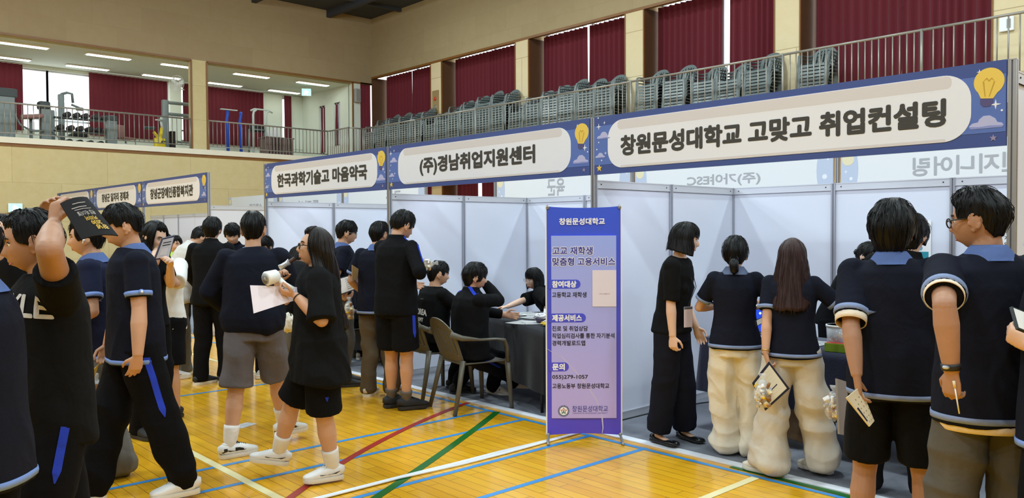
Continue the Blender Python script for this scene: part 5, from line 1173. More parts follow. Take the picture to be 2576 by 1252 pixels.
def person(sp):
    H = sp['H']; s = H / 1.735; fem = sp.get('fem', False); root = thing('person', sp['label'], 'person', (sp['x'], sp['y'], sp.get('z', .0)), R(sp['yaw']), sp.get('group'))
    vox = sp.get('vox', .006); skin = SKIN[sp.get('skin', 1)]; PEOPLE_N[0] += 1; seed = PEOPLE_N[0]
    lean, lside, twist = R(sp.get('lean', 2)), R(sp.get('side', 0)), R(sp.get('twist', 0))
    hipz = sp.get('hipz', .905 * s); P = V((sp.get('px', 0), sp.get('py', 0), hipz + .03 * s))
    # spine
    ss = [P.copy()]; rr = [V((1, 0, 0))]; tt = [0.]
    NS = 26
    for i in range(1, NS + 1):
        t = .60 * i / NS; f = sm(.0, .34, t); a, b_ = lean * (.35 + .65 * f), lside * f
        d = V((math.sin(b_), math.sin(a), math.cos(a) * math.cos(b_))).normalized(); ss.append(ss[-1] + d * (.60 / NS * s)); tw = twist * f; rr.append(V((math.cos(tw), math.sin(tw), -math.sin(b_) * .8))); tt.append(t)
    def spn(t):
        if t <= 0: return P + V((0, t * s * math.sin(lean) * .35 if hipz < .6 else 0, t * s)), V((1, 0, 0))
        i = min(NS - 1, int(t / .60 * NS)); f = t / .60 * NS - i; return ss[i].lerp(ss[i + 1], f), rr[i].lerp(rr[i + 1], f)
    def trunk(bm, key, grow=0., tmin=None, wide=1., n=28):
        rows_ = [r for r in TORSO[key] if tmin is None or r[0] >= tmin]; pts, secs, rts = [], [], []
        for (t, rx, ry) in rows_:
            p, r = spn(t + .027 * float(sm(.28, .44, t))); pts.append(p); rts.append(r); secs.append(((rx * wide + grow) * s, (ry * wide + grow) * s))
        tube(bm, pts, secs, rts, n); return pts, secs, rts
    N, Rn = spn(.527); bw = sp.get('broad', 1.0) * (.90 if fem else 1.0)
    rsh = spn(.49)[1]; updir = (spn(.53)[0] - spn(.43)[0]).normalized(); shc = spn(.474)[0]
    S = {sd: shc + rsh.normalized() * (sd * .168 * bw * s) - updir * .012 * s for sd in (-1, 1)}
    hy, hp, hr = R(sp.get('hyaw', 0)) + twist * .6, R(sp.get('hpitch', 5)), R(sp.get('hroll', 0))
    Rh = Matrix.Rotation(hy, 4, 'Z') @ Matrix.Rotation(-hp, 4, 'X') @ Matrix.Rotation(hr, 4, 'Y'); hu = Rh.to_3x3() @ V((0, 0, 1)); hf = Rh.to_3x3() @ V((0, 1, 0))
    Sk = N + (updir * .5 + hu * .5).normalized() * .048 * s; hs = s * sp.get('hs', 1.0); Hc = Sk + hu * .088 * s + hf * .016 * s
    Mh = Matrix.Translation(Hc) @ Rh
    # limbs
    legs, arms = {}, {}
    for sd in (-1, 1):
        f = sp.get('footR' if sd > 0 else 'footL', (sd * .10, 0, 0, -sd * 8, 0)); x, y, z, fy, fp = f[:5]; hip = P + V((sd * .088 * s, 0, -.03 * s))
        fyr, fpr = R(fy), R(fp)
        ank = V((x, y, z + .075 * s)); pole = V(sp.get('kneeR' if sd > 0 else 'kneeL', (math.sin(-fyr) * .3 + sd * .05, 1, .2 if hipz < .6 else .0)))
        k_, ank = ik(hip, ank, .43 * s, .405 * s, pole); legs[sd] = (hip, k_, ank, fyr, fpr)
        a = sp.get('armR' if sd > 0 else 'armL', {}); w = a.get('w'); sh = S[sd]
        w = V(w) if w else sh + V((sd * .07, .02 + .3 * math.sin(lean) * 0, -.525)) * s
        pole = V(a.get('p', (sd * .45, -1, -.15))); e, w = ik(sh, w, .275 * s, .245 * s, pole)
        d = V(a['d']) if a.get('d') else (w - e).normalized(); n = V(a['n']) if a.get('n') else V((-sd, .25, 0))
        arms[sd] = (sh, e, w, d, n, a.get('c', .32), a.get('th', .45))
    # body: one fused skin surface
    bm = new(); trunk(bm, 'bodyf' if fem else 'body')
    nk = .046 if fem else .054
    tube(bm, [N - updir * .05 * s, N, Sk, Sk + hu * .05 * s], [(nk * 1.35 * s, nk * 1.3 * s), (nk * 1.08 * s, nk * 1.08 * s), (nk * s, nk * s), (nk * s, nk * .95 * s)], rsh, 18)
    head_piece(bm, Mh, hs, fem)
    fat = sp.get('fat', 1.0) * (.9 if fem else 1.)
    for sd in (-1, 1):
        sh, e, w, d, n, c, th = arms[sd]
        ball(bm, sh, (.050 * s * fat, .048 * s * fat, .052 * s * fat), 14)
        m1, m2 = sh.lerp(e, .45), e.lerp(w, .28)
        tube(bm, [sh, m1, e - (e - sh) * .06, e + (w - e) * .07, m2, e.lerp(w, .7), w], [.046 * s * fat, .044 * s * fat, .039 * s * fat, .040 * s * fat, .043 * s * fat, .034 * s * fat, (.028 * s, .024 * s)], d.cross(n) if (d.cross(n)).length > .1 else (1, 0, 0), 16)
        ball(bm, e, .0395 * s * fat, 12)
        if not sp.get('nohand%s' % ('R' if sd > 0 else 'L')): hand_piece(bm, w, d, n, sd, c, s, thumb=th)
        hip, k_, an, fy, fp = legs[sd]
        tube(bm, [hip + V((0, 0, .02)), hip.lerp(k_, .35), hip.lerp(k_, .8), k_, k_.lerp(an, .12), k_.lerp(an, .34), k_.lerp(an, .7), an], [.088 * s * fat, .083 * s * fat, .062 * s * fat, .057 * s * fat, .053 * s * fat, .058 * s * fat, .042 * s * fat, .034 * s], (1, 0, 0), 18)
        ball(bm, k_, .0565 * s * fat, 12)
        if not (sp.get('shoe')): pass
        fd = Matrix.Rotation(fy, 3, 'Z') @ Matrix.Rotation(fp, 3, 'X')
        tube(bm, [an + V((0, 0, .01)), an + fd @ V((0, -.01, -.03)) * s, an + fd @ V((0, .06, -.045)) * s, an + fd @ V((0, .13, -.056)) * s, an + fd @ V((0, .165, -.06)) * s], [.033 * s, .026 * s, (.026 * s, .014 * s), (.028 * s, .009 * s), (.02 * s, .006 * s)], (1, 0, 0), 12)
    me = fuse(bm, vox, 2, .45)
    link('body', me, skin, root, True)
    # face
    if sp.get('face', True):
        eo = sp.get('eyes', 1.)
        for sd in (-1, 1):
            b = new(); ball(b, Mh @ (V((sd * .031, .0695, .011)) * hs), .0125 * hs, 14, Rh.to_3x3()); eye = link('eye', b, M_eyew, root, True)
            b = new(); ball(b, Mh @ (V((sd * .031, .0788, .010)) * hs), (.0056 * hs, .0042 * hs, .0056 * hs), 12, Rh.to_3x3()); link('iris', b, M_iris, eye, True)
            b = new(); tube(b, [Mh @ (V((sd * q, y, z)) * hs) for q, y, z in ((.017, .0800, .015), (.026, .0815, .0195), (.036, .0795, .019), (.044, .0735, .0145))], .0024 * hs, (0, 0, 1), 6); link('eyelid', b, M_brow, eye, True)
            b = new(); tube(b, [Mh @ (V((sd * q, y, z)) * hs) for q, y, z in ((.014, .0905, .031), (.026, .0885, .0355), (.038, .0825, .036), (.049, .0745, .0315))], [(.0035 * hs, .0025 * hs), (.0045 * hs, .003 * hs), (.004 * hs, .003 * hs), (.002 * hs, .002 * hs)], (0, 0, 1), 8); link('eyebrow', b, M_brow, root, True)
        b = new(); mo = sp.get('mouth', 0.); lipy = .0915
        for z, r in ((-.0542, .0034), (-.0635 - mo, .0040)): tube(b, [Mh @ (V((q, lipy - 17 * q * q, z + (0 if r > .0036 else 2.0 * q * q) + mo * 4 * abs(q))) * hs) for q in (-.022, -.012, -.004, 0, .004, .012, .022)], [(.001, .001), (r * hs, .003 * hs), (r * hs, .004 * hs), (r * .85 * hs, .004 * hs), (r * hs, .004 * hs), (r * hs, .003 * hs), (.001, .001)], (0, 0, 1), 8)
        link('lips', b, M_lip, root, True)
        if mo:
            b = new(); ball(b, Mh @ (V((0, .0905, -.059 - mo / 2)) * hs), (.017 * hs, .006 * hs, (.003 + mo * .6) * hs), 12, Rh.to_3x3()); link('open_mouth', b, mat('mouth_inside', (90, 26, 28), .5), root, True)
            b = new(); ball(b, Mh @ (V((0, .0925, -.057)) * hs), (.013 * hs, .004 * hs, .003 * hs), 10, Rh.to_3x3()); link('teeth', b, M_eyew, root, True)
    # hair
    st = dict(sp.get('hair', {})); st.setdefault('seed', seed); hm = HAIR[st.get('color', 'black')]
    hb = hair_piece(Mh, hs, st, V((0, 0, -1))); hair = link('hair', hb, hm, root, True)
    if 'bun' in st:
        b = new(); q = st['bun']; c = Mh @ (V((0, q[0], q[1])) * hs); crumple(b, c, (q[2] * hs, q[2] * .85 * hs, q[2] * .8 * hs), seed, .18)
        link('bun', b, hm, hair, True)
    if 'tail' in st:
        b = new(); q = st['tail']; c = Mh @ (V((0, q[0], q[1])) * hs); tube(b, [c + V((0, .02, .0)), c + V((.0, -.02, -.02)), c + V((0.005, -.03, -.05 - q[2] * .3)), c + V((0, -.02, -q[2]))], [.026, .032, .028, .008], (1, 0, 0), 14); link('ponytail', b, hm, hair, True)
        b = new(); tube(b, [c + V((.026 * math.cos(t), .004, .026 * math.sin(t))) for t in np.linspace(0, 6.283, 16)[:-1]], .005, (0, 1, 0), 6, closed=True); link('hair_tie', b, M_black, hair, True)
    # top
    top = sp.get('top')
    if top:
        k = top['cut']; fm = FAB[top['c']]; bm = new(); wd = top.get('wide', 1.); pts, secs, rts = trunk(bm, k, 0, top.get('tmin'), wd)
        sl = top.get('sleeve', .62); sr = top.get('sr', .060 if fem else .067) * s; ends = {}
        for sd in (-1, 1):
            sh, e, w, d, n, c, th = arms[sd]; inn = sh - rsh.normalized() * sd * .05 * s + updir * .0 * s
            ax_ = d.cross(n) if d.cross(n).length > .1 else V((1, 0, 0))
            if sl <= 1:
                q = sh.lerp(e, sl); u = (e - sh).normalized(); fl = top.get('flare', 1.02)
                tube(bm, [inn, sh, sh.lerp(q, .5), q], [sr * .9, sr * 1.0, sr * 1.0, sr * fl], (1, .2, 0), 18); ball(bm, sh, sr * 1.02, 14); ends[sd] = (q - u * .024 * s, q + u * .002, sr * fl)
            else:
                q = e.lerp(w, sl - 1); u = (w - e).normalized()
                tube(bm, [inn, sh, sh.lerp(e, .5), e - (e - sh) * .05, e + (q - e) * .12, e.lerp(q, .6), q], [sr * .86, sr * .9, sr * .84, sr * .80, sr * .80, sr * .72, sr * top.get('cuff', .62)], (1, .2, 0), 18); ball(bm, e, sr * .82, 12); ball(bm, sh, sr * .92, 14); ends[sd] = (q - u * .03 * s, q + u * .004, sr * top.get('cuff', .62))
        for q in top.get('add', []): ball(bm, spn(q[0])[0] + V(q[1]) * s, tuple(v * s for v in q[2]), 16)
        if fem and k != 'over':
            for sd in (-1, 1): c_, r_ = spn(.31); f_ = r_.cross(updir) * -1; ball(bm, c_ + r_ * sd * .062 * s + f_ * .072 * s, (.062 * s, .05 * s, .062 * s), 12)
        me = fuse(bm, max(.008, vox * 1.3), 5, .5)
        co, no = get_co(me), get_no(me); zz = (co[:, 2] - P.z) / s; amp = top.get('fold', .006) * 1.5 * s
        w_ = .35 + .65 * sm(.38, .0, zz)
        nz = vnoise(co / s * np.array([8., 8., 3.2]) + seed * 3.1, seed); n2 = vnoise(co / s * np.array([13., 13., 9.]) + seed, seed + 2); rid = 1 - 2 * np.abs(vnoise(co / s * np.array([5., 5., 6.5]) + np.array([0, 0, 1.]) * seed, seed + 5))
        
        sp_ = 1 - np.abs(vnoise(co / s * np.array([6.5, 6.5, 2.6]) + (co[:, 2:3] / s) * np.array([3., 0, 0]) + seed * 1.7, seed + 9)) * 2.6
        co = co + no * ((amp * (nz * 1.0 + n2 * .25 + rid * .5 + .75 * np.clip(sp_, 0, 1))) * w_)[:, None]; set_co(me, co)
        shirt = link(top.get('name', 'shirt'), me, fm, root, True); bvh = BVHTree.FromPolygons([V(v) for v in co], [tuple(p.vertices) for p in me.polygons])
        tr = top.get('trim')
        if tr:
            for sd in (-1, 1):
                a_, b_, r_ = ends[sd]; u_ = (b_ - a_).normalized(); link('cuff', band(bvh, a_ - u_ * .006 * s, b_ - u_ * .006 * s, (1, .2, 0), r_ * 1.5, .003 * s, 36), FAB[tr], shirt, True)
                if top.get('badge') == sd or top.get('badge') == 2:
                    u_ = (b_ - a_).normalized(); o_ = V(top.get('bdir', (sd, 0, 0))); o_ = (o_ - u_ * o_.dot(u_)).normalized(); b = new(); ball(b, (a_ + b_) / 2 - u_ * .008 + o_ * (r_ + .003), (.016 * s, .016 * s, .016 * s), 12); bd = link('cuff_badge', b, FAB[tr], shirt, True); b = new(); ball(b, (a_ + b_) / 2 - u_ * .008 + o_ * (r_ + .014 * s), .008 * s, 8); link('button', b, M_white, bd, True)
            p0, r0 = pts[0], rts[0]; p1 = p0 + (pts[1] - p0).normalized() * .028 * s
            link('hem', band(bvh, p0 + (p1 - p0).normalized() * .034 * s, p0 + (p1 - p0).normalized() * .010 * s, r0, .45, .003 * s, 72), FAB[tr], shirt, True)
        if top.get('under'):
            for sd in (-1, 1):
                a_, b_, r_ = ends[sd]; u = (b_ - a_); link('undershirt_cuff', ring((b_ - u * .2, b_ + u * (1.3 if top['under'] > 1 else .5)), ((r_ * .93, r_ * .93), (r_ * .9, r_ * .9)), (1, .2, 0), .002), FAB['under'], shirt, True)
            if top['under'] < 2:
                p0, r0 = pts[0], rts[0]; link('undershirt_hem', ring((p0 + V((0, 0, .01)), p0 - V((0, 0, .03))), ((secs[0][0] * .95, secs[0][1] * .95), (secs[0][0] * .92, secs[0][1] * .92)), r0, .002, 48), FAB['under'], shirt, True)
        col = top.get('collar')
        if col:
            cm = FAB[col]; b = new(); nA = 40; cN = N + updir * -.012 * s; fwd = rsh.normalized().cross(updir) * -1; rows_ = []
            for (h, r_, sink) in ((.0, .066, 0), (.044, .061, .0), (.05, .064, .0), (.040, .072, .0), (.004, .098, .0), (-.012, .108, .0)):
                row = []
                for a in np.linspace(0, 2 * math.pi, nA + 1):
                    a2 = R(18) + a * (360 - 36) / 360.; fx, rx_ = math.cos(a2), math.sin(a2)      # opening at the front
                    pt = max(0, math.cos(a2)) ** 2; hh = h - (.03 * pt if h < .03 else .012 * pt) - .018 * max(0, fx)
                    rad_y = r_ * (1.0 if fx < 0 else 1.08)
                    row.append(b.verts.new(cN + updir * hh * s + fwd * (fx * rad_y * s) + rsh.normalized() * (rx_ * r_ * 1.02 * s)))
                rows_.append(row)
            for j in range(len(rows_) - 1):
                for i in range(nA): b.faces.new((rows_[j][i], rows_[j][i + 1], rows_[j + 1][i + 1], rows_[j + 1][i]))
            bmesh.ops.solidify(b, geom=b.faces[:], thickness=.003); link('collar', b, cm, shirt, True)
        if top.get('neckband'):
            link('neckband', ring((N - updir * .03 * s, N + updir * .012 * s), ((.074 * s, .072 * s), (.064 * s, .063 * s)), rsh, .005 * s), FAB[top['neckband']], shirt, True)
        for rib in top.get('stripes', []):          # coloured stripes laid along the sleeve or shoulder, pressed onto the cloth
            sd, u0, u1, off, wid, cc = rib; sh, e, w, *_ = arms[sd]; b = new(); L_ = []
            for q in np.linspace(u0, u1, 18):
                c_ = (N.lerp(sh, q + 1) if q < 0 else sh.lerp(e, q) if q <= 1 else e.lerp(w, q - 1)); o_ = V(off).normalized(); ax_ = ((sh - N) if q < 0 else (e - sh) if q <= 1 else (w - e)).normalized(); o_ = (o_ - ax_ * o_.dot(ax_)).normalized(); x_ = ax_.cross(o_); row = []
                for k_ in (-1, 0, 1):
                    org = c_ + o_ * .3 + x_ * (k_ * wid / 2); hit = bvh.ray_cast(org, -o_); row.append(b.verts.new((hit[0] if hit[0] else c_ + o_ * .08) + o_ * .0035))
                L_.append(row)
            for i in range(len(L_) - 1):
                for k_ in (0, 1): b.faces.new((L_[i][k_], L_[i + 1][k_], L_[i + 1][k_ + 1], L_[i][k_ + 1]))
            link('stripe', b, FAB[cc], shirt, True)
        for (body_, t, dirv, wdt, hgt, cc, off, xo, arch) in top.get('text', []):
            tb_ = text_mesh(body_, wdt * s, hgt * s, off); bmesh.ops.triangulate(tb_, faces=tb_.faces[:]); bmesh.ops.subdivide_edges(tb_, edges=tb_.edges[:], cuts=1)
            c_, r_ = spn(t); o_ = V(dirv).normalized(); xax = V((0, 0, 1)).cross(o_).normalized(); zax = updir
            for v in tb_.verts:
                q = c_ + xax * (v.co.x + xo * s) + zax * (v.co.z - arch * v.co.x * v.co.x); hit = bvh.ray_cast(q + o_ * .5, -o_); v.co = (hit[0] if hit[0] else q) + o_ * .004
            link('lettering', tb_, FAB[cc], shirt)
    # bottom
    bot = sp.get('bottom')
    if bot:
        k = bot['cut']; fm = FAB[bot['c']]; bm = new(); wr = bot.get('w', 1.)
        rows_ = [(-.12, .150, .125), (-.04, .172, .128), (.03, .165, .122), (.10, .148, .112)]; pt_, sc_, rt_ = [], [], []
        if fem: rows_ = [(-.12, .150, .126), (-.05, .166, .130), (.03, .148, .114), (.10, .124, .098)]
        for t, rx, ry in rows_:
            p, r = spn(t); pt_.append(p); sc_.append((rx * s * (1 + (wr - 1) * .3), ry * s * (1 + (wr - 1) * .3))); rt_.append(r)
        tube(bm, pt_, sc_, rt_, 26)
        RAD = dict(pants=[.098, .094, .080, .074, .072, .066, .062], straight=[.100, .098, .090, .087, .086, .085, .085], slim=[.096, .088, .068, .063, .062, .052, .046], wide=[.104, .108, .106, .106, .108, .110, .110], shorts=[.108, .112, .114], jogger=[.104, .104, .094, .088, .084, .074, .048])[k]
        for sd in (-1, 1):
            hip, k_, an, fy, fp = legs[sd]; hp_ = hip + V((0, 0, .02))
            if k == 'shorts':
                L_ = bot.get('len', .78); pts_ = [hp_, hip.lerp(k_, L_ * .55), hip.lerp(k_, L_)]
                if L_ > 1: pts_ = [hp_, hip.lerp(k_, .6), k_.lerp(an, L_ - 1)]
                pts_.append(pts_[-1]); rad = [r * s * wr for r in RAD] + [RAD[-1] * s * wr * .86]; pts_.append(pts_[-2] + (hp_ - pts_[-2]) * .1); rad.append(RAD[-1] * .82 * s * wr)
            else:
                cuffz = bot.get('cuffup', .0); bt = an - V((0, 0, .035 * s - cuffz)); 
                pts_ = [hp_, hip.lerp(k_, .4), hip.lerp(k_, .85), k_.lerp(an, .08), k_.lerp(an, .4), k_.lerp(an, .8), bt]; rad = [r * s * wr for r in RAD]
                pts_ += [bt, bt + V((0, 0, .04))]; rad += [rad[6] * .86, rad[6] * .8]
            tube(bm, pts_, rad, (1, 0, 0), 22); 
            if k != 'shorts': ball(bm, k_, rad[2] * .96, 14)
        me = fuse(bm, max(.008, vox * 1.3), 4, .5); co, no = get_co(me), get_no(me); zz = co[:, 2] / s; amp = bot.get('fold', .006) * 1.35 * s
        w_ = .35 + .8 * (np.exp(-((zz - .5) / .16) ** 2) + 1.1 * sm(.34, .08, zz)) if k != 'shorts' else .7 + 0 * zz
        nz = vnoise(co / s * np.array([6., 6., 9.]) + seed * 2.7, seed); rid = 1 - 2 * np.abs(vnoise(co / s * np.array([4.5, 4.5, 7.]) + np.array([seed, 0, co[0, 2]]), seed + 1)); ver = 1.1 - 2.6 * np.abs(vnoise(co / s * np.array([8., 8., 1.5]) + seed, seed + 7)); dia = 1 - 2.4 * np.abs(vnoise(co / s * np.array([5., 5., 5.]) + (co[:, 2:3] / s) * np.array([4., -4., 0]) + seed, seed + 11))
        co = co + no * (amp * (nz * .9 + rid * .6 + ver * .55 + .6 * np.clip(dia, -.3, 1)) * w_)[:, None]; set_co(me, co)
        tr_ = link('shorts' if k == 'shorts' else 'trousers', me, fm, root, True); bvh = BVHTree.FromPolygons([V(v) for v in co], [tuple(p.vertices) for p in me.polygons])
        if bot.get('stripe'):
            cc, u1, wid = bot['stripe'][:3]; u0 = bot['stripe'][3] if len(bot['stripe']) > 3 else -.05
            for sd in bot.get('sides', (-1, 1)):
                hip, k_, an, fy, fp = legs[sd]; b = new(); L_ = []; o_ = V(bot.get('sdir', (sd, .05, 0))); o_ = V((o_.x * 1., o_.y, 0)).normalized(); x_ = V((0, 0, 1)).cross(o_)
                for q in np.linspace(u0, u1, 30):
                    c_ = hip.lerp(k_, q) if q <= 1 else k_.lerp(an, q - 1); row = []; tp = min(1, (u1 - q) / .12 + .15)
                    for kk in (-1, 0, 1):
                        hit = bvh.ray_cast(c_ + o_ * .35 + x_ * (kk * wid * s / 2 * tp), -o_); row.append(b.verts.new((hit[0] if hit[0] else c_ + o_ * .1) + o_ * .0035))
                    L_.append(row)
                for i in range(len(L_) - 1):
                    for kk in (0, 1): b.faces.new((L_[i][kk], L_[i + 1][kk], L_[i + 1][kk + 1], L_[i][kk + 1]))
                link('side_stripe', b, FAB[cc], tr_, True)
    # shoes
    if sp.get('shoe'):
        for sd in (-1, 1):
            hip, k_, an, fy, fp = legs[sd]; shoe(root, an, fy, fp, sp['shoe'], s, sp.get('sock'), (k_, an), sp.get('socktop', .12), sp.get('shoex'), 0., fat)
    # glasses, lanyard, watch and the like
    gl = sp.get('glasses')
    if gl:
        gm = mat('spectacle_frame_' + gl, dict(black=(24, 22, 24), silver=(170, 170, 176))[gl], .3, .2 if gl == 'black' else .8); b = new(); r_ = (.0022 if gl == 'silver' else .0027) * hs
        for sd in (-1, 1):
            tube(b, [Mh @ (V((sd * (.034 + .0265 * math.cos(a) * (1.0)), .101 - .08 * abs(.034 + .0265 * math.cos(a)) ** 1.3, .005 + .0185 * math.sin(a))) * hs) for a in np.linspace(0, 2 * math.pi, 24)[:-1]], r_, (0, 1, 0), 6, closed=True)
            rod(b, [Mh @ (V(q) * hs) for q in ((sd * .060, .094, .011), (sd * .076, .088, .013), (sd * .083, .04, .013), (sd * .085, .0, .012))], r_, 6)
        rod(b, [Mh @ (V(q) * hs) for q in ((-.012, .103, .01), (0, .108, .012), (.012, .103, .01))], r_, 6); g_ = link('glasses', b, gm, root, True)
        b = new()
        for sd in (-1, 1):
            vs = [b.verts.new(Mh @ (V((sd * (.034 + .0255 * math.cos(a)), .1 - .08 * abs(.034 + .0255 * math.cos(a)) ** 1.3, .005 + .0178 * math.sin(a))) * hs)) for a in np.linspace(0, 2 * math.pi, 20)[:-1]]; b.faces.new(vs)
        link('lens', b, M_glass, g_)
    for (sd, kind) in sp.get('wrist', []):
        sh, e, w, d, n, c, th = arms[sd]; u = (w - e).normalized(); c0_ = w - u * .02 * s; b = ring((c0_ - u * .012, c0_ + u * .012), ((.0325 * s, .0285 * s), (.031 * s, .027 * s)), d.cross(n), .003) if kind == 'watch' else ring((c0_ - u * .003, c0_ + u * .003), ((.033 * s, .029 * s), (.033 * s, .029 * s)), d.cross(n), .002)
        wt = link('watch' if kind == 'watch' else 'bracelet', b, M_black if kind != 'gold' else mat('gold_metal', (214, 178, 90), .3, .8), root, True)
        if kind == 'watch': t_ = -n.normalized(); b = new(); ball(b, c0_ + t_ * .03 * s, (.014, .014, .008), 10); link('watch_face', b, mat('watch_glass', (200, 204, 210), .2, .5), wt, True)
    if sp.get('lanyard'):
        b = new(); c_, r_ = spn(.22); f_ = -r_.cross(V((0, 0, 1))) if False else V((0, 1, 0)); px_ = sp['lanyard']
        for sd in (-1, 1): rod(b, [N + rsh * sd * .055 * s - f_ * .02 * s, N + rsh * sd * .06 * s + f_ * .075 * s - updir * .05 * s, spn(.3)[0] + f_ * .155 * s + rsh * sd * .02 * s, V(px_) + V((0, 0, .08))], .003, 6)
        ly = link('lanyard', b, M_black, root, True); Mb = Matrix.Translation(px_) @ Matrix.Rotation(R(sp.get('badgeyaw', 0)), 4, 'Z')
        b = new(); rbox(b, (0, 0, 0), (.078, .006, .145), .003, Mb); cd_ = link('name_card', b, mat('card_lilac', (214, 196, 204), .5), ly); b = new(); rbox(b, (0, .001, .063), (.08, .008, .022), .003, Mb); link('card_holder', b, mat('card_grey', (120, 120, 130), .4), cd_)
    if sp.get('earbud'):
        sd = sp['earbud']; b = new(); ball(b, Mh @ (V((sd * .086, .004, -.012)) * hs), .0085 * hs, 10); rod(b, [Mh @ (V((sd * .088, .006, -.014)) * hs), Mh @ (V((sd * .088, .014, -.034)) * hs)], .003); link('earbud', b, M_white, root, True)
    if sp.get('vest'):
        bm = new(); trunk(bm, 'jacket', .02, -.10); me = fuse(bm, .009, 4); link('safety_vest', me, FAB['vest'], root, True)
    return root, arms, Mh, spn
def wpt(root, p): return Matrix.Translation(root.location) @ Matrix.Rotation(root.rotation_euler.z, 4, 'Z') @ V(p)

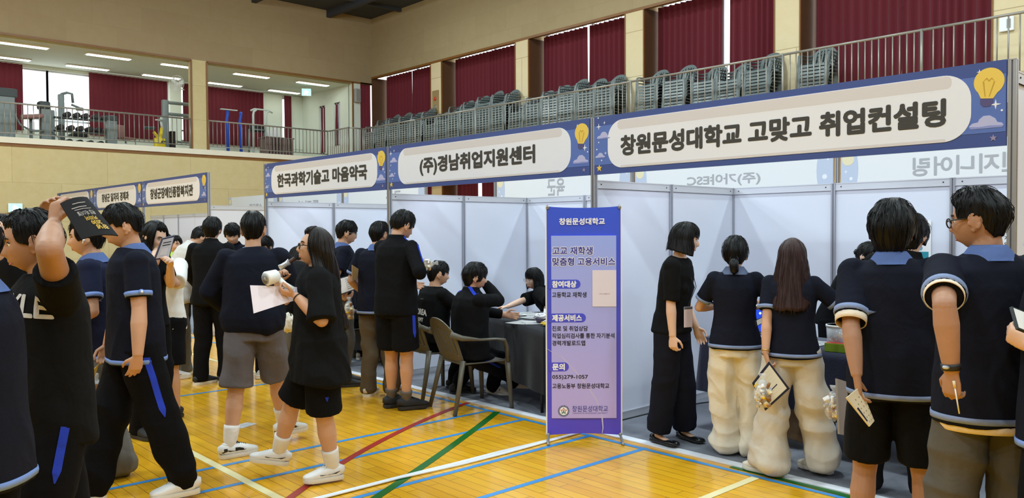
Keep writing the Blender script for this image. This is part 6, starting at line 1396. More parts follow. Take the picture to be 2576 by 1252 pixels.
# ---------------------------------------------------------------- the people themselves
SPECS = {
    'edge_left': {'label': 'person in navy polo cut off by the left picture edge, only a sleeve showing', 'H': 1.7, 'top': {'cut': 'polo', 'c': 'navy', 'sleeve': 0.72, 'sr': 0.068, 'trim': 'trim', 'collar': 'trim', 'name': 'polo_shirt', 'fold': 0.006}, 'bottom': {'cut': 'pants', 'c': 'blackpants'}, 'hair': {'cut': 'short', 'fringe': 0.042, 'side': -0.012, 'nape': -0.078, 'th': 0.022, 'open': 60}, 'shoe': 'black', 'vox': 0.008, 'x': -3.031, 'y': 0.474, 'yaw': 151.112, 'z': 0.0},
    'edge_left_behind': {'label': 'person in black at the far left edge with a bare arm raised to the head', 'H': 1.7, 'skin': 1, 'top': {'cut': 'polo', 'c': 'blacktee', 'sleeve': 0.6, 'name': 't_shirt'}, 'bottom': {'cut': 'pants', 'c': 'blackpants'}, 'hair': {'cut': 'short', 'fringe': 0.042, 'side': -0.012, 'nape': -0.078, 'th': 0.022, 'open': 60}, 'shoe': 'black', 'vox': 0.008, 'armR': {'p': (1, 0.6, -0.2), 'n': (-1, 0, 0), 'w': (0.203, -0.015, 1.619)}, 'hpitch': 10, 'x': -4.815, 'y': 0.824, 'yaw': 5.28, 'z': 0.0},
    'leaflet_man': {'label': 'person in black tee, both hands on his head holding a black leaflet', 'H': 1.7, 'skin': 2, 'fat': 1.12, 'broad': 1.08, 'hpitch': 12, 'hyaw': -16, 'vox': 0.005, 'hair': {'cut': 'short', 'fringe': 0.05, 'side': 0.0, 'nape': -0.06, 'th': 0.02, 'open': 58, 'jag': 0.01}, 'top': {'cut': 'polo', 'c': 'blacktee', 'sleeve': 0.55, 'sr': 0.074, 'name': 't_shirt', 'fold': 0.007, 'wide': 1.04, 'text': [('STYLE', 0.425, (-0.35, 1, 0), 0.32, 0.088, 'trimwhite', 0.03, 0.015, 0.4)]}, 'bottom': {'cut': 'jogger', 'c': 'blackpants', 'w': 1.06, 'stripe': ('blue', 0.5, 0.032, 0.0), 'sides': (-1,), 'sdir': (-1, 0.1, 0)}, 'shoe': 'black', 'armL': {'p': (-0.9, 0.35, -0.15), 'd': (0.15, -0.2, 1), 'n': (0.3, -1, 0), 'c': 0.85, 'w': (-0.156, 0.027, 1.632)}, 'armR': {'p': (1, 0.6, 0.2), 'd': (-0.45, -0.05, 0.85), 'n': (-0.3, -0.2, -1), 'c': 0.5, 'w': (0.157, -0.033, 1.645)}, 'footL': (-0.13, 0.14, 0, 5, 0), 'footR': (0.12, -0.16, 0, -5, 0), 'x': -3.493, 'y': 0.784, 'yaw': 183.349, 'z': 0.0},
    'earbud_boy': {'label': 'person in navy polo with an earbud and baggy grey trousers, face behind the leaflet', 'H': 1.7, 'skin': 1, 'hpitch': 8, 'earbud': -1, 'top': {'cut': 'polo', 'c': 'navy2', 'sleeve': 0.72, 'sr': 0.068, 'trim': 'trim', 'collar': 'trim', 'name': 'polo_shirt', 'fold': 0.006, 'badge': 0, 'neckband': None}, 'bottom': {'cut': 'wide', 'c': 'greypants', 'fold': 0.014, 'w': 0.92}, 'hair': {'cut': 'short', 'fringe': 0.042, 'side': -0.012, 'nape': -0.078, 'th': 0.022, 'open': 60}, 'shoe': 'black', 'armL': {'w': (-0.24, 0.2, 1.02), 'p': (-0.3, -1, -0.2)}, 'footL': (-0.12, 0.13, 0, 8, 0), 'footR': (0.1, -0.1, 0, -8, 0), 'x': -5.548, 'y': 1.505, 'yaw': 156.819, 'z': 0.0},
    'pocket_boy': {'label': 'person in navy polo and blue-striped black trousers, left hand in pocket', 'H': 1.775, 'skin': 1, 'fat': 1.02, 'hpitch': 14, 'vox': 0.005, 'hair': {'cut': 'short', 'fringe': 0.03, 'side': 0.008, 'nape': -0.05, 'th': 0.026, 'open': 62, 'jag': 0.006}, 'top': {'cut': 'polo', 'c': 'navy', 'sleeve': 0.72, 'sr': 0.068, 'trim': 'trim', 'collar': 'trim', 'name': 'polo_shirt', 'fold': 0.006, 'wide': 1.04, 'badge': -1, 'bdir': (-1, -0.1, 0)}, 'bottom': {'cut': 'jogger', 'c': 'blackpants', 'w': 1.08, 'fold': 0.011, 'stripe': ('blue', 0.92, 0.036, 0.1), 'sides': (-1,), 'sdir': (-1, -0.15, 0)}, 'shoe': 'white', 'armL': {'p': (-0.4, -1, 0), 'd': (0.35, 0.15, -1), 'n': (1, 0.1, 0.2), 'c': 0.3, 'w': (-0.274, 0.025, 0.868)}, 'armR': {'p': (0.4, -1, -0.2), 'n': (-1, 0, 0), 'c': 0.8, 'w': (0.262, 0.145, 0.834)}, 'footL': (-0.11, -0.26, 0, 6, -0.0), 'footR': (0.1, 0.24, 0, -4, 0), 'x': -4.976, 'y': 1.565, 'yaw': 169.539, 'z': 0.0},
    'longhair_clip': {'label': 'person with long dark hair and bracelet writing beside the bowed pocket boy', 'H': 1.71, 'fem': True, 'skin': 0, 'hpitch': 24, 'hyaw': 8, 'vox': 0.006, 'hair': {'cut': 'long', 'fringe': 0.06, 'open': 58, 'len_side': -0.36, 'len_back': -0.42, 'th': 0.022, 'wave': 0.012, 'clump': 0.07, 'flare': 0.02}, 'top': {'cut': 'polof', 'c': 'black', 'sleeve': 0.7, 'name': 't_shirt'}, 'bottom': {'cut': 'pants', 'c': 'blackpants'}, 'shoe': 'black', 'armR': {'p': (1, -0.5, -0.6), 'c': 0.8, 'w': (0.011, 0.118, 1.46)}, 'armL': {'p': (-0.6, -0.6, -1), 'c': 0.7, 'w': (0.066, 0.333, 1.342)}, 'wrist': [(1, 'gold')], 'x': -6.578, 'y': 2.157, 'yaw': -68.162, 'z': 0.0},
    'white_tee': {'label': 'person in white tee holding a clipboard, between long hair and white jacket', 'H': 1.62, 'skin': 1, 'hpitch': 20, 'hyaw': 20, 'vox': 0.007, 'hair': {'cut': 'short', 'fringe': 0.026, 'side': -0.02, 'nape': -0.07, 'th': 0.026, 'open': 64, 'jag': 0.009}, 'top': {'cut': 'polo', 'c': 'white', 'sleeve': 0.95, 'sr': 0.08, 'name': 't_shirt'}, 'bottom': {'cut': 'shorts', 'c': 'blackpants', 'len': 0.95}, 'shoe': 'black', 'armL': {'p': (-0.6, -0.6, -1), 'd': (0.2, 0.6, 0.7), 'n': (0.4, 0.9, -0.3), 'c': 0.5, 'w': (-0.151, 0.229, 1.362)}, 'armR': {'w': (0.12, 0.36, 1.2), 'p': (1, -0.3, -0.8), 'c': 0.5}, 'x': -7.098, 'y': 2.478, 'yaw': 210.748, 'z': 0.0},
    'vest': {'label': 'person in a neon yellow vest, almost hidden behind the white tee', 'H': 1.56, 'skin': 1, 'hair': {'cut': 'short', 'fringe': 0.042, 'side': -0.012, 'nape': -0.078, 'th': 0.022, 'open': 60}, 'top': {'cut': 'polo', 'c': 'white', 'sleeve': 0.8, 'name': 't_shirt'}, 'bottom': {'cut': 'pants', 'c': 'blackpants'}, 'shoe': 'black', 'vox': 0.009, 'vest': True, 'x': -9.989, 'y': 3.62, 'yaw': 245.075, 'z': 0.0},
    'white_jacket': {'label': 'person bowed forward in a white hooded windbreaker and grey trousers', 'H': 1.74, 'skin': 1, 'lean': 24, 'hpitch': 45, 'vox': 0.007, 'hair': {'cut': 'short', 'fringe': 0.026, 'side': -0.02, 'nape': -0.07, 'th': 0.026, 'open': 64, 'jag': 0.009}, 'top': {'cut': 'jacket', 'c': 'windbreaker', 'sleeve': 1.9, 'sr': 0.07, 'cuff': 0.6, 'name': 'windbreaker', 'fold': 0.012, 'wide': 1.06, 'add': [(0.45, (0, -0.075, 0), (0.1, 0.055, 0.085))]}, 'bottom': {'cut': 'pants', 'c': 'greypants', 'w': 1.1, 'fold': 0.01}, 'shoe': 'white', 'shoex': 'swoosh', 'armL': {'w': (-0.16, 0.5, 1.0), 'p': (-0.6, -0.6, -0.5)}, 'armR': {'w': (0.16, 0.5, 1.0), 'p': (0.6, -0.6, -0.5)}, 'footL': (-0.11, 0.12, 0, 10, 0), 'footR': (0.1, -0.1, 0, -12, 0), 'x': -8.969, 'y': 3.25, 'yaw': -1.925, 'z': 0.0},
    'black_jacket': {'label': 'person seen from behind in black jacket and trousers beside the white windbreaker', 'H': 1.76, 'skin': 1, 'hpitch': 12, 'vox': 0.006, 'hair': {'cut': 'short', 'fringe': 0.02, 'side': -0.03, 'nape': -0.105, 'th': 0.028, 'open': 60, 'jag': 0.01}, 'top': {'cut': 'jacket', 'c': 'jacket', 'sleeve': 1.95, 'sr': 0.074, 'name': 'jacket', 'fold': 0.009}, 'bottom': {'cut': 'pants', 'c': 'blackpants', 'w': 1.05}, 'shoe': 'blackwhite', 'armL': {'w': (-0.2, 0.26, 1.0), 'p': (-1, -0.5, -0.3)}, 'armR': {'w': (0.16, 0.3, 1.02), 'p': (0.8, -0.5, -0.3)}, 'footL': (-0.12, -0.02, 0, -38, 0), 'footR': (0.12, 0.03, 0, -40, 0), 'x': -8.313, 'y': 3.372, 'yaw': 49.917, 'z': 0.0},
    'facing_boy': {'label': 'person facing us in dark zip polo, looking down behind the black jacket', 'H': 1.72, 'skin': 1, 'hpitch': 28, 'vox': 0.007, 'hair': {'cut': 'short', 'fringe': 0.026, 'side': -0.02, 'nape': -0.07, 'th': 0.026, 'open': 64, 'jag': 0.009}, 'top': {'cut': 'polo', 'c': 'navy', 'sleeve': 0.8, 'name': 'polo_shirt', 'collar': 'navy'}, 'bottom': {'cut': 'pants', 'c': 'blackpants'}, 'shoe': 'white', 'x': -9.023, 'y': 3.93, 'yaw': 238.461, 'z': 0.0},
    'sweater_boy': {'label': 'person from behind in navy sweatshirt, grey shorts and black-white sneakers', 'H': 1.75, 'skin': 1, 'broad': 1.08, 'fat': 1.05, 'hpitch': 4, 'hyaw': -4, 'vox': 0.005, 'hair': {'cut': 'short', 'fringe': 0.04, 'side': 0.01, 'nape': -0.07, 'th': 0.02, 'open': 60, 'jag': 0.005, 'taper': 0.85}, 'top': {'cut': 'sweat', 'c': 'navy', 'sleeve': 1.92, 'sr': 0.082, 'cuff': 0.5, 'name': 'sweatshirt', 'fold': 0.011, 'neckband': 'trimgrey'}, 'bottom': {'cut': 'shorts', 'c': 'greyshort', 'len': 0.96, 'w': 0.98, 'fold': 0.008}, 'shoe': 'panda', 'sock': 'sockwhite', 'socktop': 0.15, 'armL': {'w': (-0.21, 0.24, 1.02), 'p': (-1, -0.6, -0.25)}, 'armR': {'w': (0.14, 0.33, 1.08), 'p': (1, -0.5, -0.4)}, 'footL': (-0.167, -0.068, 0.0, -62, 0), 'footR': (0.182, 0.313, 0.0, -55, 0), 'x': -5.486, 'y': 2.53, 'yaw': 59.235, 'z': 0.0},
    'peek': {'label': 'person half hidden behind the navy sweatshirt, peeking past his right ear', 'H': 1.56, 'skin': 0, 'hpitch': 18, 'vox': 0.007, 'hair': {'cut': 'short', 'fringe': 0.026, 'side': -0.02, 'nape': -0.07, 'th': 0.026, 'open': 64, 'jag': 0.009}, 'top': {'cut': 'polo', 'c': 'black', 'sleeve': 0.8, 'name': 't_shirt'}, 'bottom': {'cut': 'pants', 'c': 'blackpants'}, 'shoe': 'sport', 'armL': {'w': (-0.1, 0.3, 1.2), 'p': (-1, -0.4, -0.4)}, 'footL': (-0.1, 0.02, 0, 30, 0), 'footR': (0.1, 0.02, 0, 30, 0), 'x': -8.278, 'y': 4.001, 'yaw': 204.201, 'z': 0.0},
    'eating_girl': {'label': 'person with long hair and glasses in oversized black tee, biting a snack bar', 'H': 1.62, 'fem': True, 'skin': 1, 'fat': 1.22, 'broad': 1.12, 'hpitch': -6, 'vox': 0.0045, 'glasses': 'black', 'hs': 1.04, 'hair': {'cut': 'long', 'color': 'soft', 'fringe': 0.074, 'open': 62, 'len_side': -0.3, 'len_back': -0.5, 'th': 0.024, 'wave': 0.012, 'clump': 0.09, 'flare': 0.02, 'sweep': 0.06}, 'top': {'cut': 'over', 'c': 'blacktee', 'sleeve': 1.0, 'sr': 0.082, 'flare': 1.15, 'name': 't_shirt', 'fold': 0.012, 'wide': 1.06}, 'bottom': {'cut': 'shorts', 'c': 'black', 'len': 0.93, 'w': 1.02, 'stripe': ('blue', 0.73, 0.035, 0.66), 'sides': (-1,), 'sdir': (-1, -0.1, 0)}, 'shoe': 'white', 'shoex': 'swoosh', 'sock': 'sockwhite', 'socktop': 0.14, 'armL': {'p': (-0.5, -1, -0.6), 'd': (0.1, 0.9, 0.25), 'n': (0.5, 0.1, 1), 'c': 0.85, 'w': (-0.164, 0.155, 1.217)}, 'armR': {'p': (0.5, 0.3, -1), 'd': (-0.1, -0.2, 0.85), 'n': (-0.5, -0.6, 0.1), 'c': 1.05, 'th': 0.9, 'w': (0.185, 0.237, 1.269)}, 'footL': (0.07, -0.086, 0.0, 8, 0), 'footR': (0.324, 0.236, 0.075, -4, 12), 'wrist': [(-1, 'band')], 'x': -4.495, 'y': 2.499, 'yaw': 156.924, 'z': 0.0},
    'bending_black': {'label': 'person in black stooping behind the girl eating, white pouch at the waist', 'H': 1.7, 'skin': 1, 'lean': 58, 'hpitch': 50, 'hyaw': -35, 'vox': 0.007, 'hair': {'cut': 'short', 'fringe': 0.042, 'side': -0.012, 'nape': -0.078, 'th': 0.022, 'open': 60}, 'top': {'cut': 'jacket', 'c': 'black', 'sleeve': 1.9, 'name': 'jacket'}, 'bottom': {'cut': 'pants', 'c': 'greypants'}, 'shoe': 'black', 'armL': {'w': (-0.16, 0.5, 0.9), 'p': (-1, -0.3, 0)}, 'armR': {'w': (0.16, 0.5, 0.9), 'p': (1, -0.3, 0)}, 'x': -6.63, 'y': 3.428, 'yaw': 62.655, 'z': 0.0},
    'brochure_boy': {'label': 'person with glasses in navy polo with light blue collar, holding a brochure', 'H': 1.715, 'skin': 1, 'hpitch': 14, 'glasses': 'silver', 'vox': 0.0055, 'hair': {'cut': 'short', 'fringe': 0.022, 'side': -0.01, 'nape': -0.07, 'th': 0.028, 'open': 66, 'jag': 0.004}, 'top': {'cut': 'polo', 'c': 'navy', 'sleeve': 0.72, 'sr': 0.068, 'trim': None, 'collar': 'trim', 'name': 'polo_shirt', 'fold': 0.006, 'text': []}, 'bottom': {'cut': 'pants', 'c': 'darkgrey', 'w': 1.04}, 'shoe': 'black', 'armR': {'p': (0.4, -1, -0.3), 'd': (0, 0.7, 0.3), 'n': (-0.6, 0, 0.8), 'c': 0.7, 'w': (0.224, -0.005, 0.911)}, 'armL': {'w': (-0.15, 0.3, 1.05), 'p': (-0.6, -1, -0.3)}, 'footL': (-0.1, 0.02, 0, 6, 0), 'footR': (0.1, -0.02, 0, -6, 0), 'x': -7.3, 'y': 4.324, 'yaw': -22.641, 'z': 0.0},
    'brownpants_boy': {'label': 'person in navy polo and brown-grey trousers behind the tall jacket boy', 'H': 1.7, 'skin': 1, 'hpitch': 10, 'hyaw': -20, 'vox': 0.006, 'hair': {'cut': 'short', 'fringe': 0.042, 'side': -0.012, 'nape': -0.078, 'th': 0.022, 'open': 60}, 'top': {'cut': 'polo', 'c': 'navy', 'sleeve': 0.8, 'sr': 0.068, 'trim': 'trimgrey', 'collar': 'trim', 'name': 'polo_shirt', 'fold': 0.006, 'wide': 1.06}, 'bottom': {'cut': 'pants', 'c': 'brownpants', 'w': 1.05, 'fold': 0.01}, 'shoe': 'sport', 'armL': {'w': (-0.22, 0.18, 0.98), 'p': (-0.6, -1, -0.2)}, 'footL': (-0.09, -0.02, 0, -2, 0), 'footR': (0.12, 0.06, 0, -20, 0), 'x': -6.582, 'y': 4.291, 'yaw': 34.894, 'z': 0.0},
    'jacket_boy': {'label': 'tall person in black track jacket with blue stripes and black shorts', 'H': 1.8, 'skin': 1, 'hpitch': 26, 'hyaw': -14, 'vox': 0.0055, 'hair': {'cut': 'short', 'fringe': 0.024, 'side': -0.015, 'nape': -0.06, 'th': 0.026, 'open': 66, 'jag': 0.004}, 'top': {'cut': 'jacket', 'c': 'jacket', 'sleeve': 1.9, 'sr': 0.07, 'cuff': 0.58, 'name': 'track_jacket', 'fold': 0.008, 'stripes': [(1, -0.7, 0.8, (0.9, 0.4, 0.6), 0.03, 'blue')]}, 'bottom': {'cut': 'shorts', 'c': 'black', 'len': 0.86, 'w': 1.02, 'stripe': ('blue', 0.62, 0.035, 0.0), 'sides': (1,), 'sdir': (1, -0.1, 0)}, 'shoe': 'black', 'sock': 'sockgrey', 'socktop': 0.09, 'armR': {'p': (0.9, -0.8, -0.5), 'd': (-0.25, 0.7, 0.5), 'n': (-0.8, 0.1, 0.3), 'c': 0.8, 'w': (0.201, 0.104, 1.215)}, 'armL': {'w': (-0.14, 0.34, 1.12), 'p': (-1, -0.6, -0.4)}, 'footL': (-0.162, 0.114, 0.0, -20, 0), 'footR': (0.015, 0.113, 0.0, -32, 0), 'x': -5.878, 'y': 4.022, 'yaw': 13.619, 'z': 0.0},
    'army_student': {'label': 'seated person from behind in black army shirt at the black table', 'yaw': -10.0, 'H': 1.72, 'skin': 1, 'hipz': 0.49, 'broad': 1.1, 'lean': 4, 'hpitch': 12, 'hyaw': -14, 'vox': 0.006, 'hair': {'cut': 'short', 'fringe': 0.03, 'side': 0.0, 'nape': -0.085, 'th': 0.022, 'jag': 0.012}, 'top': {'cut': 'polo', 'c': 'blacktee', 'sleeve': 0.8, 'tmin': -0.05, 'wide': 1.12, 'name': 't_shirt', 'text': [('KOREA', 0.3, (0, -1, 0), 0.2, 0.062, 'sockwhite', 0.05, 0.02, 1.0), ('ARMY', 0.225, (0, -1, 0), 0.115, 0.042, 'sockwhite', 0.04, 0.02, 0.3), ('ARMY', 0.425, (0, -1, 0), 0.06, 0.012, 'sockgrey', 0.04, 0.03, 0)]}, 'bottom': {'cut': 'pants', 'c': 'blackpants'}, 'shoe': 'black', 'armL': {'w': (-0.2, 0.36, 0.8), 'p': (-1, -0.6, -0.3)}, 'armR': {'w': (0.16, 0.42, 0.8), 'p': (1, -0.6, -0.4)}, 'footL': (-0.13, 0.3, 0, 4, 0), 'footR': (0.13, 0.2, 0, -8, 0), 'x': -6.29, 'y': 4.73, 'z': 0.0},
    'raised_arm': {'label': 'seated person in black jacket with right hand raised to his hair', 'yaw': -16.0, 'H': 1.73, 'skin': 1, 'hipz': 0.49, 'lean': 3, 'side': 0, 'broad': 1.08, 'hpitch': 12, 'hyaw': -14, 'vox': 0.0055, 'hair': {'cut': 'short', 'fringe': 0.01, 'side': -0.03, 'nape': -0.11, 'th': 0.028, 'jag': 0.009}, 'top': {'cut': 'jacket', 'c': 'jacket', 'sleeve': 1.88, 'sr': 0.07, 'cuff': 0.58, 'tmin': -0.06, 'wide': 1.1, 'name': 'track_jacket', 'fold': 0.009, 'stripes': [(1, -0.9, 0.2, (0, -0.5, 1), 0.03, 'blue'), (-1, -0.9, 0.2, (0, -0.5, 1), 0.03, 'blue')]}, 'bottom': {'cut': 'pants', 'c': 'blackpants', 'stripe': ('blue', 0.95, 0.04, 0.1)}, 'shoe': 'white', 'shoex': 'stripes', 'sock': 'sockgrey', 'socktop': 0.08, 'armR': {'p': (0.35, 1, -0.8), 'd': (-0.5, -0.25, 0.7), 'n': (-0.9, 0.1, -0.2), 'c': 0.45, 'w': (-0.092, 0.189, 1.133)}, 'armL': {'w': (-0.18, 0.45, 0.8), 'p': (-1, -0.6, -0.3)}, 'footL': (-0.445, 0.446, 0.01, -52, -8), 'footR': (-0.416, 0.747, 0.0, -40, 0), 'x': -5.57, 'y': 4.6, 'z': 0.0},
    'laughing': {'label': 'laughing person with bobbed black hair leaning across the black table', 'yaw': 132.0, 'H': 1.62, 'fem': True, 'skin': 0, 'hipz': 0.5, 'lean': 38, 'side': 12, 'hpitch': 14, 'hyaw': 34, 'hroll': -8, 'mouth': 0.012, 'vox': 0.005, 'hair': {'cut': 'bob', 'fringe': 0.03, 'open': 62, 'len_side': -0.12, 'len_back': -0.13, 'th': 0.026, 'flare': 0.012, 'curlin': 0.02, 'clump': 0.04}, 'glasses': 'silver', 'top': {'cut': 'polof', 'c': 'blacktee', 'sleeve': 0.95, 'sr': 0.076, 'tmin': -0.05, 'name': 'shirt', 'collar': 'blacktee'}, 'bottom': {'cut': 'pants', 'c': 'blackpants'}, 'shoe': 'black', 'armR': {'p': (0.6, -0.4, 1), 'd': (0.35, 0.8, -0.1), 'n': (0, 0.1, -1), 'c': 0.3, 'w': (-0.272, 0.732, 0.721)}, 'armL': {'p': (-1, -0.5, -0.3), 'c': 0.7, 'w': (-0.096, 0.144, 0.753)}, 'footL': (-0.12, 0.25, 0, 5, 0), 'footR': (0.12, 0.25, 0, -5, 0), 'x': -6.02, 'y': 6.25, 'z': 0.007},
    'table_sitter': {'label': 'seated person mostly hidden behind the boy in brown-grey trousers', 'yaw': 8.0, 'H': 1.66, 'skin': 0, 'hipz': 0.49, 'lean': 26, 'hpitch': 35, 'vox': 0.009, 'hair': {'cut': 'short', 'fringe': 0.042, 'side': -0.012, 'nape': -0.078, 'th': 0.022, 'open': 60}, 'top': {'cut': 'polo', 'c': 'black', 'sleeve': 0.7, 'tmin': -0.05, 'name': 't_shirt'}, 'bottom': {'cut': 'pants', 'c': 'black'}, 'shoe': 'sport', 'armL': {'w': (-0.26, 0.42, 0.785), 'p': (-1, -0.4, 0.2)}, 'armR': {'w': (0.2, 0.42, 0.785), 'p': (1, -0.4, 0.2)}, 'footL': (-0.12, 0.25, 0, 5, 0), 'footR': (0.12, 0.25, 0, -5, 0), 'x': -8.42, 'y': 5.12, 'z': 0.007},
    'bob_staff': {'label': 'person with bobbed hair, black blouse and name card, standing by the banner', 'H': 1.655, 'fem': True, 'skin': 0, 'lean': 8, 'hpitch': 12, 'hyaw': 26, 'vox': 0.0045, 'hair': {'cut': 'bob', 'fringe': 0.028, 'open': 66, 'len_side': -0.115, 'len_back': -0.1, 'th': 0.026, 'flare': 0.022, 'clump': 0.03, 'jag': 0.004}, 'top': {'cut': 'blouse', 'c': 'blacktee', 'sleeve': 0.95, 'sr': 0.064, 'flare': 0.95, 'name': 'blouse', 'fold': 0.008}, 'bottom': {'cut': 'straight', 'c': 'navypants', 'w': 1.06, 'cuffup': 0.045}, 'shoe': 'flat', 'armR': {'p': (0.6, -1, -0.1), 'n': (-1, 0.2, 0), 'c': 0.75, 'w': (0.168, 0.06, 0.787)}, 'armL': {'w': (-0.2, 0.12, 0.86), 'p': (-0.4, -1, -0.2)}, 'badgeyaw': 150, 'footL': (-0.25, 0.018, 0.0, -28, 0), 'footR': (-0.046, -0.122, 0.0, -24, 0), 'x': -3.51, 'y': 4.821, 'yaw': -71.936, 'z': 0.007, 'lanyard': (0.12, 0.158, 0.971)},
    'bun_girl': {'label': 'person from behind with low bun, navy polo and cream wide trousers', 'H': 1.545, 'fem': True, 'skin': 1, 'hpitch': 12, 'vox': 0.005, 'hs': 1.08, 'hair': {'cut': 'short', 'fringe': 0.05, 'side': -0.03, 'nape': -0.085, 'th': 0.022, 'jag': 0.004, 'clump': 0.03, 'taper': 0.3, 'tail': (-0.1, -0.055, 0.1)}, 'top': {'cut': 'polof', 'c': 'navy', 'sleeve': 0.74, 'sr': 0.064, 'trim': 'trimgrey', 'collar': 'trimgrey', 'name': 'polo_shirt', 'fold': 0.005, 'wide': 1.08}, 'bottom': {'cut': 'wide', 'c': 'cream', 'fold': 0.018, 'w': 1.0}, 'shoe': 'cream', 'armL': {'w': (-0.12, 0.26, 1.04), 'p': (-0.9, -0.9, -0.3)}, 'armR': {'w': (0.16, 0.24, 1.05), 'p': (0.9, -0.7, -0.2)}, 'footL': (-0.065, 0.175, 0.0, 10, 0), 'footR': (0.146, 0.14, 0.0, -14, 0), 'x': -3.008, 'y': 4.849, 'yaw': 27.821, 'z': 0.007},
    'longhair_girl': {'label': 'person from behind with long straight brown hair and pale sweatpants', 'H': 1.535, 'fem': True, 'skin': 1, 'hpitch': 6, 'vox': 0.0045, 'hair': {'cut': 'long', 'color': 'brown', 'fringe': 0.05, 'open': 40, 'len_side': -0.3, 'len_back': -0.4, 'th': 0.024, 'flare': 0.055, 'clump': 0.03, 'sweep': 0.05, 'jag': 0.006}, 'top': {'cut': 'polof', 'c': 'navy', 'sleeve': 0.74, 'sr': 0.064, 'trim': 'trimgrey', 'collar': 'trimgrey', 'name': 'polo_shirt', 'fold': 0.005, 'wide': 1.12, 'badge': -1, 'bdir': (-1, -0.5, 0)}, 'bottom': {'cut': 'wide', 'c': 'greycream', 'fold': 0.019, 'w': 1.02, 'cuffup': 0.03}, 'shoe': 'cream', 'wrist': [(-1, 'gold')], 'armL': {'p': (-0.5, -1, -0.1), 'd': (0.25, 0.1, -1), 'n': (1, 0.4, 0), 'c': 0.9, 'w': (-0.142, -0.151, 0.778)}, 'armR': {'w': (0.3, 0.24, 1.0), 'p': (0.8, -0.8, -0.3)}, 'footL': (-0.142, -0.012, 0.0, 68, 0), 'footR': (0.188, 0.118, 0.0, 62, 0), 'x': -2.568, 'y': 4.81, 'yaw': 22.098, 'z': 0.007},
    'behind_table': {'label': 'person with a black bun bending behind the table, only hair visible', 'H': 1.57, 'fem': True, 'skin': 0, 'lean': 36, 'hpitch': 25, 'vox': 0.008, 'hair': {'cut': 'short', 'fringe': 0.05, 'side': -0.03, 'nape': -0.08, 'th': 0.02, 'jag': 0.003, 'bun': (-0.11, -0.01, 0.036)}, 'top': {'cut': 'polof', 'c': 'black', 'sleeve': 1.9, 'name': 'blouse'}, 'bottom': {'cut': 'pants', 'c': 'blackpants'}, 'shoe': 'black', 'x': -3.125, 'y': 6.566, 'yaw': -94.54, 'z': 0.007},
    'hidden_black': {'label': 'person in black with sleeves to the wrist, in front of the mop-haired boy', 'H': 1.69, 'skin': 0, 'side': 11, 'hpitch': 8, 'hyaw': -10, 'vox': 0.006, 'hair': {'cut': 'short', 'fringe': 0.0, 'side': -0.05, 'nape': -0.1, 'th': 0.028, 'jag': 0.012}, 'top': {'cut': 'jacket', 'c': 'black', 'sleeve': 1.98, 'sr': 0.076, 'name': 'jacket'}, 'bottom': {'cut': 'pants', 'c': 'blackpants', 'w': 1.1}, 'shoe': 'black', 'armL': {'p': (-0.5, -1, -0.1), 'n': (1, 0.2, 0), 'c': 0.8, 'w': (-0.231, -0.185, 0.755)}, 'footL': (-0.14, 0.0, 0, 8, 0), 'footR': (0.16, 0.0, 0, -8, 0), 'x': -1.954, 'y': 4.887, 'yaw': 11.796, 'z': 0.007},
    'mop_boy': {'label': 'person from behind with mop of black hair, navy polo and black shorts', 'side': -2, 'H': 1.725, 'skin': 2, 'fat': 1.0, 'hpitch': 4, 'hyaw': -8, 'vox': 0.0045, 'hs': 1.06, 'hair': {'cut': 'short', 'fringe': 0.02, 'side': -0.03, 'nape': -0.108, 'th': 0.034, 'jag': 0.012, 'taper': 0.25, 'clump': 0.05}, 'top': {'cut': 'polo', 'c': 'navy', 'sleeve': 0.86, 'sr': 0.072, 'trim': 'trimgrey', 'collar': 'trim', 'name': 'polo_shirt', 'fold': 0.006, 'wide': 1.05, 'under': 2}, 'bottom': {'cut': 'shorts', 'c': 'black', 'len': 0.92, 'w': 0.95, 'fold': 0.007}, 'shoe': 'white', 'armL': {'p': (-0.4, -1, 0), 'd': (0.1, 0.15, -1), 'n': (0.9, 0.3, 0), 'c': 0.45, 'w': (-0.142, -0.224, 0.932)}, 'armR': {'w': (0.24, 0.26, 1.02), 'p': (0.5, -1, -0.2)}, 'footL': (-0.15, 0, 0, 4, 0), 'footR': (0.16, 0.03, 0, -6, 0), 'x': -1.545, 'y': 3.855, 'yaw': 19.842, 'z': 0.0},
    'glasses_boy': {'label': 'person in navy polo and grey trousers with black glasses, facing left at right edge', 'H': 1.77, 'skin': 2, 'fat': 1.04, 'broad': 1.02, 'hpitch': 8, 'hyaw': 44, 'vox': 0.0045, 'glasses': 'black', 'hair': {'cut': 'short', 'fringe': 0.052, 'side': 0.012, 'nape': -0.07, 'th': 0.026, 'open': 56, 'jag': 0.006, 'taper': 0.8, 'puff': (0, 0.02, 0.0)}, 'top': {'cut': 'polo', 'c': 'navy', 'sleeve': 0.72, 'sr': 0.072, 'trim': 'trimgrey', 'collar': 'trim', 'name': 'polo_shirt', 'fold': 0.006, 'wide': 1.06, 'under': 1, 'badge': 0}, 'bottom': {'cut': 'pants', 'c': 'darkgrey', 'w': 1.12, 'fold': 0.012}, 'shoe': 'white', 'wrist': [(-1, 'watch')], 'armL': {'p': (-0.5, -1, -0.1), 'd': (0.05, 0.1, -1), 'n': (0.8, 0.5, 0), 'c': 0.85, 'w': (-0.254, -0.223, 1.061)}, 'armR': {'w': (0.2, 0.26, 1.02), 'p': (0.6, -1, -0.2)}, 'footL': (-0.12, 0.05, 0, 6, 0), 'footR': (0.12, -0.05, 0, -6, 0), 'x': -1.06, 'y': 3.57, 'yaw': 44.55, 'z': 0.0},
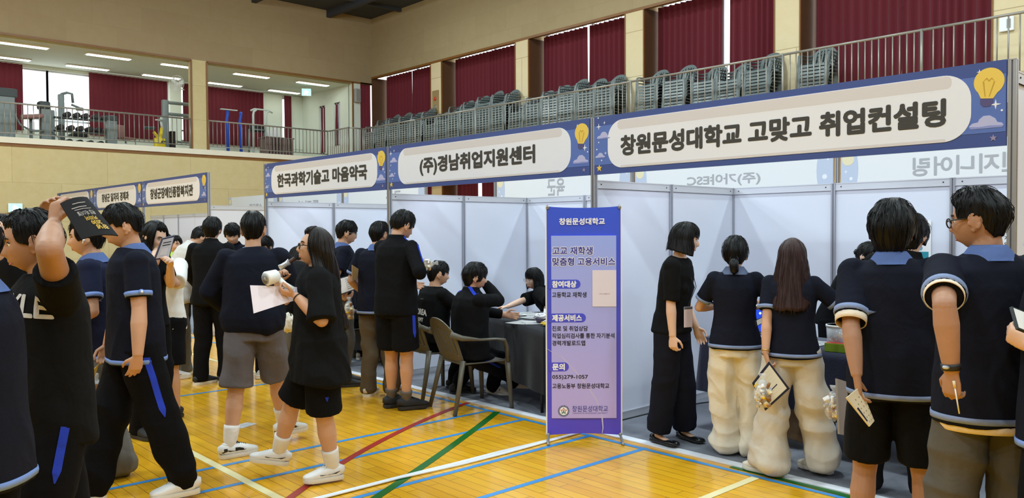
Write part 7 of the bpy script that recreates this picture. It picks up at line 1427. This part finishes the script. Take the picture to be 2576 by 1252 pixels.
    'edge_right': {'label': 'person cut off by the right picture edge, one hand holding a phone', 'H': 1.7, 'skin': 0, 'vox': 0.007, 'top': {'cut': 'polo', 'c': 'navy', 'sleeve': 0.72, 'sr': 0.068, 'trim': 'trim', 'collar': 'trim', 'name': 'polo_shirt', 'fold': 0.006}, 'bottom': {'cut': 'pants', 'c': 'blackpants'}, 'hair': {'cut': 'short', 'fringe': 0.042, 'side': -0.012, 'nape': -0.078, 'th': 0.022, 'open': 60}, 'shoe': 'black', 'armL': {'p': (-0.4, -1, -0.3), 'd': (0.1, 0.9, 0.5), 'n': (0.9, 0, 0.3), 'c': 0.9, 'w': (-0.179, 0.055, 1.176)}, 'x': -0.766, 'y': 3.446, 'yaw': 82.54, 'z': 0.0},
}

ONLY = None
WHO = {}
for key_, spec_ in SPECS.items():
    if ONLY and key_ not in ONLY: continue
    WHO[key_] = person(spec_)


# ---------------------------------------------------------------- things held in hands
def card(name, label, cat, q, m, th=.003, rim=None, rimm=None, texts=(), bars=(), dots=None, group=None, bend=0.):
    """a stiff sheet through four corners: bottom left, bottom right, top right, top left"""
    q = [V(p) for p in q]; c = sum(q, V()) / 4; q = [p - c for p in q]; nrm = (q[1] - q[0]).cross(q[3] - q[0]).normalized()
    def at(u, v, o=0.): return (q[0] * (1 - u) + q[1] * u) * (1 - v) + (q[3] * (1 - u) + q[2] * u) * v + nrm * (o + bend * 4 * u * (1 - u))
    def patch(u0, v0, u1, v1, o, t, n=8):
        b = new(); G = [[(b.verts.new(at(u0 + (u1 - u0) * i / n, v0 + (v1 - v0) * j, o)), b.verts.new(at(u0 + (u1 - u0) * i / n, v0 + (v1 - v0) * j, o - t))) for j in (0, 1)] for i in range(n + 1)]
        for i in range(n):
            A_, B_ = G[i], G[i + 1]
            b.faces.new((A_[0][0], B_[0][0], B_[1][0], A_[1][0])); b.faces.new((A_[0][1], A_[1][1], B_[1][1], B_[0][1])); b.faces.new((A_[0][0], A_[0][1], B_[0][1], B_[0][0])); b.faces.new((A_[1][0], B_[1][0], B_[1][1], A_[1][1]))
        b.faces.new((G[0][0][0], G[0][1][0], G[0][1][1], G[0][0][1])); b.faces.new((G[n][0][0], G[n][0][1], G[n][1][1], G[n][1][0])); return b
    o = tag(empty(name, c), label, cat, group); link('sheet', patch(0, 0, 1, 1, 0, th), m if not rim else rimm, o)
    if rim: link('face', patch(rim, rim, 1 - rim, 1 - rim, .0008, .0006), m, o)
    for (s_, u, v, wu, hv, mm, rot, off) in texts:
        t = text_mesh(s_, 1, 1, off)
        for vv in t.verts:
            a, b_ = vv.co.x * wu, vv.co.z * hv
            if rot: a, b_ = -a, -b_
            vv.co = at(u + a, v + b_, .0016)
        link('lettering', t, mm, o)
    for (u0, v0, u1, v1, mm) in bars: link('print', patch(u0, v0, u1, v1, .0016, .0006, 2), mm, o)
    if dots:
        (u0, v0, u1, v1, nu, nv, mm) = dots; b = new()
        for i in range(nu):
            for j in range(nv):
                u, v = u0 + (u1 - u0) * i / (nu - 1), v0 + (v1 - v0) * j / (nv - 1); b.faces.new([b.verts.new(at(u + .022 * math.cos(t), v + .022 * math.sin(t), .0018)) for t in np.linspace(0, 6.283, 9)[:-1]])
        link('dot_print', b, mm, o)
    return o
M_leaf = mat('black_leaflet', (22, 17, 17), .75, spec=.2); M_gold2 = mat('leaflet_gold', (190, 150, 40), .45); M_pale2 = mat('leaflet_pale', (150, 140, 130), .5); M_dk = mat('card_dark', (30, 26, 40), .5); M_crm = mat('card_cream', (232, 214, 180), .6)
card('leaflet', 'black leaflet with gold lettering held upside down over the head', 'leaflet', ((-3.307, 0.874, 1.732), (-3.286, 0.778, 1.706), (-3.143, 0.810, 1.575), (-3.140, 0.932, 1.587)), M_leaf, .004,
     texts=[('취업 페스티벌', .45, .42, .55, .12, M_pale2, 0, .03), ('커리어', .42, .56, .36, .12, M_gold2, 0, .04), ('2030', .36, .68, .3, .1, M_gold2, 0, .04), ('창녕', .28, .80, .34, .12, M_gold2, 0, .04)], bars=[(.25, .14, .7, .16, M_pale2), (.3, .24, .8, .26, M_pale2), (.2, .3, .75, .315, M_pale2)], bend=.012)
card('envelope', 'yellow paper folder held low in front of the pocket boy', 'envelope', ((-5.282, 1.287, 0.541), (-5.278, 1.382, 0.616), (-5.257, 1.441, 0.802), (-5.262, 1.345, 0.710)), mat('yellow_folder', (222, 178, 70), .6), .006)
snack_bag('clear snack bag dangling beside the yellow folder', (-5.308, 1.435, 0.516), .3)
card('clipboard', 'clipboard with printed sheet held upright by the person in white tee', 'clipboard', ((-6.171, 2.079, 1.390), (-6.300, 2.234, 1.394), (-6.325, 2.288, 1.571), (-6.162, 2.138, 1.551)), mat('clipboard_sheet', (208, 206, 214), .6), .008, .07, mat('clipboard_slate', (60, 62, 84), .5), bars=[(.2, .2, .7, .5, mat('print_pale', (228, 222, 226), .6)), (.2, .62, .8, .66, M_dk), (.2, .74, .8, .78, M_dk)])
card('phone', 'dark phone with grey back held near the long-haired person', 'phone', ((-6.544, 2.224, 1.477), (-6.521, 2.308, 1.488), (-6.522, 2.309, 1.532), (-6.544, 2.225, 1.533)), mat('phone_grey', (150, 146, 150), .4), .008, .08, M_black)
card('paper_sheet', 'big lilac-white sheet carried by the girl eating a snack bar', 'paper', ((-4.438, 2.047, 1.123), (-4.443, 2.338, 1.188), (-4.481, 2.359, 1.257), (-4.492, 2.052, 1.284)), mat('lilac_paper', (236, 224, 232), .6), .0015, bend=.006)
fc = V((-4.481, 2.184, 1.326)); ax_ = (V((-4.492, 2.261, 1.339)) - fc).normalized()
o = thing('handheld_fan', 'white handheld electric fan under the chin of the girl eating', 'fan', fc)
b = new(); tube(b, [-ax_ * .045, -ax_ * .04, -ax_ * .038, ax_ * .03, ax_ * .045], [.036, .042, .043, .040, .026], (0, 0, 1), 24); link('housing', b, M_white, o, True)
b = new(); tube(b, [-ax_ * .0455, -ax_ * .049, -ax_ * .049, -ax_ * .0455], [.034, .034, .028, .028], (0, 0, 1), 24, closed=True); tube(b, [-ax_ * .046, -ax_ * .05], [.012, .010], (0, 0, 1), 14); link('grille', b, mat('fan_grey', (170, 166, 160), .5), o, True)
hd = V((-4.412, 2.286, 1.250)) - fc; link('handle', rod(new(), [ax_ * .02 + hd * .2, hd * .6, hd], .017, 12), M_white, o, True)
o = thing('snack_bar', 'chocolate bar in a torn silver wrapper at the eating girl\'s mouth', 'snack bar', (-4.495, 2.289, 1.405)); d_ = V((-4.501, 2.342, 1.427)) - V((-4.489, 2.236, 1.373))
b = new(); tube(b, [d_ * .0, d_ * .5], [(.013, .007), (.012, .007)], (0, 0, 1), 8); link('bar', b, mat('chocolate', (70, 42, 30), .5), o, True)
b = new(); tube(b, [-d_ * .5, -d_ * .3, -d_ * .05, d_ * .15], [(.019, .004), (.017, .010), (.016, .010), (.021, .006)], (0, 0, 1), 12); link('wrapper', b, M_foil, o, True)
o = thing('pouch', 'white cloth pouch hanging at the waist of the stooping person', 'pouch', (-6.231, 3.173, 0.774)); b = new(); crumple(b, (0, 0, .06), (.085, .04, .085), 4.2, .12); link('bag', b, mat('canvas_white', (224, 216, 200), .8), o, True); b = new(); rod(b, [(-.06, 0, .12), (-.03, .0, .3), (.03, 0, .3), (.06, 0, .12)], .006); link('strap', b, M_black, o, True)
card('paper_sheet', 'white sheet tip raised just right of the navy sweatshirt shoulder', 'paper', ((-7.922, 3.791, 1.272), (-7.959, 3.898, 1.251), (-7.938, 3.926, 1.403), (-7.901, 3.818, 1.380)), M_paper, .0015)
pr = mat('print_grey', (120, 122, 128), .7)
card('brochure', 'white brochure with dotted table and black edge, held by the boy with glasses', 'brochure', ((-7.017, 4.142, 0.961), (-6.988, 4.353, 1.023), (-7.040, 4.331, 1.166), (-7.059, 4.132, 1.126)), mat('brochure_white', (228, 220, 212), .6), .006, .06, M_dk, bars=[(.66, .2, .74, .86, M_dk)], dots=(.42, .2, .60, .82, 4, 6, M_dk))
snack_bag('clear bag of snacks hanging below the white brochure', (-6.972, 4.212, 0.717), .5)
card('envelope', 'brown envelope edge held by the boy in brown-grey trousers', 'envelope', ((-6.609, 4.031, 1.126), (-6.660, 4.123, 1.143), (-6.656, 4.131, 1.234), (-6.611, 4.034, 1.277)), mat('kraft_paper', (176, 140, 92), .7), .006)
snack_bag('clear snack bag held sideways by the tall track jacket boy', (-5.631, 4.064, 1.297), 0, .9, tiltm=(0, R(82), R(35)))
card('phone', 'dark folder edge held under the snack bag by the tall boy', 'folder', ((-5.695, 4.109, 1.183), (-5.710, 4.197, 1.213), (-5.716, 4.194, 1.311), (-5.696, 4.111, 1.294)), M_dk, .01)
card('brochure', 'small white card with dark edge held by the girl with bun', 'brochure', ((-2.806, 4.785, 0.949), (-2.760, 4.896, 1.002), (-2.776, 4.894, 1.033), (-2.817, 4.789, 0.990)), M_paper, .006, .1, M_dk)
card('brochure', 'cream card with thick dark border held by the long-haired girl', 'brochure', ((-2.637, 4.456, 0.643), (-2.579, 4.512, 0.472), (-2.509, 4.681, 0.595), (-2.605, 4.598, 0.764)), M_crm, .006, .07, M_dk, bars=[(.62, .45, .65, .75, M_dk)])
snack_bag('clear snack bag with wafers held over the cream card', (-2.567, 4.453, 0.499), R(30), .95)
card('paper_roll', 'long grey folded paper held by the person in black sleeves', 'paper', ((-2.102, 4.496, 0.415), (-2.099, 4.559, 0.399), (-2.084, 4.585, 0.704), (-2.107, 4.473, 0.739)), mat('grey_paper', (150, 146, 152), .7), .012)
snack_bag('clear snack bag half hidden behind the grey folded paper', (-2.173, 4.569, 0.476), .2, .9)
card('brochure', 'cream card with rows of dots held by the mop-haired boy', 'brochure', ((-1.538, 3.584, 0.716), (-1.541, 3.640, 0.731), (-1.587, 3.596, 0.886), (-1.601, 3.491, 0.849)), M_crm, .006, .0, None, bars=[(.08, .15, .2, .6, M_dk)], dots=(.35, .1, .9, .8, 3, 6, mat('card_brown', (120, 96, 70), .6)))
o = thing('lollipop', 'thin white stick held by the boy with black glasses', 'stick', (-1.066, 3.220, 0.991)); d_ = V((-1.059, 3.239, 0.908)) - V((-1.066, 3.220, 0.991)); link('stick', rod(new(), [-d_ * .2, d_], .0026, 8), M_white, o, True); link('tip', rod(new(), [-d_ * .5, -d_ * .2], .005, 8), M_crm, o, True)
card('phone', 'dark phone with bright white edge at the right picture edge', 'phone', ((-0.826, 3.077, 1.260), (-0.797, 3.137, 1.236), (-0.817, 3.177, 1.304), (-0.854, 3.108, 1.331)), M_white, .01, .06, mat('phone_dark', (40, 46, 50), .35))
bpy.data.scenes.remove(TMP)
